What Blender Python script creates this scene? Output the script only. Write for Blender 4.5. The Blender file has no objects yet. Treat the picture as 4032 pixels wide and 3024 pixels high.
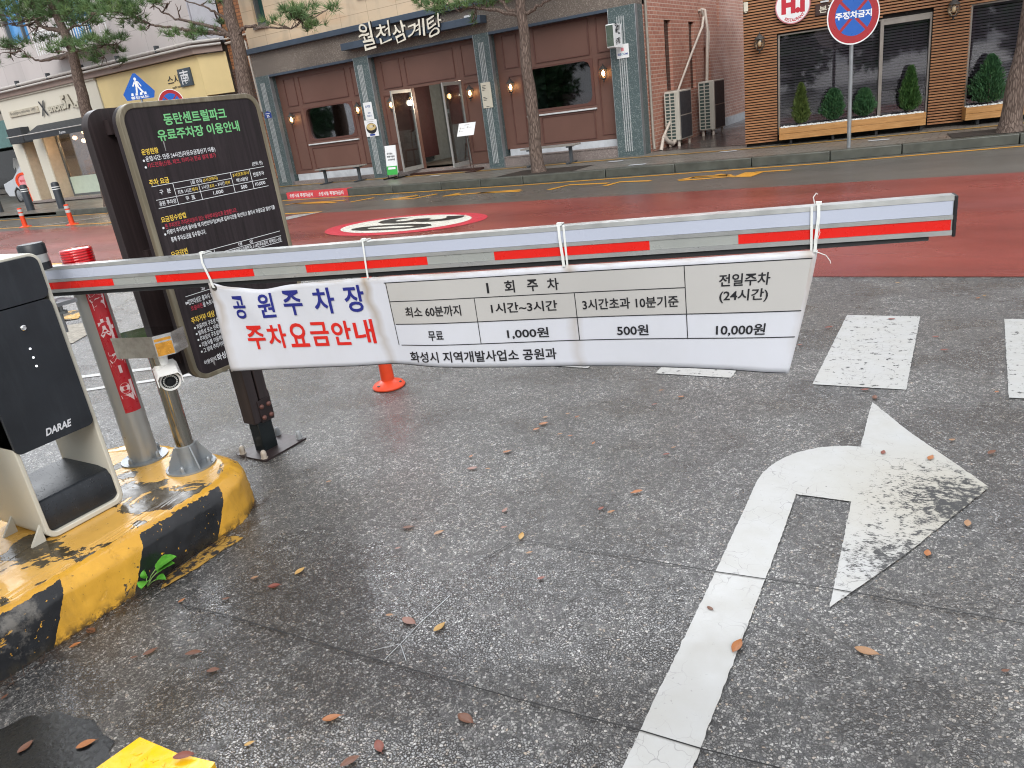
import bpy, bmesh, math, random
import numpy as np
from mathutils import Vector, Matrix
random.seed(7); rng = np.random.default_rng(7)
sc = bpy.context.scene; COL = sc.collection
R = math.radians
# ------------------------------------------------------------------ camera
PIT, ROL, YAW, FPX, CH = 0.357929, -0.137938, 0.573563, 2968.8, 1.55
_cy, _sy = math.cos(YAW), math.sin(YAW)
_w = np.array([-_sy*math.cos(PIT), _cy*math.cos(PIT), -math.sin(PIT)])
_r0 = np.array([_cy, _sy, 0.0]); _u0 = np.cross(_r0, _w)
_r = _r0*math.cos(ROL)+_u0*math.sin(ROL); _u = -_r0*math.sin(ROL)+_u0*math.cos(ROL)
cam = bpy.data.cameras.new('camera'); cam.sensor_width = 36; cam.lens = FPX/4032*36
cam.clip_start = 0.05; cam.clip_end = 600
co = bpy.data.objects.new('camera', cam); COL.objects.link(co)
co.matrix_world = Matrix(((_r[0], _u[0], -_w[0], 0), (_r[1], _u[1], -_w[1], 0), (_r[2], _u[2], -_w[2], CH), (0, 0, 0, 1)))
sc.camera = co
# ------------------------------------------------------------------ world, sun, exposure
SUN_EL, SUN_AZ = R(40), R(145)
SKYBASE, SKYGLOW = 4.8, 54.0
world = bpy.data.worlds.new('World'); sc.world = world; world.use_nodes = True
nt = world.node_tree; nt.nodes.clear()
sky = nt.nodes.new('ShaderNodeTexSky'); sky.sky_type = 'NISHITA'; sky.sun_disc = False
sky.sun_elevation = SUN_EL; sky.sun_rotation = SUN_AZ; sky.dust_density = 6; sky.air_density = 1.0; sky.ozone_density = 1.0
hs = nt.nodes.new('ShaderNodeHueSaturation'); hs.inputs['Saturation'].default_value = 0.2
bg = nt.nodes.new('ShaderNodeBackground'); bg.inputs['Strength'].default_value = 0.15
wo = nt.nodes.new('ShaderNodeOutputWorld')
# overcast: a pale cloud sheet, brighter where the veil is thin in front of and above the viewer
tcw = nt.nodes.new('ShaderNodeTexCoord'); dt = nt.nodes.new('ShaderNodeVectorMath'); dt.operation = 'DOT_PRODUCT'
_bd = Vector((math.sin(R(-44))*math.cos(R(37)), math.cos(R(-44))*math.cos(R(37)), math.sin(R(37)))); dt.inputs[1].default_value = _bd
nt.links.new(tcw.outputs['Generated'], dt.inputs[0])
mrw = nt.nodes.new('ShaderNodeMapRange'); mrw.interpolation_type = 'SMOOTHSTEP'
for i_, v_ in enumerate((0.86, 0.99, 0.0, SKYGLOW)): mrw.inputs[i_+1].default_value = v_
nt.links.new(dt.outputs['Value'], mrw.inputs[0])
nz = nt.nodes.new('ShaderNodeTexNoise'); nz.inputs['Scale'].default_value = 2.2; nz.inputs['Detail'].default_value = 5; nt.links.new(tcw.outputs['Generated'], nz.inputs['Vector'])
mn = nt.nodes.new('ShaderNodeMapRange')
for i_, v_ in enumerate((0.3, 0.7, SKYBASE*0.8, SKYBASE*1.2)): mn.inputs[i_+1].default_value = v_
nt.links.new(nz.outputs['Fac'], mn.inputs[0])
ad = nt.nodes.new('ShaderNodeMath'); nt.links.new(mrw.outputs[0], ad.inputs[0]); nt.links.new(mn.outputs[0], ad.inputs[1])
cc = nt.nodes.new('ShaderNodeMix'); cc.data_type = 'RGBA'; cc.blend_type = 'MULTIPLY'; cc.inputs[0].default_value = 1
cc.inputs[6].default_value = (0.95, 0.985, 1.03, 1); nt.links.new(ad.outputs[0], cc.inputs[7])
mxw = nt.nodes.new('ShaderNodeMix'); mxw.data_type = 'RGBA'; mxw.inputs[0].default_value = 0.72
nt.links.new(sky.outputs[0], hs.inputs['Color']); nt.links.new(hs.outputs[0], mxw.inputs[6]); nt.links.new(cc.outputs[2], mxw.inputs[7])
nt.links.new(mxw.outputs[2], bg.inputs[0]); nt.links.new(bg.outputs[0], wo.inputs[0])
sl = bpy.data.lights.new('sun', 'SUN'); sl.energy = 1.1; sl.angle = R(40); sl.color = (1.0, 0.97, 0.93)
so = bpy.data.objects.new('sun', sl); COL.objects.link(so)
_sd = Vector((math.sin(SUN_AZ)*math.cos(SUN_EL), math.cos(SUN_AZ)*math.cos(SUN_EL), math.sin(SUN_EL)))
so.rotation_euler = _sd.to_track_quat('Z', 'Y').to_euler()
sc.view_settings.view_transform = 'Standard'; sc.view_settings.look = 'None'
sc.view_settings.exposure = 0.70; sc.view_settings.gamma = 1.0
sc.cycles.filter_width = 1.1
# ------------------------------------------------------------------ measuring helpers
def ray(q):
    return _w + (q[0]-2016)/FPX*_r - (q[1]-1512)/FPX*_u
C0 = np.array([0, 0, CH])
def G(q, z=0.0):
    d = ray(q); return C0 + d*(z-CH)/d[2]
def PLN(q, p0, n):
    d = ray(q); n = np.array(n, float); return C0 + d*(np.dot(np.array(p0)-C0, n)/np.dot(d, n))
def FY(q, y):
    return PLN(q, (0, y, 0), (0, 1, 0))
def Z(ox, oy, s): return lambda x, y: (ox+x/s, oy+y/s)
_s = 2147/1100
z1, z2, z3, z4 = Z(0, 0, _s), Z(900, 0, _s), Z(1900, 0, _s), Z(2932, 0, _s)
zl, zm = Z(0, 0, 2212/560), Z(450, 0, 2212/560)
zrd, zye = Z(1050, 640, 2.212), Z(2050, 600, 2212/1200)
zar, zbt, zr6 = Z(2400, 1500, 1777/1632), Z(900, 1500, 1742/1600), Z(0, 1700, 2157/1300)
z25, z8, zc = Z(0, 2500, 2212/1300), Z(3000, 700, 1902/1032), Z(0, 640, 1659/420)
# ------------------------------------------------------------------ materials
def srgb(h):
    h = h.lstrip('#'); v = [int(h[i:i+2], 16)/255 for i in (0, 2, 4)]
    return tuple(((c+0.055)/1.055)**2.4 if c > 0.04045 else c/12.92 for c in v)
class NB:
    def __init__(s, name):
        s.m = bpy.data.materials.new(name); s.m.use_nodes = True
        s.t = s.m.node_tree; s.t.nodes.clear()
        s.out = s.n('ShaderNodeOutputMaterial'); s.p = s.n('ShaderNodeBsdfPrincipled')
        s.l(s.p.outputs[0], s.out.inputs[0])
        s.tc = s.n('ShaderNodeTexCoord')
    def n(s, t, **k):
        x = s.t.nodes.new(t)
        for a, b in k.items(): setattr(x, a, b)
        return x
    def l(s, a, b): s.t.links.new(a, b)
    def put(s, inp, v):
        if isinstance(v, bpy.types.NodeSocket): s.l(v, inp)
        elif isinstance(v, (tuple, list)) and len(v) == 3 and inp.type == 'RGBA': inp.default_value = (*v, 1)
        elif inp.type == 'RGBA' and not isinstance(v, (tuple, list)): inp.default_value = (v, v, v, 1)
        else: inp.default_value = v
    def co(s, scale=(1, 1, 1), rot=(0, 0, 0), loc=(0, 0, 0)):
        m = s.n('ShaderNodeMapping'); m.inputs['Scale'].default_value = scale; m.inputs['Rotation'].default_value = rot
        m.inputs['Location'].default_value = loc
        s.l(s.tc.outputs['Object'], m.inputs[0]); return m.outputs[0]
    def noise(s, scale, vec=None, detail=4, rough=0.55, dist=0):
        x = s.n('ShaderNodeTexNoise'); x.inputs['Scale'].default_value = scale; x.inputs['Detail'].default_value = detail
        x.inputs['Roughness'].default_value = rough; x.inputs['Distortion'].default_value = dist
        s.l(vec if vec is not None else s.tc.outputs['Object'], x.inputs['Vector']); return x.outputs['Fac']
    def vor(s, scale, vec=None, feature='F1', rnd=1):
        x = s.n('ShaderNodeTexVoronoi', feature=feature); x.inputs['Scale'].default_value = scale
        x.inputs['Randomness'].default_value = rnd
        s.l(vec if vec is not None else s.tc.outputs['Object'], x.inputs['Vector']); return x
    def ramp(s, fac, stops, interp='LINEAR'):
        x = s.n('ShaderNodeValToRGB'); x.color_ramp.interpolation = interp
        e = x.color_ramp.elements
        while len(e) < len(stops): e.new(0.5)
        for i, (p, c) in enumerate(stops):
            e[i].position = p; e[i].color = (*c, 1) if isinstance(c, (tuple, list)) else (c, c, c, 1)
        s.l(fac, x.inputs[0]); return x.outputs[0]
    def mix(s, fac, a, b, mode='MIX'):
        x = s.n('ShaderNodeMix', data_type='RGBA', blend_type=mode)
        s.put(x.inputs[0], fac); s.put(x.inputs[6], a); s.put(x.inputs[7], b); return x.outputs[2]
    def math(s, op, a, b=0.0, c=None):
        x = s.n('ShaderNodeMath', operation=op); s.put(x.inputs[0], a); s.put(x.inputs[1], b)
        if c is not None: s.put(x.inputs[2], c)
        return x.outputs[0]
    def mr(s, v, a, b, c, d):
        x = s.n('ShaderNodeMapRange'); s.put(x.inputs[0], v)
        for i, k in enumerate((a, b, c, d)): x.inputs[i+1].default_value = k
        return x.outputs[0]
    def bump(s, h, strength=0.3, dist=0.01, prev=None):
        x = s.n('ShaderNodeBump'); x.inputs['Strength'].default_value = strength; x.inputs['Distance'].default_value = dist
        s.l(h, x.inputs['Height'])
        if prev is not None: s.l(prev, x.inputs['Normal'])
        return x.outputs[0]
    def set(s, **k):
        names = dict(col='Base Color', rough='Roughness', metal='Metallic', normal='Normal', alpha='Alpha', trans='Transmission Weight',
                     spec='Specular IOR Level', emit='Emission Color', es='Emission Strength', coat='Coat Weight', cr='Coat Roughness', ior='IOR', sss='Subsurface Weight')
        for a, b in k.items(): s.put(s.p.inputs[names[a]], b)
        return s.m
def mat(name, col, rough=0.5, metal=0.0, var=0.14, vs=7.0, bump=0.0, bs=80.0, spec=0.5, coat=0.0):
    b = NB(name); c = srgb(col) if isinstance(col, str) else col
    f = b.noise(vs, detail=6)
    dark = tuple(x*(1-var*1.6) for x in c); lite = tuple(min(1, x*(1+var)) for x in c)
    b.set(col=b.ramp(f, [(0.25, dark), (0.75, lite)]), rough=b.mr(b.noise(vs*2.3), 0.2, 0.8, max(0.02, rough-0.1), min(1, rough+0.12)), metal=metal, spec=spec, coat=coat)
    if bump: b.set(normal=b.bump(b.noise(bs, detail=3), bump, 0.004))
    return b.m
def streaked(name, base, streak, sx=(60, 60, 2), rough=0.5, lo=0.45, hi=0.75, spec=0.5, bump=0.1):
    b = NB(name); f = b.noise(1.0, b.co(sx), 5, 0.6)
    b.set(col=b.mix(b.mr(f, lo, hi, 0, 1), srgb(base), srgb(streak)), metal=1.0 if 'stainless' in name else 0.0, rough=rough, spec=spec, normal=b.bump(f, bump, 0.003)); return b.m
MT = {}
def asphalt():
    b = NB('wet exposed aggregate asphalt')
    wv = b.n('ShaderNodeTexNoise'); wv.inputs['Scale'].default_value = 55; b.l(b.tc.outputs['Object'], wv.inputs['Vector'])
    warp = b.n('ShaderNodeVectorMath', operation='MULTIPLY_ADD'); b.l(wv.outputs['Color'], warp.inputs[0]); warp.inputs[1].default_value = (0.012,)*3
    b.l(b.tc.outputs['Object'], warp.inputs[2]); v = warp.outputs[0]
    v1 = b.vor(125, v); e1 = b.vor(125, v, 'DISTANCE_TO_EDGE'); v2 = b.vor(230, v); e2 = b.vor(230, v, 'DISTANCE_TO_EDGE')
    sp = b.n('ShaderNodeSeparateColor'); b.l(v1.outputs['Color'], sp.inputs[0]); sp2 = b.n('ShaderNodeSeparateColor'); b.l(v2.outputs['Color'], sp2.inputs[0])
    stone = b.ramp(sp.outputs[0], [(0.0, (0.045, 0.046, 0.05)), (0.3, (0.10, 0.10, 0.10)), (0.65, (0.22, 0.218, 0.21)), (0.92, (0.42, 0.415, 0.40)), (1.0, (0.33, 0.27, 0.21))])
    fine = b.ramp(sp2.outputs[1], [(0.0, 0.03), (0.6, 0.11), (1.0, 0.3)])
    big = b.math('GREATER_THAN', sp.outputs[1], 0.3)
    c = b.mix(big, fine, stone)
    edge = b.math('MINIMUM', b.mr(e1.outputs[0], 0.02, 0.17, 0.0, 1.0), b.mr(e2.outputs[0], 0.0, 0.06, 0.45, 1.0))
    clump = b.vor(38, v); sc3 = b.n('ShaderNodeSeparateColor'); b.l(clump.outputs['Color'], sc3.inputs[0])
    c = b.mix(1.0, c, b.ramp(sc3.outputs[0], [(0.0, 0.62), (1.0, 1.45)]), 'MULTIPLY')
    c = b.mix(b.math('SUBTRACT', 1.0, edge), c, (0.009, 0.009, 0.010))
    macro = b.noise(0.55, detail=5, rough=0.6); mid = b.noise(2.2, detail=4)
    wet = b.math('ADD', b.math('MULTIPLY', macro, 0.6), b.math('MULTIPLY', mid, 0.4))
    # film of standing water in the middle of the drive lane, taller stones stand out of it
    gx = b.n('ShaderNodeVectorMath', operation='DISTANCE')
    mp = b.co((1, 1, 1)); b.l(mp, gx.inputs[0]); gx.inputs[1].default_value = (-1.0, 1.45, 0)
    pud = b.math('MULTIPLY', b.mr(gx.outputs['Value'], 0.1, 0.9, 0.9, 0.0), b.mr(b.noise(3.4, detail=6, rough=0.62), 0.40, 0.62, 0.0, 1.0))
    tint = b.ramp(b.noise(0.8, detail=3), [(0.42, (0.40, 0.40, 0.42)), (0.62, (0.44, 0.39, 0.33))])
    c = b.mix(b.mr(wet, 0.40, 0.58, 0.0, 0.9), c, b.mix(1.0, c, tint, 'MULTIPLY'))
    plateau = b.mr(e1.outputs[0], 0, 0.15, 0, 1)
    hgt = b.math('ADD', b.math('MULTIPLY', plateau, b.math('MULTIPLY_ADD', sp.outputs[2], 0.45, 0.6)), b.math('MULTIPLY', b.mr(e2.outputs[0], 0, 0.1, 0, 1), 0.18))
    hp = b.math('MAXIMUM', b.math('MULTIPLY', plateau, sp.outputs[2]), 0.62)
    film = b.math('MULTIPLY', pud, b.math('LESS_THAN', hp, 0.625))
    c = b.mix(b.math('MULTIPLY', film, 0.6), c, (0.03, 0.031, 0.033))
    rough = b.mix(film, b.mr(wet, 0.38, 0.62, 0.42, 0.16), 0.13)
    hm = b.n('ShaderNodeMix', data_type='FLOAT'); b.l(pud, hm.inputs[0]); b.l(hgt, hm.inputs[2]); b.l(hp, hm.inputs[3])
    wavy = b.bump(b.noise(7, b.co((1, 1, 1)), 3, 0.5), 0.22, 0.02)
    nrm = b.bump(hm.outputs[0], 0.45, 0.0045, wavy)
    b.set(col=c, rough=rough, normal=nrm, spec=0.5, coat=b.math('MULTIPLY_ADD', film, -0.75, 0.8), cr=b.mix(film, b.mr(wet, 0.38, 0.62, 0.24, 0.08), 0.1)); b.l(nrm, b.p.inputs['Coat Normal']); b.p.inputs['Coat IOR'].default_value = 1.5; return b.m
def roadmat(name, lo, hi, spk, rough0, rough1, bs=120, spd=0.3):
    b = NB(name); f = b.noise(0.8, b.co((0.35, 1.2, 1)), 6, 0.62); sp = b.noise(160, detail=2); wt = b.noise(0.5, b.co((0.4, 1, 1), loc=(3, 1, 0)), 4)
    c = b.mix(b.mr(f, 0.3, 0.7, 0, 1), lo, hi); c = b.mix(b.mr(sp, 0.58, 0.72, 0, spd), c, spk)
    crk = b.vor(0.45, b.co((1, 1, 1)), 'DISTANCE_TO_EDGE')
    b.set(col=c, rough=b.mr(wt, 0.35, 0.65, rough0, rough1), normal=b.bump(b.noise(bs, detail=3), 0.22, 0.006)); return b.m
def paint_mark(name, col, wear=0.0, crack=1.0, wearpos=None, under=(0.03, 0.03, 0.031), pitk=0.25):
    b = NB(name); d = b.noise(9, detail=5); dist = b.n('ShaderNodeVectorMath', operation='MULTIPLY_ADD')
    wv = b.n('ShaderNodeTexNoise'); wv.inputs['Scale'].default_value = 14; b.l(b.tc.outputs['Object'], wv.inputs['Vector'])
    b.l(wv.outputs['Color'], dist.inputs[0]); dist.inputs[1].default_value = (0.09, 0.09, 0); b.l(b.tc.outputs['Object'], dist.inputs[2])
    ck = b.vor(16, dist.outputs[0], 'DISTANCE_TO_EDGE')
    cm = b.math('MULTIPLY', b.mr(ck.outputs[0], 0.0, 0.016, 1.0, 0.0), b.mr(b.noise(3.1, detail=3), 0.44, 0.66, 0, crack*.75))
    c = b.mix(b.mr(d, 0.3, 0.75, 0.0, 0.5), col, tuple(x*f for x, f in zip(col, (0.86, 0.82, 0.74))))
    pit = b.mr(b.noise(75, detail=2), 0.69, 0.74, 0, pitk)
    wn = b.noise(26, b.co((1, 1, 1)), 6, 0.7)
    if wearpos:
        g = b.n('ShaderNodeVectorMath', operation='DISTANCE'); b.l(b.co((1, 1, 1)), g.inputs[0]); g.inputs[1].default_value = wearpos; g2 = b.n('ShaderNodeVectorMath', operation='DISTANCE'); b.l(b.co((1, 1, 1)), g2.inputs[0]); g2.inputs[1].default_value = (-0.10, 2.33, 0); gv = b.math('MINIMUM', g.outputs['Value'], b.math('ADD', g2.outputs['Value'], 0.05))
        wn = b.math('ADD', b.math('MULTIPLY', wn, 0.45), b.math('MULTIPLY', b.noise(95, b.co((0.6, 1.3, 1)), 5, 0.8), 0.55)); wk = b.math('ADD', b.mr(gv, 0.0, 0.60, 0.165, -0.10), wn)
        c = b.mix(b.mr(g.outputs['Value'], 0.15, 0.55, 0.75, 0.0), c, tuple(x*f for x, f in zip(col, (0.86, 0.8, 0.66))))
    else: wk = b.math('ADD', wn, wear)
    wm = b.mr(wk, 0.585, 0.62, 0, 1)
    m = b.math('MAXIMUM', b.math('MAXIMUM', cm, pit), wm)
    b.set(col=b.mix(m, c, under), rough=b.mr(d, 0.3, 0.7, 0.28, 0.5), normal=b.bump(b.math('SUBTRACT', b.noise(60, detail=3), m), 0.25, 0.003)); return b.m
def chipped(name, top, under, amount=0.5, scale=5.0, seed=0.0, rough=0.35, zfade=None, extra=None):
    b = NB(name); n1 = b.noise(scale, b.co((1, 1, 1), loc=(seed, seed*2, 0)), 9, 0.62, 0.6)
    k = b.mr(n1, amount, amount+0.012, 0, 1)
    d = b.noise(scale*2.7, detail=6)
    c = b.mix(b.mr(d, 0.3, 0.75, 0, 1), srgb(top), tuple(x*0.82 for x in srgb(top)))
    uc = b.ramp(b.noise(scale*7, detail=5), [(0.3, tuple(x*0.45 for x in srgb(under))), (0.7, srgb(under))])
    tiny = b.mr(b.noise(70, detail=3), 0.70, 0.73, 0, 0.7)
    if extra:
        k2 = b.mr(b.noise(scale*1.6, b.co((1, 1, 1), loc=(5, 1, seed)), 8, 0.7, 0.8), extra[1], extra[1]+0.01, 0, 1)
        c = b.mix(k2, c, srgb(extra[0]))
    c = b.mix(b.math('MAXIMUM', k, tiny), c, uc)
    b.set(col=c, rough=b.mr(d, 0.3, 0.7, rough-0.15, rough+0.15), normal=b.bump(b.math('SUBTRACT', b.math('MULTIPLY', b.noise(34, detail=4), 0.6), k), 0.45, 0.004)); return b.m
def wetblack():
    b = NB('black plastic cover with rain drops'); v = b.vor(150, b.co((1, 1, 0.55)), 'SMOOTH_F1', 1); sp = b.n('ShaderNodeSeparateColor'); v2 = b.vor(150, b.co((1, 1, 0.55))); b.l(v2.outputs['Color'], sp.inputs[0])
    drop = b.math('MULTIPLY', b.mr(v2.outputs['Distance'], 0.12, 0.36, 1, 0), b.math('GREATER_THAN', sp.outputs[0], 0.72)); n = b.noise(6, detail=5)
    st = b.mr(b.noise(18, b.co((1, 1, 0.15)), 5, 0.7), 0.5, 0.8, 0, 0.4)
    b.set(col=b.mix(st, b.ramp(n, [(0.3, srgb('#161a20')), (0.7, srgb('#20252c'))]), srgb('#363b41')), rough=b.mix(drop, b.mr(n, 0.3, 0.7, 0.38, 0.5), 0.06), normal=b.bump(drop, 0.6, 0.0015, b.bump(b.noise(300), 0.05, 0.001))); return b.m
def island_paint():
    b = NB('yellow and black striped kerb paint'); sx = b.n('ShaderNodeSeparateXYZ'); b.l(b.tc.outputs['Object'], sx.inputs[0])
    wob = b.math('MULTIPLY', b.math('SUBTRACT', b.noise(30, detail=5, rough=0.7), 0.5), 0.022)
    yy = b.math('ADD', b.math('SUBTRACT', b.math('ADD', sx.outputs[1], 0.8), b.math('MULTIPLY', sx.outputs[2], 0.62)), wob)
    m = None
    for lo, hi in ((-2.0, -1.0), (-.55, -.05), (.5, .926), (1.238, 1.627)):
        r_ = b.math('MULTIPLY', b.math('GREATER_THAN', yy, lo), b.math('LESS_THAN', yy, hi)); m = r_ if m is None else b.math('MAXIMUM', m, r_)
    m = b.math('MULTIPLY', m, b.math('LESS_THAN', b.math('ADD', sx.outputs[2], b.math('MULTIPLY', wob, 1.2)), 0.187))
    d = b.noise(5, detail=6); y_ = b.mix(b.mr(d, 0.3, 0.75, 0, 1), srgb('#d3a038'), srgb('#b98a30'))
    grime = b.mr(b.noise(16, b.co((1, 1, 0.25)), 5, 0.7), 0.5, 0.75, 0, 0.45); y_ = b.mix(grime, y_, srgb('#8a6a2c'))
    chip = b.mr(b.noise(6.5, b.co((1, 1, 1), loc=(2, 4, 0)), 9, 0.66, 0.5), 0.655, 0.665, 0, 1); tiny = b.mr(b.noise(85, detail=3), 0.69, 0.72, 0, 0.8)
    y_ = b.mix(b.math('MAXIMUM', chip, tiny), y_, (0.06, 0.05, 0.03))
    k_ = b.mix(b.mr(d, 0.3, 0.7, 0, 1), (0.006, 0.007, 0.009), (0.02, 0.021, 0.024))
    kc = b.math('MAXIMUM', b.mr(b.noise(7.5, b.co((1, 1, 1), loc=(7, 0, 2)), 8, 0.68, 0.6), 0.635, 0.645, 0, 1), b.mr(b.noise(60, detail=3), 0.69, 0.71, 0, 1)); k_ = b.mix(kc, k_, srgb('#cf9a2a'))
    lo_ = b.math('MULTIPLY', b.mr(b.noise(9, detail=7, rough=0.75), 0.5, 0.62, 0, 1), b.math('LESS_THAN', yy, 0.9)); k_ = b.mix(b.math('MULTIPLY', lo_, 0.55), k_, srgb('#7f7b75'))
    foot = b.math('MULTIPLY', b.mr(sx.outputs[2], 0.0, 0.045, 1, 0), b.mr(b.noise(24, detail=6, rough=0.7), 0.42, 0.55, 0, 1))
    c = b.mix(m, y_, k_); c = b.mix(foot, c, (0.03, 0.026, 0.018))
    b.set(col=c, rough=b.mr(d, 0.3, 0.7, 0.18, 0.42), normal=b.bump(b.math('SUBTRACT', b.math('ADD', b.math('MULTIPLY', b.noise(26, detail=5), 0.8), b.math('MULTIPLY', m, .4)), b.math('MAXIMUM', chip, kc)), 0.5, 0.004)); return b.m
def brickmat(name, c1, c2, mortar, rot, bw=0.21, bh=0.066, ms=0.009, rough=0.6, bump=0.5, offset=0.5):
    b = NB(name); t = b.n('ShaderNodeTexBrick'); t.offset = offset
    if rot == 'yz':
        sx = b.n('ShaderNodeSeparateXYZ'); cx = b.n('ShaderNodeCombineXYZ'); b.l(b.tc.outputs['Object'], sx.inputs[0]); b.l(sx.outputs[1], cx.inputs[0]); b.l(sx.outputs[2], cx.inputs[1]); b.l(cx.outputs[0], t.inputs['Vector'])
    else: b.l(b.co((1, 1, 1), rot), t.inputs['Vector'])
    for k, v in (('Color1', srgb(c1)), ('Color2', srgb(c2)), ('Mortar', srgb(mortar))): b.put(t.inputs[k], v)
    t.inputs['Scale'].default_value = 1; t.inputs['Brick Width'].default_value = bw; t.inputs['Row Height'].default_value = bh
    t.inputs['Mortar Size'].default_value = ms; t.inputs['Mortar Smooth'].default_value = 0.2; t.inputs['Bias'].default_value = -0.1
    n = b.noise(1.4, detail=6); c = b.mix(b.mr(n, 0.3, 0.7, 0, 0.35), t.outputs[0], tuple(x*0.6 for x in srgb(c1)))
    c = b.mix(b.mr(b.noise(40, detail=3), 0.4, 0.7, 0, 0.3), c, srgb(c2))
    b.set(col=c, rough=b.mr(n, 0.3, 0.7, rough-0.15, rough+0.1), normal=b.bump(b.math('SUBTRACT', b.math('MULTIPLY', b.noise(55), 0.3), t.outputs['Fac']), bump, 0.006)); return b.m
def granite(name, base, flecks, dark, s=55, rough=0.35):
    b = NB(name); n = b.noise(s, detail=5, rough=0.7); v = b.vor(s*1.1); sp = b.n('ShaderNodeSeparateColor'); b.l(v.outputs['Color'], sp.inputs[0])
    c = b.mix(b.mr(n, 0.34, 0.66, 0.25, 1), srgb(dark), srgb(base)); c = b.mix(b.mr(sp.outputs[0], 0.7, 0.95, 0, 0.45), c, srgb(flecks))
    c = b.mix(b.mr(b.noise(1.1, detail=5), 0.35, 0.7, 0, 0.3), c, srgb(dark))
    b.set(col=c, rough=rough, normal=b.bump(n, 0.15, 0.003)); return b.m
def sandstone():
    b = NB('sandstone cladding'); f = b.noise(0.9, b.co((0.6, 1, 1.6), (0, 0.5, 0)), 4, 0.5, 0.9)
    c = b.ramp(f, [(0.2, srgb('#c0a284')), (0.42, srgb('#c9b59a')), (0.55, srgb('#c2b199')), (0.68, srgb('#bda183')), (0.8, srgb('#b08766'))])
    t = b.n('ShaderNodeTexBrick'); t.offset = 0.0; b.l(b.co((1, 1, 1), (R(90), 0, 0), (0.3, 0, -0.2)), t.inputs['Vector']); t.inputs['Scale'].default_value = 1
    t.inputs['Brick Width'].default_value = 0.85; t.inputs['Row Height'].default_value = 0.62; t.inputs['Mortar Size'].default_value = 0.004
    c = b.mix(t.outputs['Fac'], c, srgb('#8b7a66')); c = b.mix(b.mr(b.noise(2.2, b.co((1, 1, 0.35)), 6), 0.52, 0.75, 0, 0.55), c, srgb('#8e8577'))
    b.set(col=c, rough=0.55, normal=b.bump(b.noise(60), 0.1, 0.003)); return b.m
def tiles(name, col, joint, bw, bh, ms=0.006):
    b = NB(name); t = b.n('ShaderNodeTexBrick'); t.offset = 0; b.l(b.co((1, 1, 1), (R(90), 0, 0)), t.inputs['Vector']); t.inputs['Scale'].default_value = 1
    t.inputs['Brick Width'].default_value = bw; t.inputs['Row Height'].default_value = bh; t.inputs['Mortar Size'].default_value = ms
    b.put(t.inputs['Color1'], srgb(col)); b.put(t.inputs['Color2'], tuple(x*0.93 for x in srgb(col))); b.put(t.inputs['Mortar'], srgb(joint))
    c = b.mix(b.mr(b.noise(1.2, b.co((1.2, 1, 0.3)), 5), 0.45, 0.75, 0, 0.35), t.outputs[0], tuple(x*0.72 for x in srgb(col)))
    b.set(col=c, rough=0.45, normal=b.bump(b.noise(120), 0.06, 0.002)); return b.m
def wood(name, a, c_, axis='x', rough=0.5, s=22, wet=0.0):
    b = NB(name); sc_ = {'x': (1.2, s, s), 'z': (s, s, 1.2)}[axis]; f = b.noise(1, b.co(sc_), 6, 0.62, 0.4)
    oi = b.n('ShaderNodeObjectInfo'); g = b.noise(9, b.co((0.25, 0.25, 7) if axis == 'x' else (7, 7, .25)), 2)
    c = b.mix(b.mr(f, 0.3, 0.7, 0, 1), srgb(a), srgb(c_)); c = b.mix(b.mr(g, 0.35, 0.7, 0, 0.45), c, tuple(x*0.62 for x in srgb(a)))
    b.set(col=c, rough=b.mr(f, 0.3, 0.7, rough-0.08, rough+0.12), normal=b.bump(f, 0.2, 0.003)); return b.m
def glass_dark(name, tint=(0.012, 0.014, 0.016), rough=0.04):
    b = NB(name); b.set(col=b.ramp(b.noise(1.7, detail=3), [(0.3, tint), (0.7, tuple(x*1.7 for x in tint))]), rough=rough, spec=0.5, normal=b.bump(b.noise(1.6, detail=1), 0.03, 0.02)); return b.m
def glass_clear(name, tint=(0.9, 0.95, 0.95), a=0.16):
    b = NB(name); tr = b.n('ShaderNodeBsdfTransparent'); tr.inputs[0].default_value = (*tint, 1); gl = b.n('ShaderNodeBsdfGlossy'); gl.inputs['Roughness'].default_value = 0.03
    fr = b.n('ShaderNodeFresnel'); fr.inputs[0].default_value = 1.5; mx = b.n('ShaderNodeMixShader')
    b.l(b.math('MULTIPLY_ADD', fr.outputs[0], 0.75, a*0.06), mx.inputs[0]); b.l(tr.outputs[0], mx.inputs[1]); b.l(gl.outputs[0], mx.inputs[2]); b.l(mx.outputs[0], b.out.inputs[0]); return b.m
def emit(name, col, s):
    b = NB(name); b.set(col=col, emit=col, es=b.mr(b.noise(20), 0.3, 0.7, s*0.85, s*1.15), rough=0.4); return b.m
def bark(name, a, c_):
    b = NB(name); v = b.vor(22, b.co((1.7, 1.7, 0.30)), 'DISTANCE_TO_EDGE'); n = b.noise(24, b.co((1.6, 1.6, 0.30)), 7, 0.72, 0.5)
    f = b.math('MULTIPLY', b.mr(v.outputs[0], 0, 0.2, 0.35, 1), n)
    c = b.ramp(f, [(0.05, tuple(x*0.35 for x in srgb(a))), (0.3, srgb(a)), (0.7, srgb(c_))])
    b.set(col=c, rough=0.75, normal=b.bump(f, 0.9, 0.02)); return b.m
def foliage(name, stops, scale=3):
    b = NB(name); f = b.noise(scale, detail=3, rough=0.7); b.set(col=b.ramp(f, stops), rough=0.55, spec=0.3); return b.m
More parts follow.
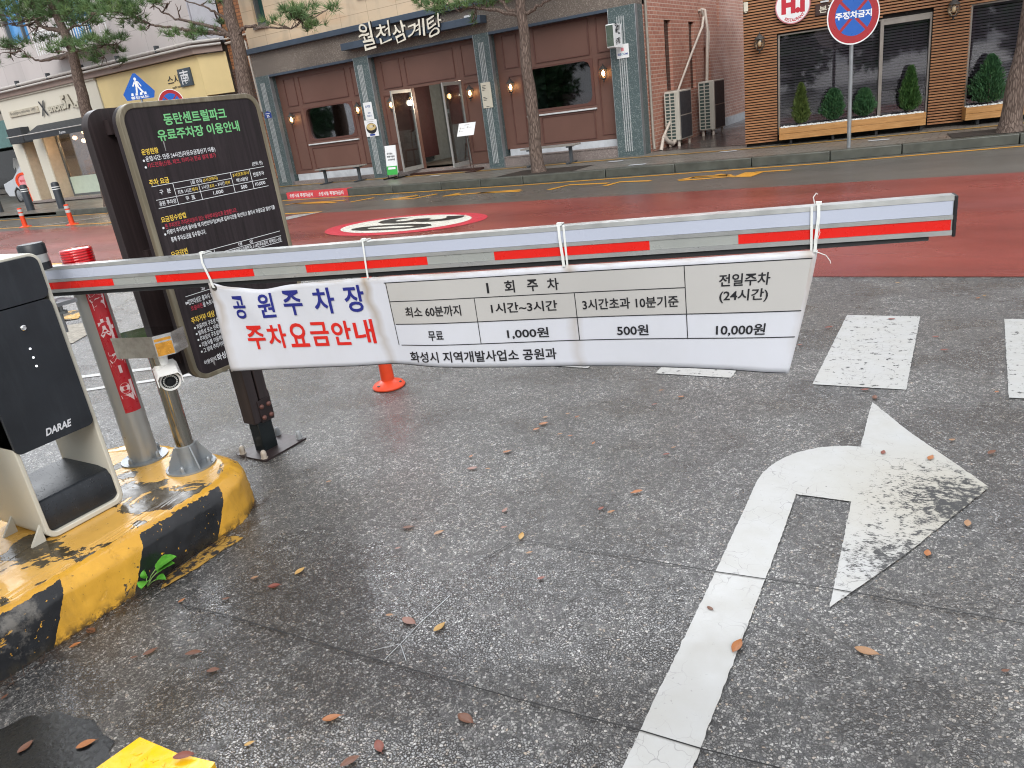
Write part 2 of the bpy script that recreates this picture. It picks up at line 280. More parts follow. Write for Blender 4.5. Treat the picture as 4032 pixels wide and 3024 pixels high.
def boardwood():
    b = NB('dark stained wood panel'); f = b.noise(1, b.co((70, 70, 2.2)), 6, 0.65, 0.3); w = b.noise(1, b.co((9, 9, 0.7)), 5, 0.7, 0.8)
    c = b.mix(b.mr(f, 0.35, 0.7, 0, 1), srgb('#1c1719'), srgb('#322a2e')); c = b.mix(b.mr(w, 0.58, 0.72, 0, 0.30), c, srgb('#544b4e'))
    b.set(col=c, rough=b.mr(f, 0.3, 0.7, 0.45, 0.65), spec=0.3, normal=b.bump(f, 0.15, 0.002)); return b.m
def cloth():
    b = NB('white vinyl banner'); n = b.noise(3, b.co((1, 1, 0.6)), 6, 0.65)
    c = b.mix(b.mr(n, 0.45, 0.8, 0, 0.4), srgb('#c9ccd5'), srgb('#b8babb'))
    g = b.tc.outputs['Object']; sx = b.n('ShaderNodeSeparateXYZ'); b.l(g, sx.inputs[0])
    wob = b.math('MULTIPLY', b.math('SUBTRACT', b.noise(6, b.co((0.3, 0.3, 1)), 3), 0.5), 0.10)
    m = None
    for x0, wd, k in ((BS(1.478), 0.028, 0.75), (BS(2.215), 0.032, 0.6), (BS(0.80), 0.03, 0.6), (BS(2.955), 0.045, 0.6)):
        d = b.math('ABSOLUTE', b.math('SUBTRACT', b.math('ADD', sx.outputs[0], wob), x0))
        s_ = b.math('MULTIPLY', b.mr(d, 0, wd, k, 0), b.mr(sx.outputs[2], -0.42, -0.12, 0.45, 1.0))
        m = s_ if m is None else b.math('MAXIMUM', m, s_)
    top = b.math('MULTIPLY', b.mr(sx.outputs[2], -0.155, -0.125, 0, 0.75), b.mr(b.noise(7, b.co((1, 1, 6)), 5, 0.7), 0.42, 0.7, 0, 1))
    c = b.mix(b.math('MAXIMUM', m, top), c, srgb('#8f7a58'))
    b.set(col=c, rough=b.mr(n, 0.3, 0.7, 0.3, 0.45), normal=b.bump(b.noise(9, detail=3), 0.12, 0.01)); return b.m
def BS(s): return s*math.cos(R(12.608))   # distance along the boom to local x
# ------------------------------------------------------------------ mesh builder and object tree
_tcache = {}
def text2d(s, bold=0.0):
    k = (s, bold)
    if k in _tcache: return _tcache[k]
    cu = bpy.data.curves.new('t', 'FONT'); cu.body = s; cu.offset = bold; cu.resolution_u = 3
    o = bpy.data.objects.new('t', cu); me = bpy.data.meshes.new_from_object(o)
    v = np.array([x.co[:2] for x in me.vertices]); f = [tuple(p.vertices) for p in me.polygons]
    mn, mx = v.min(0), v.max(0); v = (v-mn)/np.maximum(mx-mn, 1e-6)
    bpy.data.objects.remove(o); bpy.data.curves.remove(cu); bpy.data.meshes.remove(me)
    _tcache[k] = (v, f, (mx-mn)[0]/(mx-mn)[1]); return _tcache[k]
class Fr:
    def __init__(s, o, u, v=(0, 0, 1)):
        s.o = np.array(o, float); s.u = np.array(u, float)/np.linalg.norm(u); s.v = np.array(v, float)/np.linalg.norm(v); s.n = np.cross(s.u, s.v)
    def __call__(s, a, b, c=0.0): return s.o+a*s.u+b*s.v+c*s.n
class MB:
    def __init__(s): s.v = []; s.f = []; s.m = []
    def add(s, v, f, m=0):
        o = len(s.v); s.v.extend([tuple(map(float, x)) for x in v]); s.f.extend([tuple(i+o for i in q) for q in f]); s.m.extend([m]*len(f)); return s
    def obox(s, fr, a0, a1, b0, b1, c0, c1, m=0):
        v = [fr(a, b, c) for a in (a0, a1) for b in (b0, b1) for c in (c0, c1)]
        return s.add(v, [(0, 1, 3, 2), (4, 6, 7, 5), (0, 4, 5, 1), (2, 3, 7, 6), (0, 2, 6, 4), (1, 5, 7, 3)], m)
    def box(s, x0, x1, y0, y1, z0, z1, m=0):
        return s.obox(WF, x0, x1, z0, z1, -y1, -y0, m)
    def poly(s, pts, m=0): return s.add(pts, [tuple(range(len(pts)))], m)
    def prism(s, fr, poly, c0, c1, m=0, ms=None):
        n = len(poly); v = [fr(a, b, c0) for a, b in poly]+[fr(a, b, c1) for a, b in poly]
        s.add(v, [tuple(range(n-1, -1, -1)), tuple(range(n, 2*n))], m)
        return s.add(v, [(i, (i+1) % n, n+(i+1) % n, n+i) for i in range(n)], m if ms is None else ms)
    def ring(s, fr, outer, inner, c0, c1, m=0):
        n = len(outer); v = [fr(a, b, c) for L in (outer, inner) for c in (c0, c1) for a, b in L]
        f = []
        for i in range(n):
            j = (i+1) % n
            f += [(i, j, n+j, n+i), (2*n+j, 2*n+i, 3*n+i, 3*n+j), (n+i, n+j, 3*n+j, 3*n+i), (j, i, 2*n+i, 2*n+j)]
        return s.add(v, f, m)
    def tube(s, pts, rad, n=10, m=0, cap=True):
        pts = [np.array(p, float) for p in pts]; k = len(pts)
        rad = [rad]*k if np.isscalar(rad) else rad; v = []; prev = None
        for i, p in enumerate(pts):
            t = pts[min(i+1, k-1)]-pts[max(i-1, 0)]; t = t/np.linalg.norm(t)
            if prev is None:
                a = np.array([1, 0, 0]) if abs(t[0]) < 0.8 else np.array([0, 1, 0])
            else: a = prev
            a = a-t*np.dot(a, t); a = a/np.linalg.norm(a); bb = np.cross(t, a); prev = a
            v += [p+rad[i]*(a*math.cos(2*math.pi*j/n)+bb*math.sin(2*math.pi*j/n)) for j in range(n)]
        f = [(i*n+j, i*n+(j+1) % n, (i+1)*n+(j+1) % n, (i+1)*n+j) for i in range(k-1) for j in range(n)]
        if cap: f += [tuple(range(n-1, -1, -1)), tuple(range((k-1)*n, k*n))]
        return s.add(v, f, m)
    def lathe(s, prof, c, n=24, m=0, ax=(0, 0, 1)):
        ax = np.array(ax, float)/np.linalg.norm(ax); a = np.array([1, 0, 0]) if abs(ax[0]) < 0.8 else np.array([0, 1, 0])
        a = a-ax*np.dot(a, ax); a /= np.linalg.norm(a); bb = np.cross(ax, a); c = np.array(c, float); k = len(prof)
        v = [c+ax*z+r*(a*math.cos(2*math.pi*j/n)+bb*math.sin(2*math.pi*j/n)) for r, z in prof for j in range(n)]
        f = [(i*n+j, i*n+(j+1) % n, (i+1)*n+(j+1) % n, (i+1)*n+j) for i in range(k-1) for j in range(n)]
        f += [tuple(range(n-1, -1, -1)), tuple(range((k-1)*n, k*n))]
        return s.add(v, f, m)
    def text(s, t, fn, x0, x1, y0, y1, m=0, bold=0.0, keep=None):
        v, f, asp = text2d(t, bold)
        if keep:  # keep the glyph aspect: x0..x1 is then the centre line
            wd = (y1-y0)*asp*keep; c = (x0+x1)/2; x0, x1 = c-wd/2, c+wd/2
        return s.add([fn(x0+a*(x1-x0), y0+b*(y1-y0)) for a, b in v], f, m)
    def strip(s, pts, w, z, m=0):
        pts = [np.array(p[:2], float) for p in pts]
        L, Rr = [], []
        for i, p in enumerate(pts):
            t = pts[min(i+1, len(pts)-1)]-pts[max(i-1, 0)]; t /= np.linalg.norm(t); n = np.array([-t[1], t[0]])
            L.append(p+n*w/2); Rr.append(p-n*w/2)
        for i in range(len(pts)-1):
            s.poly([(*Rr[i], z), (*Rr[i+1], z), (*L[i+1], z), (*L[i], z)], m)
        return s
    def build(s, name, mats, root=None, smooth=True, bevel=0.0, recalc=True, ang=40):
        mats = mats if isinstance(mats, (list, tuple)) else [mats]
        me = bpy.data.meshes.new(name); off = np.zeros(3); p = root
        while p is not None:
            off += np.array(p.location); p = p.parent
        V = [tuple(np.array(x)-off) for x in s.v]
        me.from_pydata(V, [], s.f)
        for mm in mats: me.materials.append(mm)
        if len(mats) > 1: me.polygons.foreach_set('material_index', s.m)
        if recalc:
            b = bmesh.new(); b.from_mesh(me); bmesh.ops.recalc_face_normals(b, faces=b.faces); b.to_mesh(me); b.free()
        if smooth:
            me.polygons.foreach_set('use_smooth', [True]*len(me.polygons)); me.set_sharp_from_angle(angle=R(ang))
        me.update()
        o = bpy.data.objects.new(name, me); COL.objects.link(o)
        if root is not None: o.parent = root
        if bevel:
            md = o.modifiers.new('bevel', 'BEVEL'); md.width = bevel; md.segments = 2; md.limit_method = 'ANGLE'; md.angle_limit = R(40); md.harden_normals = False
        return o
WF = Fr((0, 0, 0), (1, 0, 0))
def tag(o, label, cat, group=None):
    o['label'] = label; o['category'] = cat
    if group: o['group'] = group
    return o
def thing(name, label, cat, loc=(0, 0, 0), group=None):
    o = bpy.data.objects.new(name, None); o.location = tuple(map(float, loc)); o.empty_display_size = 0.2; COL.objects.link(o); return tag(o, label, cat, group)
def struct(name, mb, mats, **k):
    o = mb.build(name, mats, None, **k); o['kind'] = 'structure'; return o
def copy_tree(o, parent=None):
    c = o.copy(); COL.objects.link(c)
    if parent is not None: c.parent = parent
    for ch in list(o.children): copy_tree(ch, c)
    return c
def rrect(x0, x1, y0, y1, r, n=6):
    P = []
    for cx, cy, a in ((x1-r, y1-r, 0), (x0+r, y1-r, 90), (x0+r, y0+r, 180), (x1-r, y0+r, 270)):
        for i in range(n+1):
            t = R(a+90*i/n); P.append((cx+r*math.cos(t), cy+r*math.sin(t)))
    return P
def circ(cx, cy, rx, ry=None, n=40, a0=0, a1=360):
    ry = rx if ry is None else ry
    k = n if a1-a0 >= 360 else n+1
    return [(cx+rx*math.cos(R(a0+(a1-a0)*i/n)), cy+ry*math.sin(R(a0+(a1-a0)*i/n))) for i in range(k)]
# ------------------------------------------------------------------ material library
M = dict(
 asphalt=asphalt(),
 red=roadmat('red road surfacing', srgb('#6c2e29'), srgb('#8c443c'), srgb('#8d5c55'), 0.42, 0.16, 150, 0.15),
 grey=roadmat('grey wet road', srgb('#4b4844'), srgb('#625d57'), srgb('#8f8a82'), 0.42, 0.22, 170, 0.35),
 kerb=mat('wet granite kerb', '#4c4f49', 0.4, var=0.25, vs=5, bump=0.25),
 pave=brickmat('grey block paving', '#7d7973', '#6a665f', '#2f2d2a', (0, 0, 0), 0.22, 0.11, 0.009, 0.42, 0.35),
 alley=brickmat('wet dark alley paving', '#4a4140', '#5a4f4c', '#2c2828', (0, 0, 0), 0.22, 0.11, 0.006, 0.25, 0.3),
 tact=mat('yellow tactile paving', '#b38a3e', 0.45, var=0.3, vs=4),
 soil=mat('dark planting soil', '#2d241d', 0.9, var=0.4, vs=30, bump=0.6),
 white_mark=paint_mark('white road paint', (0.38, 0.385, 0.385)),
 arrow_mark=paint_mark('worn white arrow paint', (0.38, 0.385, 0.385), wearpos=(0.03, 2.76, 0)),
 yel_mark=paint_mark('yellow road paint', srgb('#d79a2e'), wear=-0.02, crack=0.6, under=(0.09, 0.085, 0.075)),
 pink_mark=paint_mark('red road paint ring', srgb('#c5283f'), crack=0.4, under=(0.2, 0.08, 0.07)),
 disc_mark=paint_mark('white road paint disc', (0.72, 0.72, 0.66), crack=0.6, under=(0.2, 0.1, 0.08)),
 blk_mark=mat('black road paint', '#1d1f20', 0.35, vs=4),
 joint=mat('dark saw cut joint', '#0c0c0d', 0.6),
 scratch=mat('pale scratch', '#8b8e90', 0.4),
 yel_iron=chipped('yellow painted steel', '#f2bb12', '#3a3226', 0.72, 7, rough=0.22),
 isl_yel=chipped('worn yellow kerb paint', '#dba22b', '#6b6350', 0.645, 5.5, 2.0, 0.3),
 isl_top=chipped('peeling yellow paint on concrete', '#d3a552', '#4d4433', 0.52, 4.6, 7.7, 0.22),
 isl_blk=chipped('worn black kerb paint', '#16181c', '#d79d23', 0.655, 4.5, 1.0, 0.33, extra=('#7d7870', 0.71)),
 cab=mat('cream coated steel', '#c0bdb1', 0.42, var=0.04, vs=3, bump=0.06, bs=300),
 blkpanel=wetblack(),
 blkrub=mat('black rubber', '#141519', 0.5, var=0.2),
 chrome=mat('polished steel', (0.75, 0.75, 0.76), 0.2, 1.0, var=0.05),
 steel=streaked('stainless steel', '#a8a49a', '#7f7a70', (50, 50, 1.5), 0.09, bump=0.02),
 logo=mat('pale grey lettering', '#c9ccd2', 0.4, var=0.05),
 logo2=mat('dark grey lettering', '#8b887d', 0.4, var=0.05),
 led=emit('small white indicator', (0.9, 0.95, 1.0), 0.8),
 alu=mat('satin aluminium', '#b4b6b6', 0.34, 0.6, var=0.1, vs=12),
 led_strip=mat('white diffuser strip', '#b6bdce', 0.22, var=0.04, vs=2),
 refl_grey=mat('grey reflective film', '#a5a9a6', 0.3, 0.25, var=0.06),
 refl_red=mat('red reflective film', '#d81d14', 0.28, var=0.05),
 silver=mat('silver coated pole', '#a9aaa8', 0.33, 0.45, var=0.07, vs=4),
 silver2=mat('grey galvanised steel', '#8f9498', 0.42, 0.5, var=0.14, vs=9),
 stick_red=mat('red sticker', '#b3242e', 0.3, var=0.06),
 stick_wht=mat('pale pink lettering', '#dcc6c8', 0.35, var=0.05),
 lamp_red=None,
 mirror=None,
 cam_wht=mat('white camera housing', '#e3e3e1', 0.3, var=0.04),
 lens=mat('dark lens glass', '#15171a', 0.08, var=0.1),
 board=boardwood(),
 bframe=streaked('weathered taupe frame', '#68604f', '#8a8473', (25, 25, 2.0), 0.5),
 post=streaked('dark brown stained post', '#2a2223', '#3b3132', (60, 60, 1.5), 0.42),
 postplate=mat('rusty dark steel plate', '#33292a', 0.4, 0.3, var=0.35, vs=9),
 rust=mat('rusty brown bolt', '#6f4a43', 0.45, 0.2, var=0.2),
 cap=mat('grey plastic bolt cap', '#8d9093', 0.4, var=0.08),
 cap2=mat('beige plastic bolt cap', '#a79e92', 0.4, var=0.08),
 tgreen=mat('green letters', '#72bd7e', 0.45, var=0.04), tyel=mat('yellow letters', '#e3c24c', 0.45, var=0.04),
 twhite=mat('white letters', '#dfe2e6', 0.45, var=0.04), tred=mat('red letters', '#b23145', 0.45, var=0.1),
 cloth=cloth(), cl_grey=mat('banner grey print', '#b5b4b2', 0.36, var=0.06, vs=2), cl_blk=mat('banner black print', '#1c1d22', 0.4, var=0.05),
 cl_blue=mat('banner blue print', '#20297c', 0.4, var=0.05), cl_red=mat('banner red print', '#cc231d', 0.4, var=0.05),
 tie=mat('translucent white nylon', '#dcdfdd', 0.35, var=0.06),
 orange=mat('orange polyurethane', '#d8441f', 0.4, var=0.12), orange_b=mat('reflective grey band', '#b3b5b6', 0.35, var=0.06),
 weed=foliage('fresh green weed', [(0.3, srgb('#3a7a24')), (0.7, srgb('#5da136'))], 30), weed_st=mat('weed stem', '#7fa05a', 0.5),
 litter=mat('brown pine needle litter', '#3d2b1f', 0.6, var=0.5, vs=40),
 granite=granite('dark green granite', '#566769', '#9fa8a7', '#333e41', 60),
 groove=mat('pale grooved bars', '#a3a9ab', 0.5, var=0.3, vs=30, bump=0.5),
 band=granite('grey brown stone band', '#7b726a', '#b3aaa0', '#4a423c', 60, 0.5),
 brown=mat('brown painted panel', '#674a41', 0.45, var=0.07, vs=1.5), brown_d=mat('brown panel moulding', '#5d3d36', 0.45, var=0.07),
 plinth=mat('pale plinth', '#b9bec4', 0.5, var=0.12), step=granite('grey pink granite step', '#8b807c', '#b5aca8', '#5a5250', 70, 0.4),
 ledge=mat('blue grey metal ledge', '#3f4c5c', 0.42, var=0.08), sand=sandstone(),
 winglass=glass_dark('dark window glass', (0.008, 0.009, 0.010)), wingreen=glass_dark('green window glass', (0.02, 0.06, 0.055)), winblue=glass_dark('blue window glass', (0.06, 0.2, 0.42)),
 clear=glass_clear('clear door glass'), lampglass=glass_clear('lantern glass', (1.0, 0.9, 0.75)),
 frame=mat('grey window frame', '#5b5f60', 0.4, var=0.06), whiteframe=mat('white sill', '#c7cbcd', 0.4, var=0.05),
 lantern=mat('dark lantern iron', '#4a4745', 0.45, 0.3, var=0.15), bulb=emit('warm lit bulb', (1.0, 0.62, 0.28), 14), bulb_off=mat('unlit bulb', '#cfc8bb', 0.3),
 dkroom=mat('dark interior wall', '#7d878c', 0.6, var=0.12), dkred=mat('dark red interior panel', '#3a1c20', 0.5, var=0.1), dkfloor=mat('interior floor', '#54504b', 0.4, var=0.12),
 darkwood=mat('dark wood', '#3a211b', 0.45, var=0.2), pend=emit('pendant glow', (1.0, 0.6, 0.2), 6),
 letter=mat('ivory sign letters', '#d9d6c8', 0.45, var=0.05), letter_side=mat('dark letter sides', '#2a2a2c', 0.5),
 sign_wht=mat('white sign face', '#dfe2e4', 0.4, var=0.04), sign_cream=mat('cream plate', '#c9c4b4', 0.45, var=0.06), sign_blue=mat('blue sign face', '#1257ae', 0.32, var=0.05),
 sign_red=mat('dark red sign ring', '#9c1f28', 0.32, var=0.06), sign_green=mat('green print', '#3aa648', 0.4, var=0.05), num_blue=mat('number plate blue', '#23408f', 0.35, var=0.06),
 ink=mat('dark ink', '#23252b', 0.5), ink_blue=mat('blue ink', '#1e4f8f', 0.5), pink=mat('pink print', '#d98a93', 0.5), cyan=mat('cyan print', '#4fb0c4', 0.5),
 soup=mat('cream soup', '#c9b27c', 0.4, var=0.2, vs=30), bowl=mat('black bowl', '#222224', 0.4),
 brick=brickmat('salmon brick wall', '#a06a5b', '#b98571', '#c4b2a4', 'yz', 0.20, 0.075, 0.009, 0.6),
 brickdk=mat('reddish brick reveal', '#8a5f53', 0.6, var=0.15),
 ac=mat('cream grey unit casing', '#b4b2a9', 0.45, var=0.06), ac_d=mat('dark unit panel', '#41464b', 0.45, var=0.12), ac_g=mat('green grey coil', '#3c4f4c', 0.45, var=0.3, vs=40),
 pipe=mat('grimy white pipe wrap', '#bdb4aa', 0.55, var=0.12, vs=14),
 slat=wood('oiled wood slat', '#8a5c3e', '#ad7d54', 'x', 0.42, 26), slat_wall=mat('black wall behind slats', '#17120f', 0.8), planter=wood('planter boards', '#a3743f', '#bb8d57', 'x', 0.45, 20),
 blind=brickmat('slatted blind behind glass', '#4b474c', '#57535a', '#252327', (R(90), 0, 0), 3.0, 0.047, 0.010, 0.4, 0.3), wpane=glass_clear('shop window glass', (0.85, 0.85, 0.88), 0.6),
 alum=mat('window aluminium', '#8f8983', 0.35, 0.5, var=0.12), pebble=mat('white pebbles', '#d9dad8', 0.5, var=0.1, vs=60),
 shrub=foliage('dark thuja green', [(0.25, (0.014, 0.045, 0.02)), (0.5, (0.035, 0.10, 0.04)), (0.8, (0.08, 0.17, 0.06))], 14),
 shrub_y=foliage('yellow green thuja', [(0.25, (0.03, 0.05, 0.012)), (0.5, (0.08, 0.12, 0.03)), (0.8, (0.15, 0.19, 0.05))], 14),
 bark=bark('pine bark', '#55463e', '#8a7a70'), twig=mat('dark twig', '#3d322c', 0.8),
 needle=foliage('pine needles', [(0.25, (0.05, 0.095, 0.042)), (0.5, (0.10, 0.18, 0.07)), (0.78, (0.20, 0.29, 0.10))], 2.6),
 tile=tiles('pale grey wall tiles', '#b9b3b2', '#8b8685', 1.25, 0.72), stonebelt=mat('brown stone belt', '#8d7a72', 0.55, var=0.12, vs=2), trimwht=mat('pale metal trim', '#b5b2af', 0.4, var=0.08),
 shopwht=streaked('warm white shopfront', '#c9c5b8', '#c8c2b3', (3, 3, 0.6), 0.5, 0.55, 0.85, bump=0.03), shopbrn=mat('beige pillar side wall', '#b5a48f', 0.5, var=0.08), yellow=mat('pale yellow fascia', '#dcc791', 0.5, var=0.05, vs=1.2),
 awning=mat('charcoal awning canvas', '#2e3237', 0.65, var=0.12), warmroom=mat('warm shop interior', '#c4ad8c', 0.6, var=0.25, vs=2), amber=mat('amber counter', '#b98a3a', 0.5, var=0.2), mint=mat('frosted mint film', '#b7c4b4', 0.4, var=0.05),
 ochre=brickmat('ochre split brick', '#8a5a3c', '#a9744c', '#5d4030', (R(90), 0, 0), 0.26, 0.10, 0.014, 0.6, 0.8), louver=mat('brown louver', '#5b443c', 0.5, var=0.12), dkpipe=mat('dark downpipe', '#413f44', 0.45),
 carpaint=None, tyre=mat('tyre rubber', '#17171a', 0.7), rim=mat('alloy rim', '#9a9da1', 0.3, 0.7),
 tail=mat('tail lamp', '#8e1820', 0.2), bollard=mat('dark bollard', '#343a42', 0.45, var=0.1), teal=mat('teal fascia', '#6f9a98', 0.5, var=0.1),
 cl_a=mat('purple cloth', '#6a2d7a', 0.8), cl_b=mat('white cloth', '#c9c9c9', 0.8), cl_c=mat('rose cloth', '#a36a70', 0.8),
 facade=mat('plain rendered wall', '#a59b90', 0.6, var=0.1, vs=0.6),
)
def _lamp():
    b = NB('red lamp lens'); w = b.n('ShaderNodeTexWave', wave_type='BANDS', bands_direction='Z'); w.inputs['Scale'].default_value = 28; w.inputs['Distortion'].default_value = 0.6
    b.l(b.tc.outputs['Object'], w.inputs['Vector'])
    return b.set(col=b.mix(w.outputs['Fac'], srgb('#a80614'), srgb('#d8141f')), rough=0.12, coat=0.6, normal=b.bump(w.outputs['Fac'], 0.5, 0.004), sss=0.0)
def _mirror():
    b = NB('mirror polished steel box'); n = b.noise(40, detail=4)
    return b.set(col=b.ramp(n, [(0.3, (0.55, 0.54, 0.52)), (0.6, (0.72, 0.71, 0.69))]), metal=1.0, rough=b.mr(b.noise(6, detail=5), 0.35, 0.7, 0.03, 0.09))
def _car():
    b = NB('silver car paint'); n = b.noise(300, detail=1)
    return b.set(col=b.ramp(n, [(0.3, srgb('#a9adb4')), (0.7, srgb('#c3c7cd'))]), metal=0.35, rough=0.3, coat=0.7)
M['lamp_red'] = _lamp(); M['mirror'] = _mirror(); M['carpaint'] = _car()
# ================================================================== SETTING
b = MB(); b.poly([(-160, -120, 0), (120, -120, 0), (120, 160, 0), (-160, 160, 0)]); struct('ground', b, M['asphalt'], smooth=False)
b = MB(); b.poly([(-90, 5.95, .004), (40, 5.95, .004), (40, 10.72, .004), (-90, 10.72, .004)]); struct('red_road', b, M['red'], smooth=False)
KB = [(-90, 13.6), (-24.5, 13.35), (-14.3, 13.32), (-12.2, 13.2), (-9.5, 13.05), (-7.5, 12.98), (-5.8, 13.05), (-3.2, 13.08), (-2.0, 13.15), (-1.0, 13.3), (0.5, 13.5), (6, 14.5), (40, 20.5)]
b = MB(); b.poly([(-90, 10.72, .004), (40, 10.72, .004)]+[(x, y, .004) for x, y in reversed(KB)]); struct('road', b, M['grey'], smooth=False)
def kz(x): return 0.15 if x > -24.2 else (0.15-0.12*min(1, (-24.2-x)/1.2))
# kerb stones: one run of stones with thin joints
b = MB()
for i in range(len(KB)-1):
    (xa, ya), (xb, yb) = KB[i], KB[i+1]; L = math.hypot(xb-xa, yb-ya); k = max(1, int(L/0.98))
    if xb <= -24.4 or xa > 8: k = max(1, int(L/6))
    for j in range(k):
        p = (xa+(xb-xa)*j/k, ya+(yb-ya)*j/k); q = (xa+(xb-xa)*(j+1)/k, ya+(yb-ya)*(j+1)/k)
        d = np.array([q[0]-p[0], q[1]-p[1], 0]); l = np.linalg.norm(d); fr = Fr((p[0], p[1], 0), d); fr.n = np.array([d[1]/l, -d[0]/l, 0])
        h = kz((p[0]+q[0])/2)
        b.obox(fr, 0.006, l-0.006, 0, h, -0.18, 0)
struct('kerb', b, M['kerb'], bevel=0.012)
b = MB()
top = [(x, y+0.16) for x, y in KB]
for i in range(len(top)-1):
    (xa, ya), (xb, yb) = top[i], top[i+1]
    b.poly([(xa, ya, kz(xa)-.006), (xb, yb, kz(xb)-.006), (xb, 60, kz(xb)-.006), (xa, 60, kz(xa)-.006)])
struct('pavement', b, M['pave'], smooth=False)
b = MB(); b.poly([(-5.9, 15.75, .15), (-3.2, 15.35, .15), (-3.2, 40, .15), (-5.9, 40, .15)]); struct('alley_paving', b, M['alley'], smooth=False)
b = MB()
b.strip([(-24, 15.1), (-16.4, 15.05), (-12.3, 14.9), (-9.5, 14.72), (-6.3, 14.78)], 0.14, .151)
b.strip([(-6.3, 14.78), (-3.4, 14.62), (-1.5, 14.75), (0.2, 14.95), (3, 15.5)], 0.12, .151)
b.poly([(-34, 14.0, .04), (-25.6, 13.9, .04), (-25.6, 15.0, .04), (-34, 15.6, .04)])
struct('tactile_paving', b, M['tact'], smooth=False)
# tree pits
b = MB(); b.poly([(-8.25, 13.22, .149), (-6.55, 13.2, .149), (-6.45, 14.05, .149), (-8.1, 14.08, .149)]); b.poly([(-0.35, 13.6, .151), (1.6, 13.85, .151), (1.5, 14.6, .151), (-0.45, 14.35, .151)])
struct('tree_pit', b, M['soil'], smooth=False)
# small pale and dark inset pavers
b = MB()
for q, s in ((z3(1020, 1240), .0), (z3(1190, 1265), .0), (z3(1885, 1163), 0), (z4(1030, 1076), 0), (z2(1590, 1350), 0)):
    p = G(q, .15); b.poly([(p[0]-.16, p[1]-.07, .1515), (p[0]+.16, p[1]-.07, .1515), (p[0]+.16, p[1]+.07, .1515), (p[0]-.16, p[1]+.07, .1515)])
struct('pavement_inset', b, M['plinth'], smooth=False)
# ------------------------------------------------------------------ road markings (thin sheets a few millimetres proud)
def marking(name, label, cat, polys, m, z, group=None, strips=()):
    b = MB()
    jr = random.Random(len(label))
    for P in polys:
        Q = []
        for i in range(len(P)):
            (xa, ya), (xb, yb) = P[i][:2], P[(i+1) % len(P)][:2]; l_ = math.hypot(xb-xa, yb-ya); k_ = max(1, int(l_/.018)) if z < .006 else 1
            nx, ny = (yb-ya)/max(l_, 1e-6), -(xb-xa)/max(l_, 1e-6)
            for j in range(k_):
                u_ = j/k_; jj = jr.gauss(0, .0010) if k_ > 1 and j else 0
                Q.append((xa+(xb-xa)*u_+nx*jj, ya+(yb-ya)*u_+ny*jj))
        b.poly([(p[0], p[1], z) for p in Q])
    for pts, w in strips: b.strip(pts, w, z)
    c = np.mean([v[:2] for v in b.v], axis=0); r = thing  # noqa
    o = b.build(name, m, None, smooth=False); return tag(o, label, cat, group)
arc = [(-0.665+0.33*(1-math.cos(R(a))), 2.72+0.41*math.sin(R(a))) for a in range(0, 91, 9)]
marking('direction_arrow', 'large white right-turn arrow with a worn cracked head painted on the asphalt', 'road marking',
        [[(-0.63, 0.9), (-0.475, 0.9), (-0.495, 2.40), (-0.505, 2.665), (-0.31, 2.665), (-0.285, 2.02), (-0.11, 2.37), (0.125, 2.91), (-0.17, 3.33), (-0.345, 3.62), (-0.335, 3.13)]+list(reversed(arc))+[(-0.648, 2.05)]], M['arrow_mark'], .004)
XL = ['left-hand white crosswalk bar hidden behind the banner', 'white crosswalk bar whose end shows under the 1,000 column of the banner', 'white crosswalk bar whose end shows under the banner below the 500 column',
      'fully visible white crosswalk bar right of the banner end', 'white crosswalk bar cut off by the right edge of the photo']
for i, x0 in enumerate((-2.33, -1.48, -0.64, 0.2)):
    marking('crosswalk_bar', XL[i+1], 'road marking', [[(x0, 3.79), (x0+.425, 3.80), (x0+.41, 4.995), (x0, 4.99)]], M['white_mark'], .004, 'white crosswalk bars across the exit lane')
cx, cy, ra, rb = -7.417, 9.085, 1.427, 0.849
b = MB(); b.poly([(x, y, .008) for x, y in circ(cx, cy, ra, rb, 64)], 0); b.poly([(x, y, .0105) for x, y in circ(cx+.01, cy+.01, ra*.81, rb*.79, 64)], 1)
fr30 = lambda a, bb: np.array([cx+.02+bb, cy-a, .013])
b.text('3', fr30, -0.50, -0.04, -0.72, 0.86, 2, 0.03); b.text('0', fr30, 0.06, 0.50, -0.82, 0.72, 2, 0.03)
tag(b.build('speed_limit_marking', [M['pink_mark'], M['disc_mark'], M['blk_mark']], None, smooth=False, recalc=False), 'round 30 speed limit painted on the red road in red, white and black', 'road marking')
marking('edge_line', 'thin yellow no-parking line along the far kerb', 'road marking', [], M['yel_mark'], .008,
        strips=[([(-40, 13.35), (-24, 13.1), (-14, 13.03), (-12, 12.97), (-7.5, 12.78), (-4, 12.84), (-2, 12.85), (-1.3, 12.98), (.54, 13.2), (6, 14.1)], 0.10)])
gq = lambda f, *P: [G(f(*p)) for p in P]
KLT = [('yellow stretched character left of the kerbside row, closest to the dark board', [((160, 373), (235, 360), (690, 331)), ((235, 360), (605, 350)), ((725, 348), (935, 309))], zrd),
       ('open square yellow character in the kerbside row below the restaurant door', [((1020, 331), (1315, 287)), ((1105, 324), (1270, 318), (1485, 276)), ((1105, 324), (1320, 290))], zrd),
       ('double-stroke yellow character in the kerbside row below the centre tree', [((1535, 298), (1690, 268)), ((1590, 290), (1800, 272), (2212, 241)), ((1850, 268), (2212, 252))], zrd),
       ('pair of yellow hooked strokes right of the centre tree on the road', [((205, 274), (350, 239), (635, 226)), ((612, 246), (720, 217), (945, 209))], zye),
       ('yellow oval character at the right of the kerbside row', [((1150, 205), (1270, 180), (1530, 166)), ((1150, 206), (1300, 197), (1550, 177), (1430, 162)), ((1245, 184), (1500, 172))], zye)]
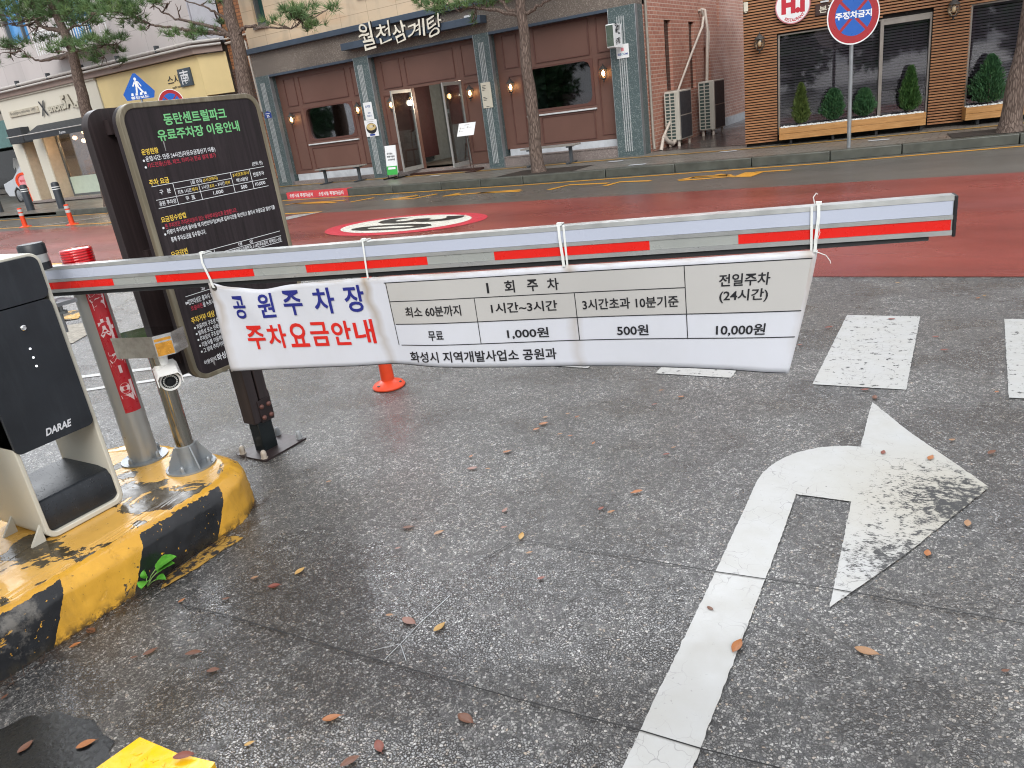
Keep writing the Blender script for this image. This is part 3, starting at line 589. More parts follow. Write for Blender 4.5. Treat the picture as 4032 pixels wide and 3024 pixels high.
for lab_, ss_, f_ in KLT: marking('road_character', lab_, 'road marking', [], M['yel_mark'], .008, 'yellow stretched characters beside the far kerb', strips=[(gq(f_, *p_), .125) for p_ in ss_])
marking('road_character', 'thick yellow stroke with a long tail, rightmost in the kerbside row', 'road marking', [], M['yel_mark'], .008, 'yellow stretched characters beside the far kerb', strips=[(gq(zye, (1600, 182), (1700, 146)), .32), (gq(zye, (1700, 146), (1965, 131)), .10)])
marking('lane_line', 'yellow line along the far edge of the red road beside the orange posts', 'road marking', [], M['yel_mark'], .008, strips=[([(-60, 11.3), (-24, 11.3), (-21, 11.22), (-18, 11.1), (-14, 10.95), (-10.8, 10.83)], 0.11)])
marking('stop_line', 'white slanting line crossing the grey road beside the yellow line', 'road marking', [], M['white_mark'], .0085, strips=[([(-21.6, 11.4), (-20.9, 12.0), (-19.9, 12.75)], 0.16)])
marking('white_wedge', 'white wedge painted on the red road beside the board', 'road marking', [[(-11.55, 10.0), (-10.95, 10.1), (-10.78, 10.82), (-11.3, 10.62)]], M['white_mark'], .009)
marking('centre_line', 'yellow line along the near edge of the red road behind the barrier', 'road marking', [], M['yel_mark'], .009, strips=[([(-30, 6.9), (-12.7, 6.72), (-11.4, 6.7), (-9.9, 6.75)], 0.14)])
marking('lot_line', 'nearer thin white line across the lot behind the steel post', 'road marking', [], M['white_mark'], .0045, strips=[([(-5.85, 2.41), (-5.36, 2.75), (-5.03, 2.97), (-4.5, 3.33)], .055)])
marking('lot_line', 'farther white line across the lot behind the red pole sticker', 'road marking', [], M['white_mark'], .004, strips=[([(-6.1, 2.74), (-5.36, 3.15), (-4.8, 3.46)], .07)])
marking('yellow_edge_stripe', 'faded yellow stripe painted on asphalt along the island foot', 'road marking', [[(-2.605, 1.66), (-2.55, 1.675), (-2.50, 1.68), (-2.512, 1.55), (-2.508, 1.45), (-2.53, 1.30), (-2.56, 1.33), (-2.585, 1.36)]], paint_mark('faded yellow stripe paint', srgb('#a68340'), wear=0.075, crack=0.8), .004)
# saw cuts and pale scratches in the asphalt
marking('saw_cut', 'thin dark saw cut crossing the lane and the upper arrow shaft', 'pavement joint', [], M['joint'], .0065, strips=[([(-1.44, 1.88), (-1.40, 2.0), (-1.32, 2.04), (-.93, 2.068), (-.65, 2.08), (-.29, 2.112), (.21, 2.125), (.8, 2.15)], .0042)], group=None)
marking('saw_cut', 'thin dark saw cut from the island foot crossing the lower arrow shaft', 'pavement joint', [], M['joint'], .0065, strips=[([(-2.35, 1.26), (-2.13, 1.281), (-1.55, 1.302), (-.98, 1.332), (-.63, 1.36), (-.48, 1.364), (-.31, 1.38), (.3, 1.41)], .0042)])
marking('scratch_mark', 'pale branching scratch on the wet asphalt mid lane', 'scratch', [], M['scratch'], .003, strips=[([(-1.44, 1.66), (-1.452, 1.5), (-1.45, 1.40), (-1.452, 1.32)], .0028), ([(-1.45, 1.395), (-1.385, 1.34)], .0024), ([(-1.45, 1.395), (-1.52, 1.335)], .002)])
# rough broken concrete beyond the board
b = MB(); rngl = random.Random(3)
P = [(-9.4, 4.0), (-8.6, 4.35), (-7.9, 4.03), (-7.3, 4.2), (-6.9, 3.6), (-7.6, 3.4), (-8.6, 3.2), (-9.6, 3.3)]
b.poly([(x+rngl.uniform(-.1, .1), y+rngl.uniform(-.1, .1), .006) for x, y in P]); struct('concrete_patch', b, mat('rough pebbly concrete', '#8f887c', 0.7, var=0.35, vs=25, bump=0.7, bs=60), smooth=False)
b = MB(); b.poly([(-8.7, 4.4, .01), (-8.3, 4.48, .01), (-7.95, 4.2, .01), (-8.2, 4.02, .01), (-8.75, 4.15, .01)]); tag(b.build('yellow_patch', M['isl_top'], None, smooth=False), 'small faded yellow painted patch on concrete behind the silver pole', 'road marking')
b = MB(); b.poly([(x*1+.012*math.sin(i_*2.7), y+.008*math.sin(i_*4.1), .004) for i_, (x, y) in enumerate(circ(-2.13, .62, .25, .15, 32))]); tag(b.build('tar_patch', mat('black wet tar', '#131416', 0.25, var=0.3, vs=20, bump=0.4), None, smooth=False), 'dark oval tar patch at the bottom left corner', 'tar patch')
# ================================================================== FOREGROUND
# ---- striped island: rounded end, worn yellow top, black and yellow side stripes
isl = thing('traffic_island', 'yellow and black striped concrete island under the barrier machine', 'traffic island', (-3.15, 0.8, 0))
def isl_outline(g, y0=-2.0):
    P = [(-2.605+g, y0)]
    r = .34; cxr, cyr = -2.605-r, 2.03-r-.02
    P += [(cxr+(r+g)*math.cos(R(a)), cyr+(r+g)*1.02*math.sin(R(a))) for a in range(0, 91, 10)]
    cxl = -3.73+r
    P += [(cxl+(r+g)*math.cos(R(a)), cyr+(r+g)*math.sin(R(a))) for a in range(90, 181, 10)]
    P += [(-3.73-g, y0)]
    return P
bnds = [-2.0, -.6, -.1, .5, .926, 1.238, 1.627, 3.0]   # stripe limits along the side
def densify(P, g):
    out = []
    for i in range(len(P)-1):
        (xa, ya), (xb, yb) = P[i], P[i+1]; k = max(1, int(math.hypot(xb-xa, yb-ya)/.016))
        for j in range(k): out.append((xa+(xb-xa)*j/k, ya+(yb-ya)*j/k))
    return out+[P[-1]]
b = MB(); prof = [(0.0, 0.0), (-.002, .02), (-.003, .04), (-.005, .06), (-.006, .08), (-.008, .10), (-.009, .12), (-.011, .14), (-.013, .154), (-.022, .163), (-.035, .174), (-.05, .186), (-.062, .192), (-.085, .196)]
base = densify(isl_outline(0), 0); n_ = len(base)
cen = np.array([-3.17, 0]);
rows = []
for g, z in prof:
    row = []
    for i, (x, y) in enumerate(base):
        t = np.array(base[min(i+1, n_-1)])-np.array(base[max(i-1, 0)]); t = t/np.linalg.norm(t); nrm = np.array([t[1], -t[0]])
        jx = rng.normal(0, .0018)
        row.append((x+nrm[0]*(g+jx), y+nrm[1]*(g+jx), z+(rng.normal(0, .0015) if z else 0)))
    rows.append(row)
V = [p for r_ in rows for p in r_]
b.add(V, [(k*n_+i, k*n_+i+1, (k+1)*n_+i+1, (k+1)*n_+i) for k in range(len(rows)-1) for i in range(n_-1)])
b.build('side', island_paint(), isl, ang=70)
b = MB(); b.poly([(x, y, z+.0) for x, y, z in rows[-1]]); b.build('top', M['isl_top'], isl, smooth=False)
# ---- barrier gate
gate = thing('barrier_gate', 'cream and black parking barrier machine with a red striped boom across the lane', 'parking barrier', (-3.15, 1.34, .196))
XF = -2.96; YA, YB, ZA, ZB = 1.178, 1.504, .2, 1.255
fg = Fr((XF, 0, 0), (0, 1, 0))          # u=+y, v=+z, n=+x
b = MB(); b.ring(fg, rrect(YA, YB, ZA, ZB, .042, 6), rrect(YA+.017, YB-.017, ZA+.022, ZB-.012, .03, 6), -.36, 0); b.build('cabinet', M['cab'], gate, bevel=.004)
b = MB(); pl = [(YA+.004, .575), (YB-.028, .552)]
lo = [(y, z) for y, z in rrect(YA+.0, YB-.022, .566, 1.083, .022, 5)]
hi = [(y, z) for y, z in rrect(YA+.0, YB-.018, 1.088, 1.248, .012, 5)]
b.prism(fg, lo, -.30, .012); b.prism(fg, rrect(YA, YB-.018, 1.088, 1.245, .03, 5), -.30, .012); b.build('front_panel', M['blkpanel'], gate, bevel=.005)
b = MB(); cs = [(YA+.018, .222), (YB-.018, .222), (YB-.018, .30), (YA+.018, .30)]
sec = [(-.34, .222), (-.018, .222), (-.012, .24), (-.012, .325), (-.03, .352), (-.09, .362), (-.34, .362)]
fs = Fr((XF, YA+.018, 0), (1, 0, 0)); b.prism(fs, sec, -(YB-YA-.036), 0); b.build('base_cushion', M['blkpanel'], gate, bevel=.006)
b = MB(); b.lathe([(.0105, 0), (.0105, .004), (.008, .006), (.008, .003), (.0045, .003), (.0045, .008), (0.001, .008)], (XF+.012, 1.355, 1.005), 20, 0, (1, 0, 0)); b.build('lock', M['chrome'], gate)
for z in (.925, .891, .857):
    b = MB(); b.lathe([(.0042, 0), (.0038, .002), (.001, .003)], (XF+.012, 1.352, z), 14, 0, (1, 0, 0)); b.build('indicator', M['led'], gate)
b = MB(); b.text('DARAE', lambda y_, z_, c_=0: fg(y_+(z_-.608)*.28, z_, 0), 1.300, 1.398, .594, .622, 0, .035); bd = MB(); bd.text('D', Fr((0, YA-.001, 0), (1, 0, 0)), -3.285, -3.225, .44, .50, 0, .03); bd.build('side_letter', M['logo2'], gate, smooth=False, recalc=False)
for i in range(len(b.v)//1): pass
vv = []
for x, y, z in b.v:
    vv.append((XF+.0135, y, z) if y > YA else (x, y, z))
b.v = vv; b.build('logo_lettering', [M['logo'], M['logo2']], gate, smooth=False, recalc=False)
for x in (-2.99, -3.20):
    b = MB(); b.prism(Fr((x, YA, .197), (0, -1, 0)), [(0, 0), (.055, 0), (.05, .008), (0, .07)], -.006, .006); b.build('anchor_fin', M['cab'], gate, bevel=.001)
b = MB(); b.lathe([(.05, 0), (.05, .03)], (-3.19, 1.60, 1.16), 24, 0); b.lathe([(.05, .03), (.05, .062)], (-3.19, 1.60, 1.16), 24, 1); b.lathe([(.05, .062), (.05, .098), (.044, .106), (.001, .108)], (-3.19, 1.60, 1.16), 24, 0)
b.build('pivot_cap', [M['blkpanel'], M['alu']], gate)
b = MB(); b.tube([(-3.16, 1.60, 1.03), (-3.16, 1.60, .9)], .014, 10); b.box(-3.22, -3.10, 1.50, 1.66, 1.015, 1.03); b.lathe([(.02, 0), (.02, .012), (.008, .012), (.008, .03)], (-3.13, 1.60, .98), 6); b.build('pivot_bracket', M['silver2'], gate)
BA = np.array([-3.28814763, 1.68983122, 0]); BD = np.array([math.cos(R(12.608)), math.sin(R(12.608)), 0]); fb = Fr(BA, BD)   # n points to the viewer
S0, S1 = -.14, 3.322
b = MB(); sec = [(1.150, -.002), (1.1495, -.05), (1.1405, -.052), (1.0405, -.052), (1.0405, 0.0), (1.054, .0), (1.054, -.004), (1.0845, -.004), (1.0845, 0.0), (1.0965, 0.0), (1.0965, -.004), (1.108, -.004), (1.1365, -.004), (1.1365, 0.0)]
fsec = Fr(BA, (0, 0, 1), np.cross(BD, (0, 0, 1)))   # u=z, v=toward viewer-normal, n=?
b.v = []; nS = len(sec)
V = [fb(S0, z, c) for z, c in sec]+[fb(S1, z, c) for z, c in sec]
b.add(V, [(i, (i+1) % nS, nS+(i+1) % nS, nS+i) for i in range(nS)]+[tuple(range(nS-1, -1, -1)), tuple(range(nS, 2*nS))])
boom = b.build('boom', M['alu'], gate, ang=25)
b = MB(); b.obox(fb, S0, S1-.002, 1.0972, 1.1358, -.006, -.0015); b.build('diffuser', M['led_strip'], boom, smooth=False)
b = MB(); b.obox(fb, S0, S1-.002, 1.0546, 1.0840, -.006, -.0030); b.build('face_strip', M['refl_grey'], boom, smooth=False)
for a, c in ((S0, .312), (.533, .997), (1.228, 1.718), (1.966, 2.485), (2.752, 3.318)):
    b = MB(); b.obox(fb, a, c, 1.0548, 1.0838, -.005, -.0020); b.build('red_stripe', M['refl_red'], boom, smooth=False)
b = MB(); V = [fb(s, z-(0.004 if s < 3.2 else 0), c) for s in (S0, 1.0, 2.2, 2.9, 3.267) for z, c in ((1.0405, -.012), (1.028, -.010), (1.025, -.018), (1.026, -.034), (1.0405, -.038))]
b.add(V, [(k*5+i, k*5+(i+1) % 5, (k+1)*5+(i+1) % 5, (k+1)*5+i) for k in range(4) for i in range(5)]+[tuple(range(5)), tuple(range(24, 19, -1))]); b.build('rubber_edge', M['blkrub'], boom)
b = MB(); b.obox(fb, S1, S1+.009, 1.036, 1.149, -.053, .002); b.build('end_cap', M['blkrub'], boom, bevel=.002)
# ---- fee banner hanging from the boom
ban = thing('fee_banner', 'white vinyl parking fee banner hanging from the barrier boom on cable ties', 'banner', (BA[0], BA[1], 1.15))
def btop(s): return 1.0235-.006*math.sin((s-.79)/.7*math.pi)**2*(1 if s < 1.5 else .25)-(.016*math.exp(-((s-1.02)/.09)**2) if s < 1.4 else 0)+(.018*math.exp(-((s-.79)/.05)**2))
def bbot(s):
    xs = [.79, 1.1, 1.5, 1.7, 2.0, 2.4, 2.75, 2.89, 2.975]; ys = [.676, .678, .686, .676, .668, .663, .655, .646, .643]
    return float(np.interp(s, xs, ys))
def bwave(s, z):
    t = min(1, max(0, (1.03-z)/.36))
    return .004+t*(.012*math.sin(s*5.2-1.0)+.010*math.sin(s*2.3+.6))-.02*t*math.exp(-((s-1.52)/.12)**2)+.006*math.sin(s*21+z*14)*(1-t)*math.exp(-((s-.95)/.16)**2)
def bslant(s, z):   # hanging edges lean a little
    t = (1.03-z)/.36
    return s+.0*t-.075*max(0, (s-2.6)/.37)*max(0, t)**1.15*(1 if s > 2.6 else 0)
def bfn(s, z, c=0.0):
    t = (btop(s)-z)
    return fb(bslant(s, z), z, bwave(s, z)+c)
b = MB(); ns, nz = 150, 18; gv = []
for i in range(ns+1):
    s = .782+(2.976-.782)*i/ns; a, c = btop(s), bbot(s)
    for j in range(nz+1): gv.append(bfn(s, a+(c-a)*j/nz))
gf = [(i*(nz+1)+j, (i+1)*(nz+1)+j, (i+1)*(nz+1)+j+1, i*(nz+1)+j+1) for i in range(ns) for j in range(nz)]
b.add(gv, gf); cl = b.build('cloth', M['cloth'], ban, recalc=False, ang=80)
md = cl.modifiers.new('thickness', 'SOLIDIFY'); md.thickness = .0012; md.offset = 0
b = MB()
def bq(s0, s1, z0, z1, c, m, n=None):
    n = n or max(1, int((s1-s0)/.02)); k = max(1, int((z1-z0)/.03))
    v = [bfn(s0+(s1-s0)*i/n, z0+(z1-z0)*j/k, c) for i in range(n+1) for j in range(k+1)]
    b.add(v, [(i*(k+1)+j, (i+1)*(k+1)+j, (i+1)*(k+1)+j+1, i*(k+1)+j+1) for i in range(n) for j in range(k)], m)
bq(1.542, 2.962, .844, 1.001, .0016, 0); 
for z, s0, s1 in ((1.0005, 1.538, 2.965), (.930, 1.544, 2.588), (.8435, 1.55, 2.965), (.762, 1.555, 2.965)): bq(s0, s1, z-.0015, z+.0015, .0025, 1)
for s, z0, z1 in ((1.545, .762, 1.0), (1.874, .762, .93), (2.229, .762, .93), (2.589, .760, 1.0)): bq(s-.0013, s+.0013, z0, z1, .0026, 1, 1)
def bt(t, s0, s1, z0, z1, m, bold=.018):
    v, f, asp = text2d(t, bold)
    b.add([bfn(s0+x*(s1-s0), z0+y*(z1-z0), .0034) for x, y in v], f, m)
bt('공', .872, .930, .893, .985, 2, .02); bt('원', .985, 1.055, .892, .988, 2, .02); bt('주', 1.098, 1.182, .896, .994, 2, .02); bt('차', 1.232, 1.322, .897, .997, 2, .02); bt('장', 1.365, 1.448, .898, 1.0, 2, .02)
for i, ch in enumerate('주차요금안내'):
    s = .897+i*.0955; bt(ch, s, s+.082, .765+.0015*i, .863+.001*i, 3, .022)
bt('1', 1.925, 1.933, .944, .980, 1); bt('회', 1.99, 2.026, .942, .985, 1); bt('주', 2.07, 2.108, .943, .984, 1); bt('차', 2.140, 2.180, .943, .984, 1)
bt('최소 60분까지', 1.600, 1.818, .869, .908, 1); bt('1시간~3시간', 1.93, 2.166, .871, .908, 1); bt('3시간초과 10분기준', 2.252, 2.566, .868, .906, 1)
bt('전일주차', 2.696, 2.852, .928, .967, 1); bt('(24시간)', 2.698, 2.852, .876, .918, 1)
bt('무료', 1.676, 1.735, .779, .816, 1); bt('1,000원', 1.975, 2.124, .775, .814, 1); bt('500원', 2.360, 2.464, .775, .812, 1); bt('10,000원', 2.690, 2.860, .769, .808, 1)
bt('화성시 지역개발사업소 공원과', 1.583, 2.142, .695, .737, 1)
for k_ in range(110):
    sa_, sb2 = .79+(2.965-.79)*k_/110, .79+(2.965-.79)*(k_+1)/110
    b.add([bfn(sa_, bbot(sa_)+.0006, .0018), bfn(sb2, bbot(sb2)+.0006, .0018), bfn(sb2, bbot(sb2)+.003, .0018), bfn(sa_, bbot(sa_)+.003, .0018)], [(0, 1, 2, 3)], 1)
b.build('fee_table', [M['cl_grey'], M['cl_blk'], M['cl_blue'], M['cl_red']], cl, smooth=False, recalc=False)
b = MB(); c = bfn(.806, 1.022); b.lathe([(.0055, .002), (.0065, .004), (.0115, .004), (.0125, .001), (.0125, -.003), (.0055, -.003)], c, 20, 0, fb.n); b.build('eyelet', M['lantern'], ban)
TL = ['white cable tie over the boom at the left corner of the banner', 'thin white cable tie between the blue lettering and the fee table', 'white cable tie over the boom above the 3-hour column', 'white cable tie with a curled tail at the right end of the banner']
for k, (sa, sb_, zb) in enumerate(((.783, .806, 1.022), (1.485, 1.481, 1.022), (2.200, 2.205, 1.021), (2.976, 2.967, 1.018))):
    t = thing('cable_tie', TL[k], 'cable tie', fb(sa, 1.15, 0), 'cable ties holding the banner')
    P = [fb(sb_, zb, .008), fb(sb_*.7+sa*.3, 1.06, .008), fb(sa, 1.12, .006), fb(sa, 1.1535, .002), fb(sa, 1.1545, -.02), fb(sa, 1.153, -.054), fb(sa, 1.09, -.0565), fb(sb_, 1.025, -.045), fb(sb_, zb-.006, -.02), fb(sb_, zb, .008)]
    b = MB(); w = .0045 if k != 1 else .003
    for i in range(len(P)-1):
        d = P[i+1]-P[i]; nn = np.cross(d, BD); nn = nn/np.linalg.norm(nn)*.0012; ss = BD*w
        b.add([P[i]-ss-nn, P[i]+ss-nn, P[i]+ss+nn, P[i]-ss+nn, P[i+1]-ss-nn, P[i+1]+ss-nn, P[i+1]+ss+nn, P[i+1]-ss+nn], [(0, 1, 5, 4), (1, 2, 6, 5), (2, 3, 7, 6), (3, 0, 4, 7), (0, 3, 2, 1), (4, 5, 6, 7)])
    b.build('strap', M['tie'], t)
    b = MB(); b.obox(fb, sa+.0-.0075, sa+.0085, 1.152, 1.162, -.014, .001)
    if k == 3:
        b.tube([fb(sa-.01, 1.155, -.01), fb(sa-.014, 1.175, -.01), fb(sa-.006, 1.186, -.01), fb(sa-.002, 1.182, -.01)], .0016, 6)
        b.tube([fb(sb_+.003, 1.02, .012), fb(sb_+.03, 1.008, .014), fb(sb_+.042, .99, .014), fb(sb_+.043, .983, .014)], .0014, 6)
        b.tube([fb(sb_+.008, 1.10, .010), fb(sb_+.013, 1.075, .012), fb(sb_+.004, 1.05, .012)], .001, 5)
    if k == 2: b.obox(fb, sa+.012, sa+.019, 1.02, 1.153, .001, .004)
    if k == 3: b.obox(fb, sa-.022, sa-.015, 1.02, 1.15, .001, .004)
    b.build('head', M['tie'], t, bevel=.001)
# ---- silver warning pole with red lamp
sp = thing('warning_light_pole', 'silver pole with a red lamp on top and a red vertical sticker', 'warning pole', (-3.28, 1.817, .196))
PX, PY = -3.28, 1.817
b = MB(); b.lathe([(.064, .0), (.064, .915)], (PX, PY, .2), 40); b.build('post', M['silver'], sp)
b = MB(); b.prism(Fr((PX, PY, .196), (1, 0, 0), (0, 1, 0)), circ(0, 0, .105, n=40), 0, .009); b.build('flange', M['silver2'], sp, bevel=.002)
def bolt(mb, x, y, z, s=1.0, m=0):
    mb.lathe([(.017*s, 0), (.017*s, .003*s), (.0115*s, .003*s), (.0115*s, .016*s)], (x, y, z), 6, m)
    mb.lathe([(.010*s, .016*s), (.0095*s, .024*s), (.006*s, .030*s), (.001, .032*s)], (x, y, z), 14, m)
for a in (10, 100, 190, 285):
    b = MB(); bolt(b, PX+.085*math.cos(R(a)), PY+.085*math.sin(R(a)), .205); b.build('anchor_bolt', M['silver2'], sp)
b = MB(); zs = [0, .004]; prf = [(.0645, 0)]
for i in range(8): prf += [(.0650, .006+i*.0092), (.0638, .0115+i*.0092)]
prf += [(.064, .081), (.058, .086), (.001, .0875)]
b.lathe(prf, (PX, PY, 1.115), 40); b.build('lamp', M['lamp_red'], sp)
# sticker wrapped on the camera side of the post
ang0 = math.atan2(-PY, -PX)
def wrap(off):
    return lambda a, z: np.array([PX+(.064+off)*math.cos(ang0+a/.064), PY+(.064+off)*math.sin(ang0+a/.064), z])
st = MB(); fw = wrap(.0006); A0, A1 = -.018, .058
n = 14; v = [fw(A0+(A1-A0)*i/n, z) for i in range(n+1) for z in (.452, 1.09)]
st.add(v, [(2*i, 2*i+2, 2*i+3, 2*i+1) for i in range(n)], 0); fw2 = wrap(.0012)
for ch, za, zb in (('출', .935, 1.045), ('차', .795, .895), ('주', .64, .745), ('의', .502, .60)): st.text(ch, fw2, A0+.006, A1-.007, za, zb, 1, .05)
st.build('sticker', [M['stick_red'], M['stick_wht']], sp, recalc=False)
# ---- stainless camera post
ss = thing('camera_post', 'stainless steel post with gusseted base and faceted box on top', 'steel post', (-2.955, 1.83, .196))
QX, QY = -2.955, 1.83
b = MB(); b.lathe([(.0375, 0), (.0375, .56)], (QX, QY, .2), 36); b.build('post', M['steel'], ss)
b = MB(); b.lathe([(.045, 0.0), (.045, .105), (.038, .108)], (QX, QY, .2), 36); b.build('sleeve', M['silver2'], ss)
b = MB(); b.prism(Fr((QX, QY, .197), (1, 0, 0), (0, 1, 0)), circ(0, 0, .108, n=44), 0, .008); b.build('flange', M['silver2'], ss, bevel=.002)
for a in (5, 95, 185, 275):
    d = np.array([math.cos(R(a-20)), math.sin(R(a-20)), 0]); b = MB(); b.prism(Fr((QX, QY, .205), d), [(.04, 0), (.10, 0), (.10, .012), (.052, .10), (.04, .10)], -.003, .003); b.build('gusset', M['silver2'], ss)
for a in (30, 120, 210, 300):
    b = MB(); bolt(b, QX+.085*math.cos(R(a)), QY+.085*math.sin(R(a)), .205, .95); b.build('anchor_bolt', M['silver2'], ss)
k = 1.014; poly = [(-3.016*k, 1.692*k), (-2.806*k, 1.739*k), (-2.774*k, 1.802*k), (-2.798*k, 1.882*k), (-3.0*k, 1.85*k), (-3.045*k, 1.765*k)]
b = MB(); fz = Fr((0, 0, 0), (1, 0, 0), (0, 1, 0)); b.prism(fz, poly, .747, .836); c_ = np.mean(poly, axis=0)
b.prism(fz, [tuple(c_+(np.array(p)-c_)*1.012) for p in poly], .826, .8385); bxo = b.build('box', M['mirror'], ss, bevel=.0012)
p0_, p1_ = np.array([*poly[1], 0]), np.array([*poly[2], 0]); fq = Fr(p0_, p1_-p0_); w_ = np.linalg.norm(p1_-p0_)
b = MB(); b.obox(fq, .003, w_-.003, .751, .806, 0, .0012); b.obox(fq, .003, w_-.003, .813, .824, 0, .0012); b.build('face_strip', mat('amber painted reflection', '#c98f35', 0.22, 0.35, var=0.25, vs=40), bxo)  # yellow reflection painted onto this one facet as amber colour
# ---- bullet camera under the box
lens_c = G((1113/1.659, 900+998/1.659), .632); K = 1.25
aim = np.array([C0[0]-lens_c[0]+.25, C0[1]-lens_c[1], -.62]); aim /= np.linalg.norm(aim)
upv = np.array([0, 0, 1.0]); fu = np.cross(upv, aim); fu /= np.linalg.norm(fu); fc = Fr(lens_c, fu, np.cross(aim, fu))
kp = lens_c-aim*.085; kp[2] = .747
sc_ = thing('security_camera', 'white bullet security camera with an LED ring under the steel box', 'security camera', kp)
b = MB(); b.lathe([(.032, 0), (.032, -.006), (.022, -.014), (.019, -.055), (.017, -.085)], kp, 24); b.build('bracket', M['cam_wht'], sc_)
sp_ = lambda P_: [(r_*K, z_*K) for r_, z_ in P_]
b = MB(); b.lathe(sp_([(.0, -.105), (.026, -.104), (.030, -.09), (.031, -.012), (.0335, -.012), (.0345, -.004), (.0335, .003), (.029, .003), (.027, -.004), (.001, -.004)]), lens_c, 36, 0, aim); b.build('body', M['cam_wht'], sc_)
b = MB(); hood = sp_([(-.040, -.004), (-.040, .024), (-.031, .037), (.031, .037), (.040, .024), (.040, -.004), (.0365, -.004), (.0365, .022), (.029, .0335), (-.029, .0335), (-.0365, .022), (-.0365, -.004)])
b.prism(fc, hood, -.12, .026); b.build('hood', M['cam_wht'], sc_, bevel=.001)
b = MB(); b.lathe(sp_([(.0285, -.003), (.027, -.0005), (.001, -.0005)]), lens_c, 32, 0, aim); b.lathe(sp_([(.0135, .0), (.012, .003), (.001, .0035)]), lens_c, 24, 0, aim); ln = b.build('lens_face', M['lens'], sc_)
b = MB()
for i in range(20):
    a = 2*math.pi*i/20; b.lathe(sp_([(.0028, .0), (.0026, .0014), (.0005, .0018)]), fc(.021*K*math.cos(a), .021*K*math.sin(a), 0), 8, 0, aim)
b.build('led_ring', mat('led lenses', '#b8bab8', 0.25), ln)
# ---- information board
IPC = np.array([-3.10, 2.37, 0]); phi = R(88); IU = np.array([math.cos(phi), math.sin(phi), 0]); fi = Fr(IPC, IU)
ib = thing('information_board', 'tall dark double-sided parking information board on a bolted post', 'information board', IPC)
b = MB(); b.prism(fi, rrect(-.345, .388, .520, 1.738, .075, 8), .035, .086); b.build('front_panel', M['board'], ib, bevel=.004)
b = MB(); b.ring(fi, rrect(-.346, .389, .519, 1.739, .076, 8), rrect(-.324, .366, .541, 1.717, .056, 8), .060, .0905); b.build('frame', M['bframe'], ib, bevel=.003)
b = MB(); b.prism(fi, rrect(-.372, .36, .52, 1.738, .075, 8), -.155, -.105); b.build('rear_panel', M['post'], ib, bevel=.004)
b = MB(); b.obox(fi, -.064, -.006, .17, 1.66, -.062, .030); b.obox(fi, .004, .062, .17, 1.66, -.062, .030); b.build('post', M['post'], ib, bevel=.005)
b = MB()
for z in (.62, 1.1, 1.66): b.obox(fi, -.30, .30, z-.03, z+.03, -.104, -.063)
for z in (1.64,): b.obox(fi, -.29, -.20, z-.02, z+.02, -.063, .034)
b.obox(fi, -.09, -.066, .60, .72, -.10, .034); b.build('cross_rail', M['post'], ib)
b = MB(); b.obox(fi, -.045, .045, .006, .17, -.05, .022); b.build('stub', mat('bare dark steel stub', '#1d2325', 0.22, 0.3, var=0.2), ib, bevel=.003)
b = MB(); b.prism(Fr((IPC[0], IPC[1], .0), IU, np.cross((0, 0, 1), IU)), [(-.12, -.115), (.16, -.115), (.16, .115), (-.12, .115)], .001, .010); b.build('base_plate', M['postplate'], ib, bevel=.001)
for a, c, k_ in ((-.10, .085, 'cap2'), (.14, .085, 'cap'), (-.10, -.085, 'cap2'), (.14, -.085, 'cap')):
    q = fi(a, .010, c); b = MB(); b.lathe([(.019, 0), (.019, .004), (.015, .004), (.015, .026)], q, 6); b.lathe([(.0145, .026), (.013, .036), (.008, .043), (.001, .045)], q, 16); b.build('anchor_cap', M[k_], ib)
b = MB(); b.obox(fi, .0625, .067, .175, .315, -.05, .028); ptp = b.build('joint_plate', M['postplate'], ib, bevel=.001)
b = MB(); b.obox(fi, -.022, .058, .165, .285, .0305, .036); ptf = b.build('joint_plate', M['postplate'], ib, bevel=.001)
for a in (0, .045):
    for z in (.19, .25):
        b = MB(); b.lathe([(.013, 0), (.0125, .006), (.008, .011), (.001, .0125)], fi(a-.004, z, .036), 14, 0, fi.n); b.build('rivet', M['rust'], ptf)
b = MB(); GRN, YEL, WHT, RED = 0, 1, 2, 3; ft = Fr(fi(0, 0, .0868), IU)
def L_(t, x0, x1, z0, z1, m, bold=.012): b.text(t, ft, x0, x1, z0, z1, m, bold)
def H_(z, x0, x1, w=.0011): b.obox(ft, x0, x1, z-w, z+w, -.0005, .0002, WHT)
def V_(x, z0, z1, w=.0011): b.obox(ft, x-w, x+w, z0, z1, -.0005, .0002, WHT)
def dot(x, z): b.poly([ft(x+.005*math.cos(2*math.pi*i/14), z+.005*math.sin(2*math.pi*i/14)) for i in range(14)], WHT)
L_('동탄센트럴파크', -.143, .184, 1.637, 1.686, GRN, .025); L_('유료주차장 이용안내', -.193, .240, 1.577, 1.624, GRN, .025)
L_('운영현황', -.288, -.208, 1.531, 1.556, YEL, .02); dot(-.288, 1.509); L_('운영시간: 연중 24시간(자동요금정산기 이용)', -.278, .076, 1.500, 1.525, WHT); dot(-.288, 1.482); L_('카드전용(신용, 체크, 티머니) 현금 결제 불가', -.278, .072, 1.474, 1.498, RED)
L_('(단위: 원)', .262, .325, 1.410, 1.430, WHT); L_('주차 요금', -.293, -.198, 1.405, 1.431, YEL, .02)
H_(1.401, -.287, .329); H_(1.3745, -.184, .126); H_(1.3435, -.284, .329); H_(1.3085, -.283, .329); V_(-.184, 1.3085, 1.401); V_(-.058, 1.3085, 1.3745); V_(.126, 1.3085, 1.401); V_(.239, 1.3085, 1.401)
L_('구', -.258, -.24, 1.363, 1.382, WHT); L_('분', -.222, -.203, 1.363, 1.383, WHT); L_('1회 주차', -.095, -.035, 1.379, 1.397, WHT); L_('(3시간까지)', -.030, .050, 1.379, 1.397, YEL)
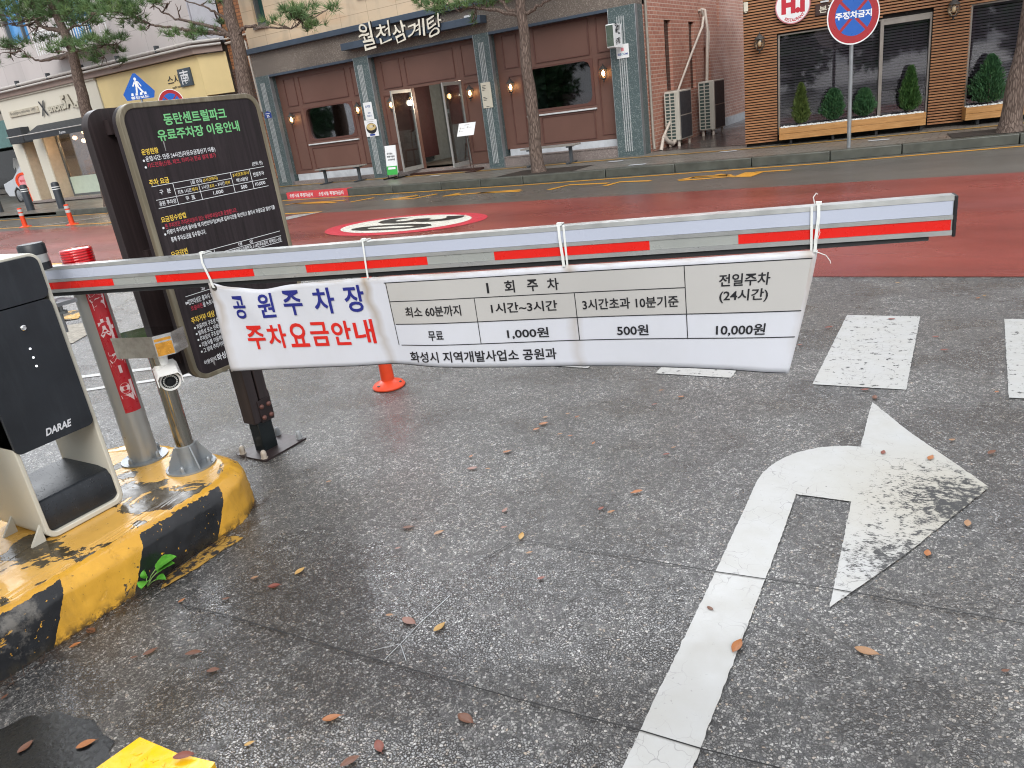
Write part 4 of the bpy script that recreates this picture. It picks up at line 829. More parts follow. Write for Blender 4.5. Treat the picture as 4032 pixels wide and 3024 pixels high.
L_('최초 1시간', -.172, -.102, 1.350, 1.367, WHT); L_('까지', -.100, -.069, 1.350, 1.367, YEL); L_('1시간', -.045, -.006, 1.351, 1.368, WHT); L_('초과', -.004, .022, 1.351, 1.366, YEL); L_('~ 3시간', .027, .080, 1.351, 1.368, WHT); L_('까지', .082, .110, 1.351, 1.367, YEL)
L_('3시간초과시', .136, .230, 1.378, 1.395, YEL); L_('매10분당', .150, .218, 1.352, 1.370, WHT); L_('전일주차', .252, .320, 1.362, 1.382, WHT)
L_('공원 주차장', -.276, -.190, 1.316, 1.336, WHT); L_('무', -.142, -.124, 1.317, 1.335, WHT); L_('료', -.112, -.093, 1.317, 1.335, WHT); L_('1,000', .006, .062, 1.316, 1.334, WHT); L_('500', .165, .202, 1.318, 1.335, WHT); L_('10,000', .252, .314, 1.317, 1.335, WHT)
L_('요금징수방법', -.288, -.164, 1.246, 1.272, YEL, .02); dot(-.288, 1.225); L_('본 주차장은 주차관리원이 없는 무인주차장으로 운영합니다.', -.278, .110, 1.219, 1.241, RED); dot(-.288, 1.197); L_('차량이 주차장에 들어올 때 차번인식기(LPR)로 입차시간을 확인하고 출차시 자동요금 정산기를', -.278, .336, 1.190, 1.214, WHT); L_('통해 주차요금을 징수합니다.', -.268, -.086, 1.157, 1.180, WHT)
L_('요금감면', -.288, -.204, 1.094, 1.120, YEL, .02); H_(1.0835, -.284, .333); V_(-.069, .912, 1.0835); L_('할', -.225, -.206, 1.055, 1.075, WHT); L_('인', -.188, -.170, 1.055, 1.075, WHT); L_('율', -.148, -.130, 1.055, 1.075, WHT); L_('대', .07, .09, 1.064, 1.083-.003, WHT); L_('상', .135, .157, 1.064, 1.080, WHT)
H_(1.060, -.069, .333); L_('국가유공자, 고엽제후유의증환자, 5·18민주유공자, 장애인1~3급', -.058, .330, 1.036, 1.056, WHT); H_(1.032, -.069, .333); L_('장애인 4~6급', .05, .14, 1.008, 1.027, WHT); H_(1.003, -.069, .333); L_('(차량)', .285, .330, .982, .999, WHT)
H_(.9125, -.278, .333); L_('20', -.19, -.172, .918, .934, WHT); dot(-.276, .884); L_('※ 감면대상은 출차시 호출', -.288, -.125, .872, .897, WHT); L_('호출버튼', -.268, -.205, .842, .865, RED); L_('을 누르시고', -.203, -.130, .842, .866, WHT)
L_('주차거부 대상', -.283, -.157, .785, .815, YEL, .02)
for i, (t, x1) in enumerate((('자동차의 구조상 주차', -.13), ('발화성 또는 인화성', -.142), ('주차장의 구조설비를', -.136), ('자동차를 이용하여', -.142), ('그 밖에 주차거부의', -.138))):
    z = .764-.0287*i; dot(-.276, z); L_(t, -.266, x1, z-.011, z+.013, WHT)
L_('이용문의', -.280, -.213, .584, .606, WHT); L_('화성도시', -.208, -.105, .578, .612, WHT, .02)
b.build('lettering', [M['tgreen'], M['tyel'], M['twhite'], M['tred']], ib, smooth=False, recalc=False)
b = MB(); b.add([ft(-.176, 1.576, .0004), ft(-.170, 1.576, .0004), ft(-.172, 1.535, .0004), ft(-.175, 1.535, .0004)], [(0, 1, 2, 3)]); b.add([ft(-.236, .60, .0004), ft(-.228, .602, .0004), ft(-.226, .575, .0004), ft(-.229, .562, .0004), ft(-.235, .575, .0004)], [(0, 1, 2, 3, 4)]); b.build('drip_stain', mat('pale drip', '#8d8b8b', 0.4), ib, smooth=False)
# ---- orange flexible post
def flexpost(name_label, x, y, h=.75, s=1.0, grp=None):
    t = thing('flexible_post', name_label, 'orange post', (x, y, .003), grp)
    b = MB(); b.lathe([(.10*s, 0), (.102*s, .008), (.09*s, .022), (.06*s, .034), (.045*s, .045), (.001, .045)], (x, y, .003), 32); b.build('base', M['orange'], t)
    b = MB(); b.lathe([(.042*s, .04), (.038*s, .3*h), (.036*s, h-.01), (.03*s, h), (.001, h)], (x, y, .003), 24); b.build('stem', M['orange'], t)
    for z in (.60*h, .80*h):
        b = MB(); b.lathe([(.0395*s, z), (.0385*s, z+.13*h)], (x, y, .003), 24); b.build('reflective_band', M['orange_b'], t)
    b = MB()
    for a in (20, 140, 260): b.lathe([(.012*s, .0), (.012*s, .004), (.001, .004)], (x+.075*s*math.cos(R(a)), y+.075*s*math.sin(R(a)), .028), 10)
    b.build('base_bolt', M['blkrub'], t)
    return t
flexpost('orange flexible post standing under the white fee banner', -3.02, 3.285, .70)
flexpost('orange flexible post with grey bands at the far left road edge', -22.5, 11.33, .52, 1.6, 'orange posts along the far road edge')
flexpost('orange flexible post with grey bands next to the dark board, right of its twin', -20.0, 11.22, .52, 1.6, 'orange posts along the far road edge')
# ---- yellow chequer plate at the bottom edge
plt = thing('chequer_plate', 'yellow diamond pattern steel plate at the bottom edge of the photo', 'steel plate', (-1.8, .62, 0))
b = MB(); P = [(-1.905, .785), (-1.96, .40), (-1.50, .42), (-1.62, .815), (-1.75, .792)]; b.prism(fz, P, .002, .02)
b.build('plate', M['yel_iron'], plt, bevel=.003)
b = MB(); fp = Fr((-1.86, .76, .02), (-.04, -.25, 0), (.26, .02, 0))
for i in range(8):
    for j in range(10):
        a, c = .018+i*.036, .01+j*.034+(i % 2)*.017
        p = fp(a, c, 0)
        if not (-1.93 < p[0] < -1.63 and p[1] > .42): continue
        b.prism(Fr((p[0], p[1], .0195), fp.u*.5+fp.v*(.9 if (i+j) % 2 else -.9), np.cross((0, 0, 1), fp.u*.5+fp.v*(.9 if (i+j) % 2 else -.9))), [(-.013, 0), (0, .005), (.013, 0), (0, -.005)], 0, .003)
b.build('tread_pattern', M['yel_iron'], plt)
# ---- second white machine at the left border
wm = thing('ticket_machine', 'rounded white machine foot at the left edge on the island', 'ticket machine', (-2.98, .78, .196))
q = G((18, 2260), .2)
b = MB(); fgw = Fr((q[0]-.005, 0, 0), (0, 1, 0)); b.prism(fgw, rrect(q[1]-.42, q[1]-.005, .2, 1.25, .045, 6), -.32, 0); b.build('cabinet', M['cab'], wm, bevel=.012)
b = MB(); b.prism(fgw, rrect(q[1]-.37, q[1]-.06, .62, 1.18, .03, 5), -.02, .008); b.build('front_panel', M['blkpanel'], wm, bevel=.004)
# ---- weed at the island foot
wd = thing('weed', 'small bright green weed growing at the island foot', 'weed', (-2.60, 1.29, 0))
def leafblade(mb, base, tip, w, cup=.012, m=0, teeth=True):
    base, tip = np.array(base, float), np.array(tip, float); d = tip-base; L = np.linalg.norm(d); d /= L; sd = np.cross(d, (0, 0, 1)); sd /= np.linalg.norm(sd); up = np.cross(sd, d); v = []; k = 9
    for i in range(k+1):
        t = i/k; ww = w*max(0.0, math.sin(math.pi*min(1, .06+.94*t)**.8))**.7*(1+(.10 if teeth and i % 2 else 0))
        c = base+d*L*t+up*cup*math.sin(t*math.pi)
        v += [c-sd*ww+up*.004, c-up*.002, c+sd*ww+up*.004]
    mb.add(v, [(3*i+j, 3*i+j+1, 3*i+j+4, 3*i+j+3) for i in range(k) for j in (0, 1)], m)
for tp, st_, w in (((-2.545, 1.405, .075), (-2.590, 1.335, .055), .040), ((-2.535, 1.385, .06), (-2.58, 1.33, .045), .032), ((-2.56, 1.245, .03), (-2.585, 1.285, .035), .021), ((-2.535, 1.33, .02), (-2.565, 1.31, .03), .019), ((-2.60, 1.30, .075), (-2.597, 1.295, .04), .013)):
    b = MB(); leafblade(b, st_, tp, w); b.build('leaf', M['weed'], wd, recalc=False)
    b = MB(); b.tube([(-2.60, 1.29, .003), ((-2.60+st_[0])/2, (1.29+st_[1])/2, st_[2]*.7), st_], .0016, 6); b.build('stem', M['weed_st'], wd)
# ---- needle litter along the island foot
b = MB(); rl = random.Random(11)
for i in range(170):
    y = rl.uniform(.6, 1.95); x = -2.60+abs(rl.gauss(0, .03)) if y < 1.75 else -2.70+abs(rl.gauss(0, .03))
    a = rl.uniform(0, 3.14) if rl.random() < .4 else 1.57+rl.gauss(0, .35); l = rl.uniform(.02, .07); d = np.array([math.cos(a), math.sin(a), 0])*l; s = np.array([-d[1], d[0], 0])/l*.0009; z = rl.uniform(.004, .012); p = np.array([x, y, z])
    b.add([p-d-s, p-d+s, p+d+s, p+d-s], [(0, 1, 2, 3)])
for i in range(60):
    p = np.array([-3.2+rl.gauss(0, .05), 2.25+rl.gauss(0, .03), rl.uniform(.004, .012)]); a = rl.uniform(0, 3.14); l = rl.uniform(.02, .06); d = np.array([math.cos(a), math.sin(a), 0])*l; s = np.array([-d[1], d[0], 0])/l*.001
    b.add([p-d-s, p-d+s, p+d+s, p+d-s], [(0, 1, 2, 3)])
o = b.build('needle_litter', M['litter'], None, smooth=False, recalc=False); o['kind'] = 'stuff'; o['label'] = 'brown pine needles washed along the island foot'; o['category'] = 'needle litter'
# ================================================================== RESTAURANT BUILDING (centre)
Y0 = 15.2
rb = thing('restaurant_building', 'restaurant with granite pillars, brown panelled bays and ivory lettering across the street', 'building', (-11.2, Y0, .15))
fr_ = Fr((0, Y0, 0), (1, 0, 0))     # u=x, v=z, n=-y (towards the street)
b = MB(); b.obox(fr_, -16.5, -5.86, 2.955, 3.5, -.5, -.03); b.build('stone_band', M['band'], rb)
b = MB(); b.obox(fr_, -16.62, -5.80, 3.5, 3.63, -.5, .10); b.build('ledge', M['ledge'], rb, bevel=.01)
# upper wall with openings
def wall_with_openings(fr, x0, x1, z0, z1, ops, depth, mb):
    xs = sorted({x0, x1, *[o[0] for o in ops], *[o[1] for o in ops]}); zs = sorted({z0, z1, *[o[2] for o in ops], *[o[3] for o in ops]})
    for i in range(len(xs)-1):
        for j in range(len(zs)-1):
            cx_, cz_ = (xs[i]+xs[i+1])/2, (zs[j]+zs[j+1])/2
            if any(o[0] < cx_ < o[1] and o[2] < cz_ < o[3] for o in ops): continue
            mb.obox(fr, xs[i], xs[i+1], zs[j], zs[j+1], -depth, 0)
ops = [(-16.02, -15.62, 4.12, 5.75), (-12.5, -11.6, 4.25, 5.75), (-9.0, -8.1, 4.25, 5.75), (-14.4, -13.4, 7.4, 9.0), (-11.2, -10.2, 7.4, 9.0), (-8.2, -7.2, 7.4, 9.0)]
b = MB(); wall_with_openings(Fr((0, Y0, 0), (1, 0, 0)), -16.45, -5.86, 3.63, 11.5, ops, .35, b); b.build('upper_wall', M['sand'], rb, smooth=False)
for o in ops:
    b = MB(); b.ring(fr_, [(o[0], o[2]), (o[1], o[2]), (o[1], o[3]), (o[0], o[3])], [(o[0]+.05, o[2]+.05), (o[1]-.05, o[2]+.05), (o[1]-.05, o[3]-.05), (o[0]+.05, o[3]-.05)], -.28, -.08); f_ = b.build('upper_window', M['frame'], rb)
    b = MB(); b.obox(fr_, o[0]+.05, o[1]-.05, o[2]+.05, o[3]-.05, -.22, -.2); b.build('pane', M['wingreen'], f_)
    b = MB(); b.obox(fr_, o[0]-.06, o[1]+.06, o[2]-.09, o[2]-.001, -.2, .06); b.build('sill', M['band'], f_)
b = MB(); b.box(-16.45, -5.9, 15.56, 24, 3.4, 11.4); b.build('upper_block', M['facade'], rb, smooth=False)
PIL = [(-16.48, -15.98, -16.33, -16.15), (-13.06, -12.60, -12.95, -12.78), (-9.60, -9.20, -9.48, -9.32), (-6.43, -5.86, -6.25, -6.07)]
for x0, x1, g0, g1 in PIL:
    b = MB(); b.obox(fr_, x0, x1, .14, 2.953, -.40, 0)
    b.obox(fr_, x1-.008, x1+.003, .14, 2.95, -.12, .004, 1); b.obox(fr_, x0-.003, x0+.008, .14, 2.95, -.12, .004, 1)
    p = b.build('pillar', [M['granite'], M['silver2']], rb, bevel=.004)
    n = 4; w = (g1-g0)/n
    b = MB()
    for i in range(n): b.obox(fr_, g0+i*w, g0+i*w+w*.46, .24, 2.78, -.01, .014)
    b.build('grooved_bar', M['groove'], p)
# bays
def moulding(mb, x0, x1, z0, z1, c, w=.022, h=.02, m=1):
    mb.ring(fr_, [(x0, z0), (x1, z0), (x1, z1), (x0, z1)], [(x0+w, z0+w), (x1-w, z0+w), (x1-w, z1-w), (x0+w, z1-w)], c, c+h, m)
BAYS = [(-15.98, -13.06, .40), (-12.60, -9.60, .27), (-9.20, -6.43, .50)]
CB = -.22
for bi, (x0, x1, zb) in enumerate(BAYS):
    W_ = x1-x0; b = MB()
    lin = Fr((0, Y0, 0), (1, 0, 0))
    wx0, wx1, wz0, wz1 = ((-15.22, -13.53, 1.19, 2.03), (-11.62, -10.22, .27, 2.10), (-8.55, -6.93, 1.22, 2.12))[bi]
    wall_with_openings(Fr((0, Y0+.22, 0), (1, 0, 0)), x0+.0, x1-.0, zb, 2.953, [(wx0, wx1, wz0-(.02 if bi == 1 else 0), wz1)], .10, b); b.m = [0]*len(b.f)
    if bi == 1: mo = [(-12.42, -11.86, 2.17, 2.80), (-11.72, -10.32, 2.17, 2.80), (-10.10, -9.64, 2.17, 2.82), (-12.5, -11.76, .9, 2.03), (-10.13, -9.66, .52, 2.03)]
    elif bi == 0: mo = [(-15.72, -15.33, 2.12, 2.80), (-15.18, -13.58, 2.14, 2.80), (-13.40, -13.06, 2.13, 2.80), (-15.75, -15.33, .5, 1.98), (-15.2, -13.6, .50, 1.04), (-13.42, -13.07, .5, 1.98)]
    else: mo = [(-9.02, -8.65, 2.18, 2.84), (-8.25, -6.97, 2.19, 2.87), (-6.80, -6.45, 2.20, 2.87), (-8.95, -8.62, .6, 2.03), (-8.25, -6.97, .55, 1.11), (-6.82, -6.46, .6, 2.1)]
    for q in mo: moulding(b, *q, CB)
    p = b.build('panelled_bay', [M['brown'], M['brown_d']], rb, bevel=.003)
    b = MB(); b.obox(fr_, x0, x1, 2.90, 2.953, CB, -.005); b.build('lintel', M['ledge'], p)
    if bi != 1:
        b = MB(); b.ring(fr_, rrect(wx0, wx1, wz0, wz1, .005, 2), rrect(wx0+.06, wx1-.06, wz0+.05, wz1-.03, .14, 2), -.30, CB+.012); wf = b.build('window', M['brown_d'], rb)
        b = MB(); b.obox(fr_, wx0+.02, wx1-.02, wz0+.02, wz1-.02, -.285, -.275); b.build('pane', M['wpane'], wf, smooth=False); b = MB(); b.box(wx0-.8, wx1+.8, 15.56, 15.57, wz0-.6, wz0); b.box(wx0-.8, wx1+.8, 17.6, 17.65, .4, 2.9, 1); b.box(wx0-.85, wx0-.8, 15.56, 17.6, .4, 2.9, 1); b.box(wx1+.8, wx1+.85, 15.56, 17.6, .4, 2.9, 1); b.box(wx0-.8, wx1+.8, 15.56, 17.6, 2.6, 2.65, 1); b.box(wx0-.8, wx1+.8, 15.56, 17.6, .4, .45, 2); b.box(wx0+.3, wx0+1.0, 16.6, 17.2, .45, 1.5, 1); b.build('dining_room', [M['brown_d'], M['dkred'], M['dkfloor']], rb, smooth=False)
        b = MB(); b.obox(fr_, wx0-.03, wx1+.02, wz0-.085, wz0-.055, CB, CB+.05); b.build('sill', M['whiteframe'], wf)
        b = MB(); b.obox(fr_, x0+.08, x1, zb-.17, zb-.002, -.3, CB+.03); b.build('plinth', M['plinth'], rb)
b = MB(); b.obox(fr_, -9.2, -6.43, .14, .335, -.35, -.04); b.obox(fr_, -9.2, -6.43, .335, .36, -.35, -.025); b.build('stone_step', M['step'], rb)
b = MB(); b.obox(fr_, -15.98, -13.06, .14, .232, -.35, -.06); b.build('stone_step', M['step'], rb)
b = MB(); b.obox(fr_, -12.6, -9.6, .14, .20, -.9, .02); b.obox(fr_, -12.6, -9.6, .20, .245, -.9, -.06); b.build('door_step', M['step'], rb)
b = MB(); b.obox(fr_, -11.80, -9.75, .14, .19, .02, .16); b.build('door_ramp', M['darkwood'], rb)
# room behind the open doors
b = MB()
b.box(-12.9, -9.3, 15.5, 18.4, .2, .245, 0); b.box(-12.9, -9.3, 18.4, 18.5, .2, 3.0, 1); b.box(-13.0, -12.9, 15.55, 18.4, .2, 3.0, 1); b.box(-9.3, -9.2, 15.55, 18.4, .2, 3.0, 1); b.box(-12.9, -9.3, 15.55, 18.4, 2.9, 3.0, 3)
b.box(-11.5, -9.3, 16.7, 16.78, 1.15, 2.9, 2); b.box(-11.5, -9.3, 16.7, 16.78, .245, 1.15, 1)
b.build('interior', [M['dkfloor'], M['dkroom'], M['dkred'], M['dkred']], rb, smooth=False)
for xh, sgn in ((-11.64, -1), (-10.21, 1)):
    fd = Fr((xh, Y0+.20, 0), (-.06*1 if sgn < 0 else -.03, -1, 0)); W_ = .72
    b = MB(); b.obox(fd, .02, W_-.02, .29, 2.07, -.006, .006); dr = b.build('glass_door', M['clear'], rb, smooth=False)
    b = MB(); b.obox(fd, 0, .025, .27, 2.09, -.018, .018); b.obox(fd, W_-.03, W_, .27, 2.09, -.02, .02); b.obox(fd, .025, W_-.03, .27, .36, -.016, .016); b.obox(fd, .025, W_-.03, 2.02, 2.09, -.016, .016); b.build('door_frame', M['silver'], dr)
    b = MB(); hx = W_-.08; off = .055*(1 if sgn < 0 else 1)
    b.tube([fd(hx, .85, off), fd(hx, 1.45, off)], .012, 10); b.tube([fd(hx, .95, 0), fd(hx, .95, off)], .008, 8); b.tube([fd(hx, 1.35, 0), fd(hx, 1.35, off)], .008, 8); b.build('door_handle', M['chrome'], dr)
    if sgn > 0:
        b = MB(); b.obox(fd, W_-.15, W_-.04, 1.44, 1.53, .007, .010, 0); b.obox(fd, W_-.13, W_-.06, 1.465, 1.50, .010, .012, 1); b.build('door_notice', [M['sign_wht'], M['pink']], dr)
for x, y, z in ((-10.75, 16.3, 1.92), (-10.98, 17.6, 1.70)):
    t = thing('pendant_lamp', 'small glowing pendant lamp inside the restaurant door, %s' % ('upper one' if z > 1.8 else 'lower one'), 'lamp', (x, y, 2.9)); b = MB(); b.lathe([(.006, 0), (.006, -(2.9-z-.06))], (x, y, 2.9), 8, 1); b.lathe([(.02, .07), (.10, 0), (.095, 0), (.015, .06)], (x, y, z), 20, 1); b.build('shade', [M['pend'], M['lantern']], t); pl0 = bpy.data.lights.new('pendant_light', 'POINT'); pl0.energy = 40; pl0.color = (1, .8, .6); pl0.shadow_soft_size = .06; plo = bpy.data.objects.new('pendant_light', pl0); COL.objects.link(plo); plo.parent = t; plo.location = (0, -.05, z-2.9-.12); b = MB(); b.lathe([(.001, -.02), (.035, -.005), (.035, .02), (.001, .03)], (x, y, z), 14); b.build('bulb', M['pend'], t)
# brick side wall on the alley
XB = -5.86; fa = Fr((XB, 0, 0), (0, 1, 0))
slots = [(16.80, 17.24, 1.29, 2.69), (18.45, 18.85, 1.24, 2.67), (20.75, 20.95, 2.6, 6), (19.55, 20.05, .35, 2.12)]
b = MB(); wall_with_openings(fa, 15.605, 24.5, .12, 11.4, slots, .3, b); b.build('brick_wall', M['brick'], rb, smooth=False)
for s_ in slots:
    b = MB(); b.obox(fa, s_[0], s_[1], s_[2], s_[3], -.29, -.07); b.build('slot_window', M['winglass'] if s_[3] != 2.12 else M['brickdk'], rb)
b = MB(); b.obox(fa, 19.5, 24.4, .12, .36, 0, .02); b.build('wall_plinth', M['plinth'], rb)
b = MB(); b.tube([(XB+.045, 15.66, 3.6), (XB+.045, 15.66, .42), (XB+.08, 15.6, .2)], .028, 10); b.build('downpipe', mat('grey beige downpipe', '#8d877e', 0.5), rb)
# beam and lettering
bm = thing('beam_sign', 'blue grey sign beam with large ivory brush lettering over the restaurant door', 'sign', (-11.2, Y0-.05, 3.2))
b = MB(); b.obox(fr_, -13.15, -9.2, 3.135, 3.285, -.02, .24); b.build('beam', M['ledge'], bm, bevel=.006)
b = MB(); b.obox(fr_, -9.62, -9.45, 3.29, 3.33, .14, .2); b.build('spot_lamp', M['whiteframe'], bm)
LT = (('월', -12.48, -12.06, 3.02, 3.60), ('천', -11.98, -11.55, 3.10, 3.52), ('삼', -11.50, -11.12, 3.06, 3.47), ('계', -11.08, -10.60, 3.08, 3.42), ('탕', -10.54, -10.14, 3.04, 3.47))
b = MB()
for i, (ch, x0, x1, z0, z1) in enumerate(LT):
    sl_ = (-.10, .06, -.06, .08, .10)[i]
    base_v = len(b.v)
    v, f, asp = text2d(ch, .004)
    fn = lambda a, bb, c: fr_(x0+a*(x1-x0)+sl_*(bb-.5)*.5+.012*math.sin(bb*9+i), z0+bb*(z1-z0)+.05*(a-.5)*(1 if i % 2 else .6)+.02*math.sin(a*7+i), c)
    b.add([fn(a, bb, .30) for a, bb in v], f, 0)
    # sides: extrude boundary edges back
    ec = {}
    for q in f:
        for k in range(len(q)):
            e = (q[k], q[(k+1) % len(q)]); ec[tuple(sorted(e))] = ec.get(tuple(sorted(e)), [])+[e]
    for k_, L in ec.items():
        if len(L) == 1:
            e = L[0]; b.add([fn(*v[e[0]], .30), fn(*v[e[1]], .30), fn(*v[e[1]], .245), fn(*v[e[0]], .245)], [(0, 1, 2, 3)], 1)
b.build('lettering', [M['letter'], M['letter_side']], bm, smooth=False, recalc=False)
# wall lanterns
def lantern(name_label, lit, grp):
    t = thing('wall_lantern', name_label, 'lantern', (0, 0, 0), grp)   # built around its wall plate, facing -y
    b = MB(); b.lathe([(.04, 0), (.04, .01), (.02, .02)], (0, 0, .06), 16, 0, (0, -1, 0)); b.tube([(0, 0, .06), (0, -.06, .13), (0, -.11, .165), (0, -.12, .14)], .010, 8); b.build('bracket', M['lantern'], t)
    b = MB(); b.lathe([(.001, .185), (.010, .175), (.008, .155), (.03, .145), (.052, .115), (.086, .085), (.088, .07), (.07, .07)], (0, -.12, 0), 24); b.build('cap', M['lantern'], t)
    b = MB(); b.lathe([(.062, .07), (.085, .035), (.088, .0), (.074, -.05), (.048, -.09)], (0, -.12, 0), 24); b.build('shade', M['lampglass'], t)
    b = MB()
    for k in range(6):
        a = k*math.pi/3; pr = [(.064, .07), (.088, .035), (.091, .0), (.077, -.05), (.05, -.09)]
        b.tube([(r_*math.cos(a), -.12+r_*math.sin(a), z_) for r_, z_ in pr], .004, 5)
    b.lathe([(.052, -.09), (.054, -.10), (.03, -.115), (.012, -.125), (.018, -.14), (.008, -.16), (.001, -.175)], (0, -.12, 0), 18); b.build('cage', M['lantern'], t)
    b = MB(); b.lathe([(.001, -.055), (.022, -.04), (.034, -.005), (.024, .03), (.014, .05), (.001, .06)], (0, -.12, 0), 16); b.build('bulb', M['bulb'] if lit else M['bulb_off'], t)
    return t
lp = lantern('lit lantern on the brown panel left of the first restaurant window', True, 'lit lanterns on the restaurant front')
LN = ['', 'lit lantern between the first restaurant window and the soup poster', 'lit lantern left of the open glass door, behind the door glass', 'lit lantern right of the open door above the menu stand', 'lit lantern just left of the street tree trunk', 'lit lantern right of the window nearest the alley']
for i, x in enumerate((-15.60, -13.28, -12.22, -9.93, -8.86, -6.66)):
    o = lp if i == 0 else copy_tree(lp)
    o.location = (x, Y0+.215, 1.80)
    if i: o['label'] = LN[i]
# things on and by the restaurant front
def plate(name, label, cat, fr, x0, x1, z0, z1, c0, c1, m, bev=.003):
    t = thing(name, label, cat, fr((x0+x1)/2, z0, c0)); b = MB(); b.obox(fr, x0, x1, z0, z1, c0, c1); b.build('panel', m, t, bevel=bev); return t
t = plate('wall_plate', 'tall cream notice plate on the granite pillar right of the door', 'plate', fr_, -9.54, -9.29, 1.44, 1.97, .016, .03, M['sign_cream'])
b = MB(); f2 = Fr(fr_(0, 0, .0315), (1, 0, 0))
for z, w in ((1.90, .10), (1.87, .07), (1.84, .09), (1.81, .06), (1.66, .06), (1.63, .10), (1.60, .08)): b.obox(f2, -9.51, -9.51+w, z, z+.012, 0, .001)
b.obox(f2, -9.46, -9.38, 1.465, 1.475, 0, .001); b.build('print', M['ink'], t)
t = plate('notice_sheet', 'narrow white notice with blue lettering above the soup poster', 'notice', fr_, -12.98, -12.71, 1.535, 1.935, .016, .022, M['sign_wht'])
b = MB(); f2 = Fr(fr_(0, 0, .0235), (1, 0, 0)); b.text('삼계탕', f2, -12.93, -12.76, 1.81, 1.87, 0, .02); b.text('포장', f2, -12.88, -12.79, 1.67, 1.71, 0, .02); b.text('가능합니다.', f2, -12.92, -12.76, 1.60, 1.645, 0, .02); b.build('print', M['ink_blue'], t, smooth=False, recalc=False)
t = plate('soup_poster', 'white poster with a bowl of chicken soup on the granite pillar', 'poster', fr_, -13.05, -12.65, 1.14, 1.53, .016, .021, M['sign_wht'])
b = MB(); f2 = Fr(fr_(0, 0, .0225), (1, 0, 0)); pl_ = lambda p, c: [f2(a, z, c) for a, z in p]
b.poly(pl_(circ(-12.85, 1.33, .165, .125), 0), 0); b.poly(pl_(circ(-12.85, 1.365, .145, .08), .001), 1); b.poly(pl_(circ(-12.85, 1.375, .055, .03), .002), 2); b.poly(pl_(circ(-12.77, 1.38, .03, .015), .0025), 0)
b.obox(f2, -12.93, -12.77, 1.16, 1.20, 0, .002, 3); b.text('삼계탕', f2, -12.91, -12.79, 1.168, 1.193, 2, .02); b.poly(pl_([(-12.95, 1.48), (-12.75, 1.48), (-12.75, 1.495), (-12.95, 1.495)], 0), 4); 
for v_ in range(0): pass
b.build('print', [M['bowl'], M['soup'], M['sign_cream'], M['num_blue'], M['cl_grey']], t, smooth=False, recalc=False)
t = thing('number_plate', 'small blue house number plate 35 on the leftmost granite pillar', 'number plate', fr_(-16.28, 1.92, .014)); b = MB(); b.prism(fr_, [(-16.41, 1.92), (-16.17, 1.92), (-16.17, 2.05), (-16.29, 2.10), (-16.41, 2.05)], .015, .024); b.build('panel', [M['num_blue']], t)
b = MB(); f2 = Fr(fr_(0, 0, .0255), (1, 0, 0)); b.text('35', f2, -16.34, -16.24, 1.935, 2.0, 0, .04); b.obox(f2, -16.37, -16.21, 2.025, 2.04, 0, .001); b.build('digits', M['sign_wht'], t, smooth=False, recalc=False)
t = plate('security_sign', 'square white company sign with a pink mark on the corner pillar', 'sign', fr_, -6.29, -6.03, 2.02, 2.275, .016, .03, M['sign_wht'])
b = MB(); f2 = Fr(fr_(0, 0, .0315), (1, 0, 0)); b.text('SE', f2, -6.265, -6.19, 2.075, 2.115, 0, .03); b.text('C', f2, -6.185, -6.150, 2.075, 2.115, 2, .03); b.text('OM', f2, -6.145, -6.055, 2.075, 2.115, 0, .03); b.obox(f2, -6.19, -6.13, 2.15, 2.21, 0, .001, 1); b.build('print', [M['num_blue'], M['pink'], M['cyan']], t, smooth=False, recalc=False)
t = thing('box_sign', 'small projecting box sign with black brush lettering on the corner pillar', 'sign', fr_(-6.3, 2.3, .1))
fx = Fr((-6.20, Y0, 0), (0, -1, 0)); q0, q1 = .10, .50
b = MB(); b.prism(fx, rrect(q0, q1, 2.22, 2.64, .03, 4), -.075, .075); bs_ = b.build('casing', M['sign_wht'], t, bevel=.004); b = MB(); b.obox(fr_, -6.27, -6.13, 2.25, 2.62, q1, q1+.004); b.build('side_glass', mat('dull green sign side', '#4d5a50', 0.3), bs_)
b = MB(); b.tube([(-6.20, Y0, 2.30), (-6.20, Y0-.12, 2.30)], .012, 8); b.tube([(-6.20, Y0, 2.56), (-6.20, Y0-.12, 2.56)], .012, 8); b.build('bracket', M['lantern'], t)
b = MB(); fw_ = Fr((-6.124, Y0, 0), (0, 1, 0))
for ch, a, z in (('월', -.36, 2.48), ('천', -.24, 2.46), ('삼', -.38, 2.27), ('계', -.30, 2.28), ('탕', -.22, 2.29)):
    w_, h_ = (.13, .17) if z > 2.4 else (.095, .115); b.text(ch, fw_, a-w_/2, a+w_/2, z, z+h_, 0, .03)
b.build('lettering', M['ink'], t, smooth=False, recalc=False)
# benches
def bench(label, x, y, L):
    t = thing('bench', label, 'bench', (x, y, .15), 'low benches in front of the restaurant'); b = MB()
    for k in range(3): b.box(x-L/2, x+L/2, y-.15+k*.105, y-.15+k*.105+.09, .50, .53)
    b.build('seat', mat('weathered grey bench slats', '#8a8681', 0.5, var=0.15), t, bevel=.004)
    for sx in (-1, 1):
        px = x+sx*(L/2-.18); b = MB(); b.box(px-.035, px+.035, y-.02, y+.03, .17, .50); b.box(px-.03, px+.03, y-.22, y+.22, .15, .178); b.box(px-.03, px+.03, y-.15, y+.15, .47, .50); b.build('leg', M['ac_d'], t, bevel=.004)
bench('long low bench under the first restaurant window', -13.75, 14.78, 1.5); bench('long low bench partly behind the street tree trunk', -7.78, 14.78, 1.3)
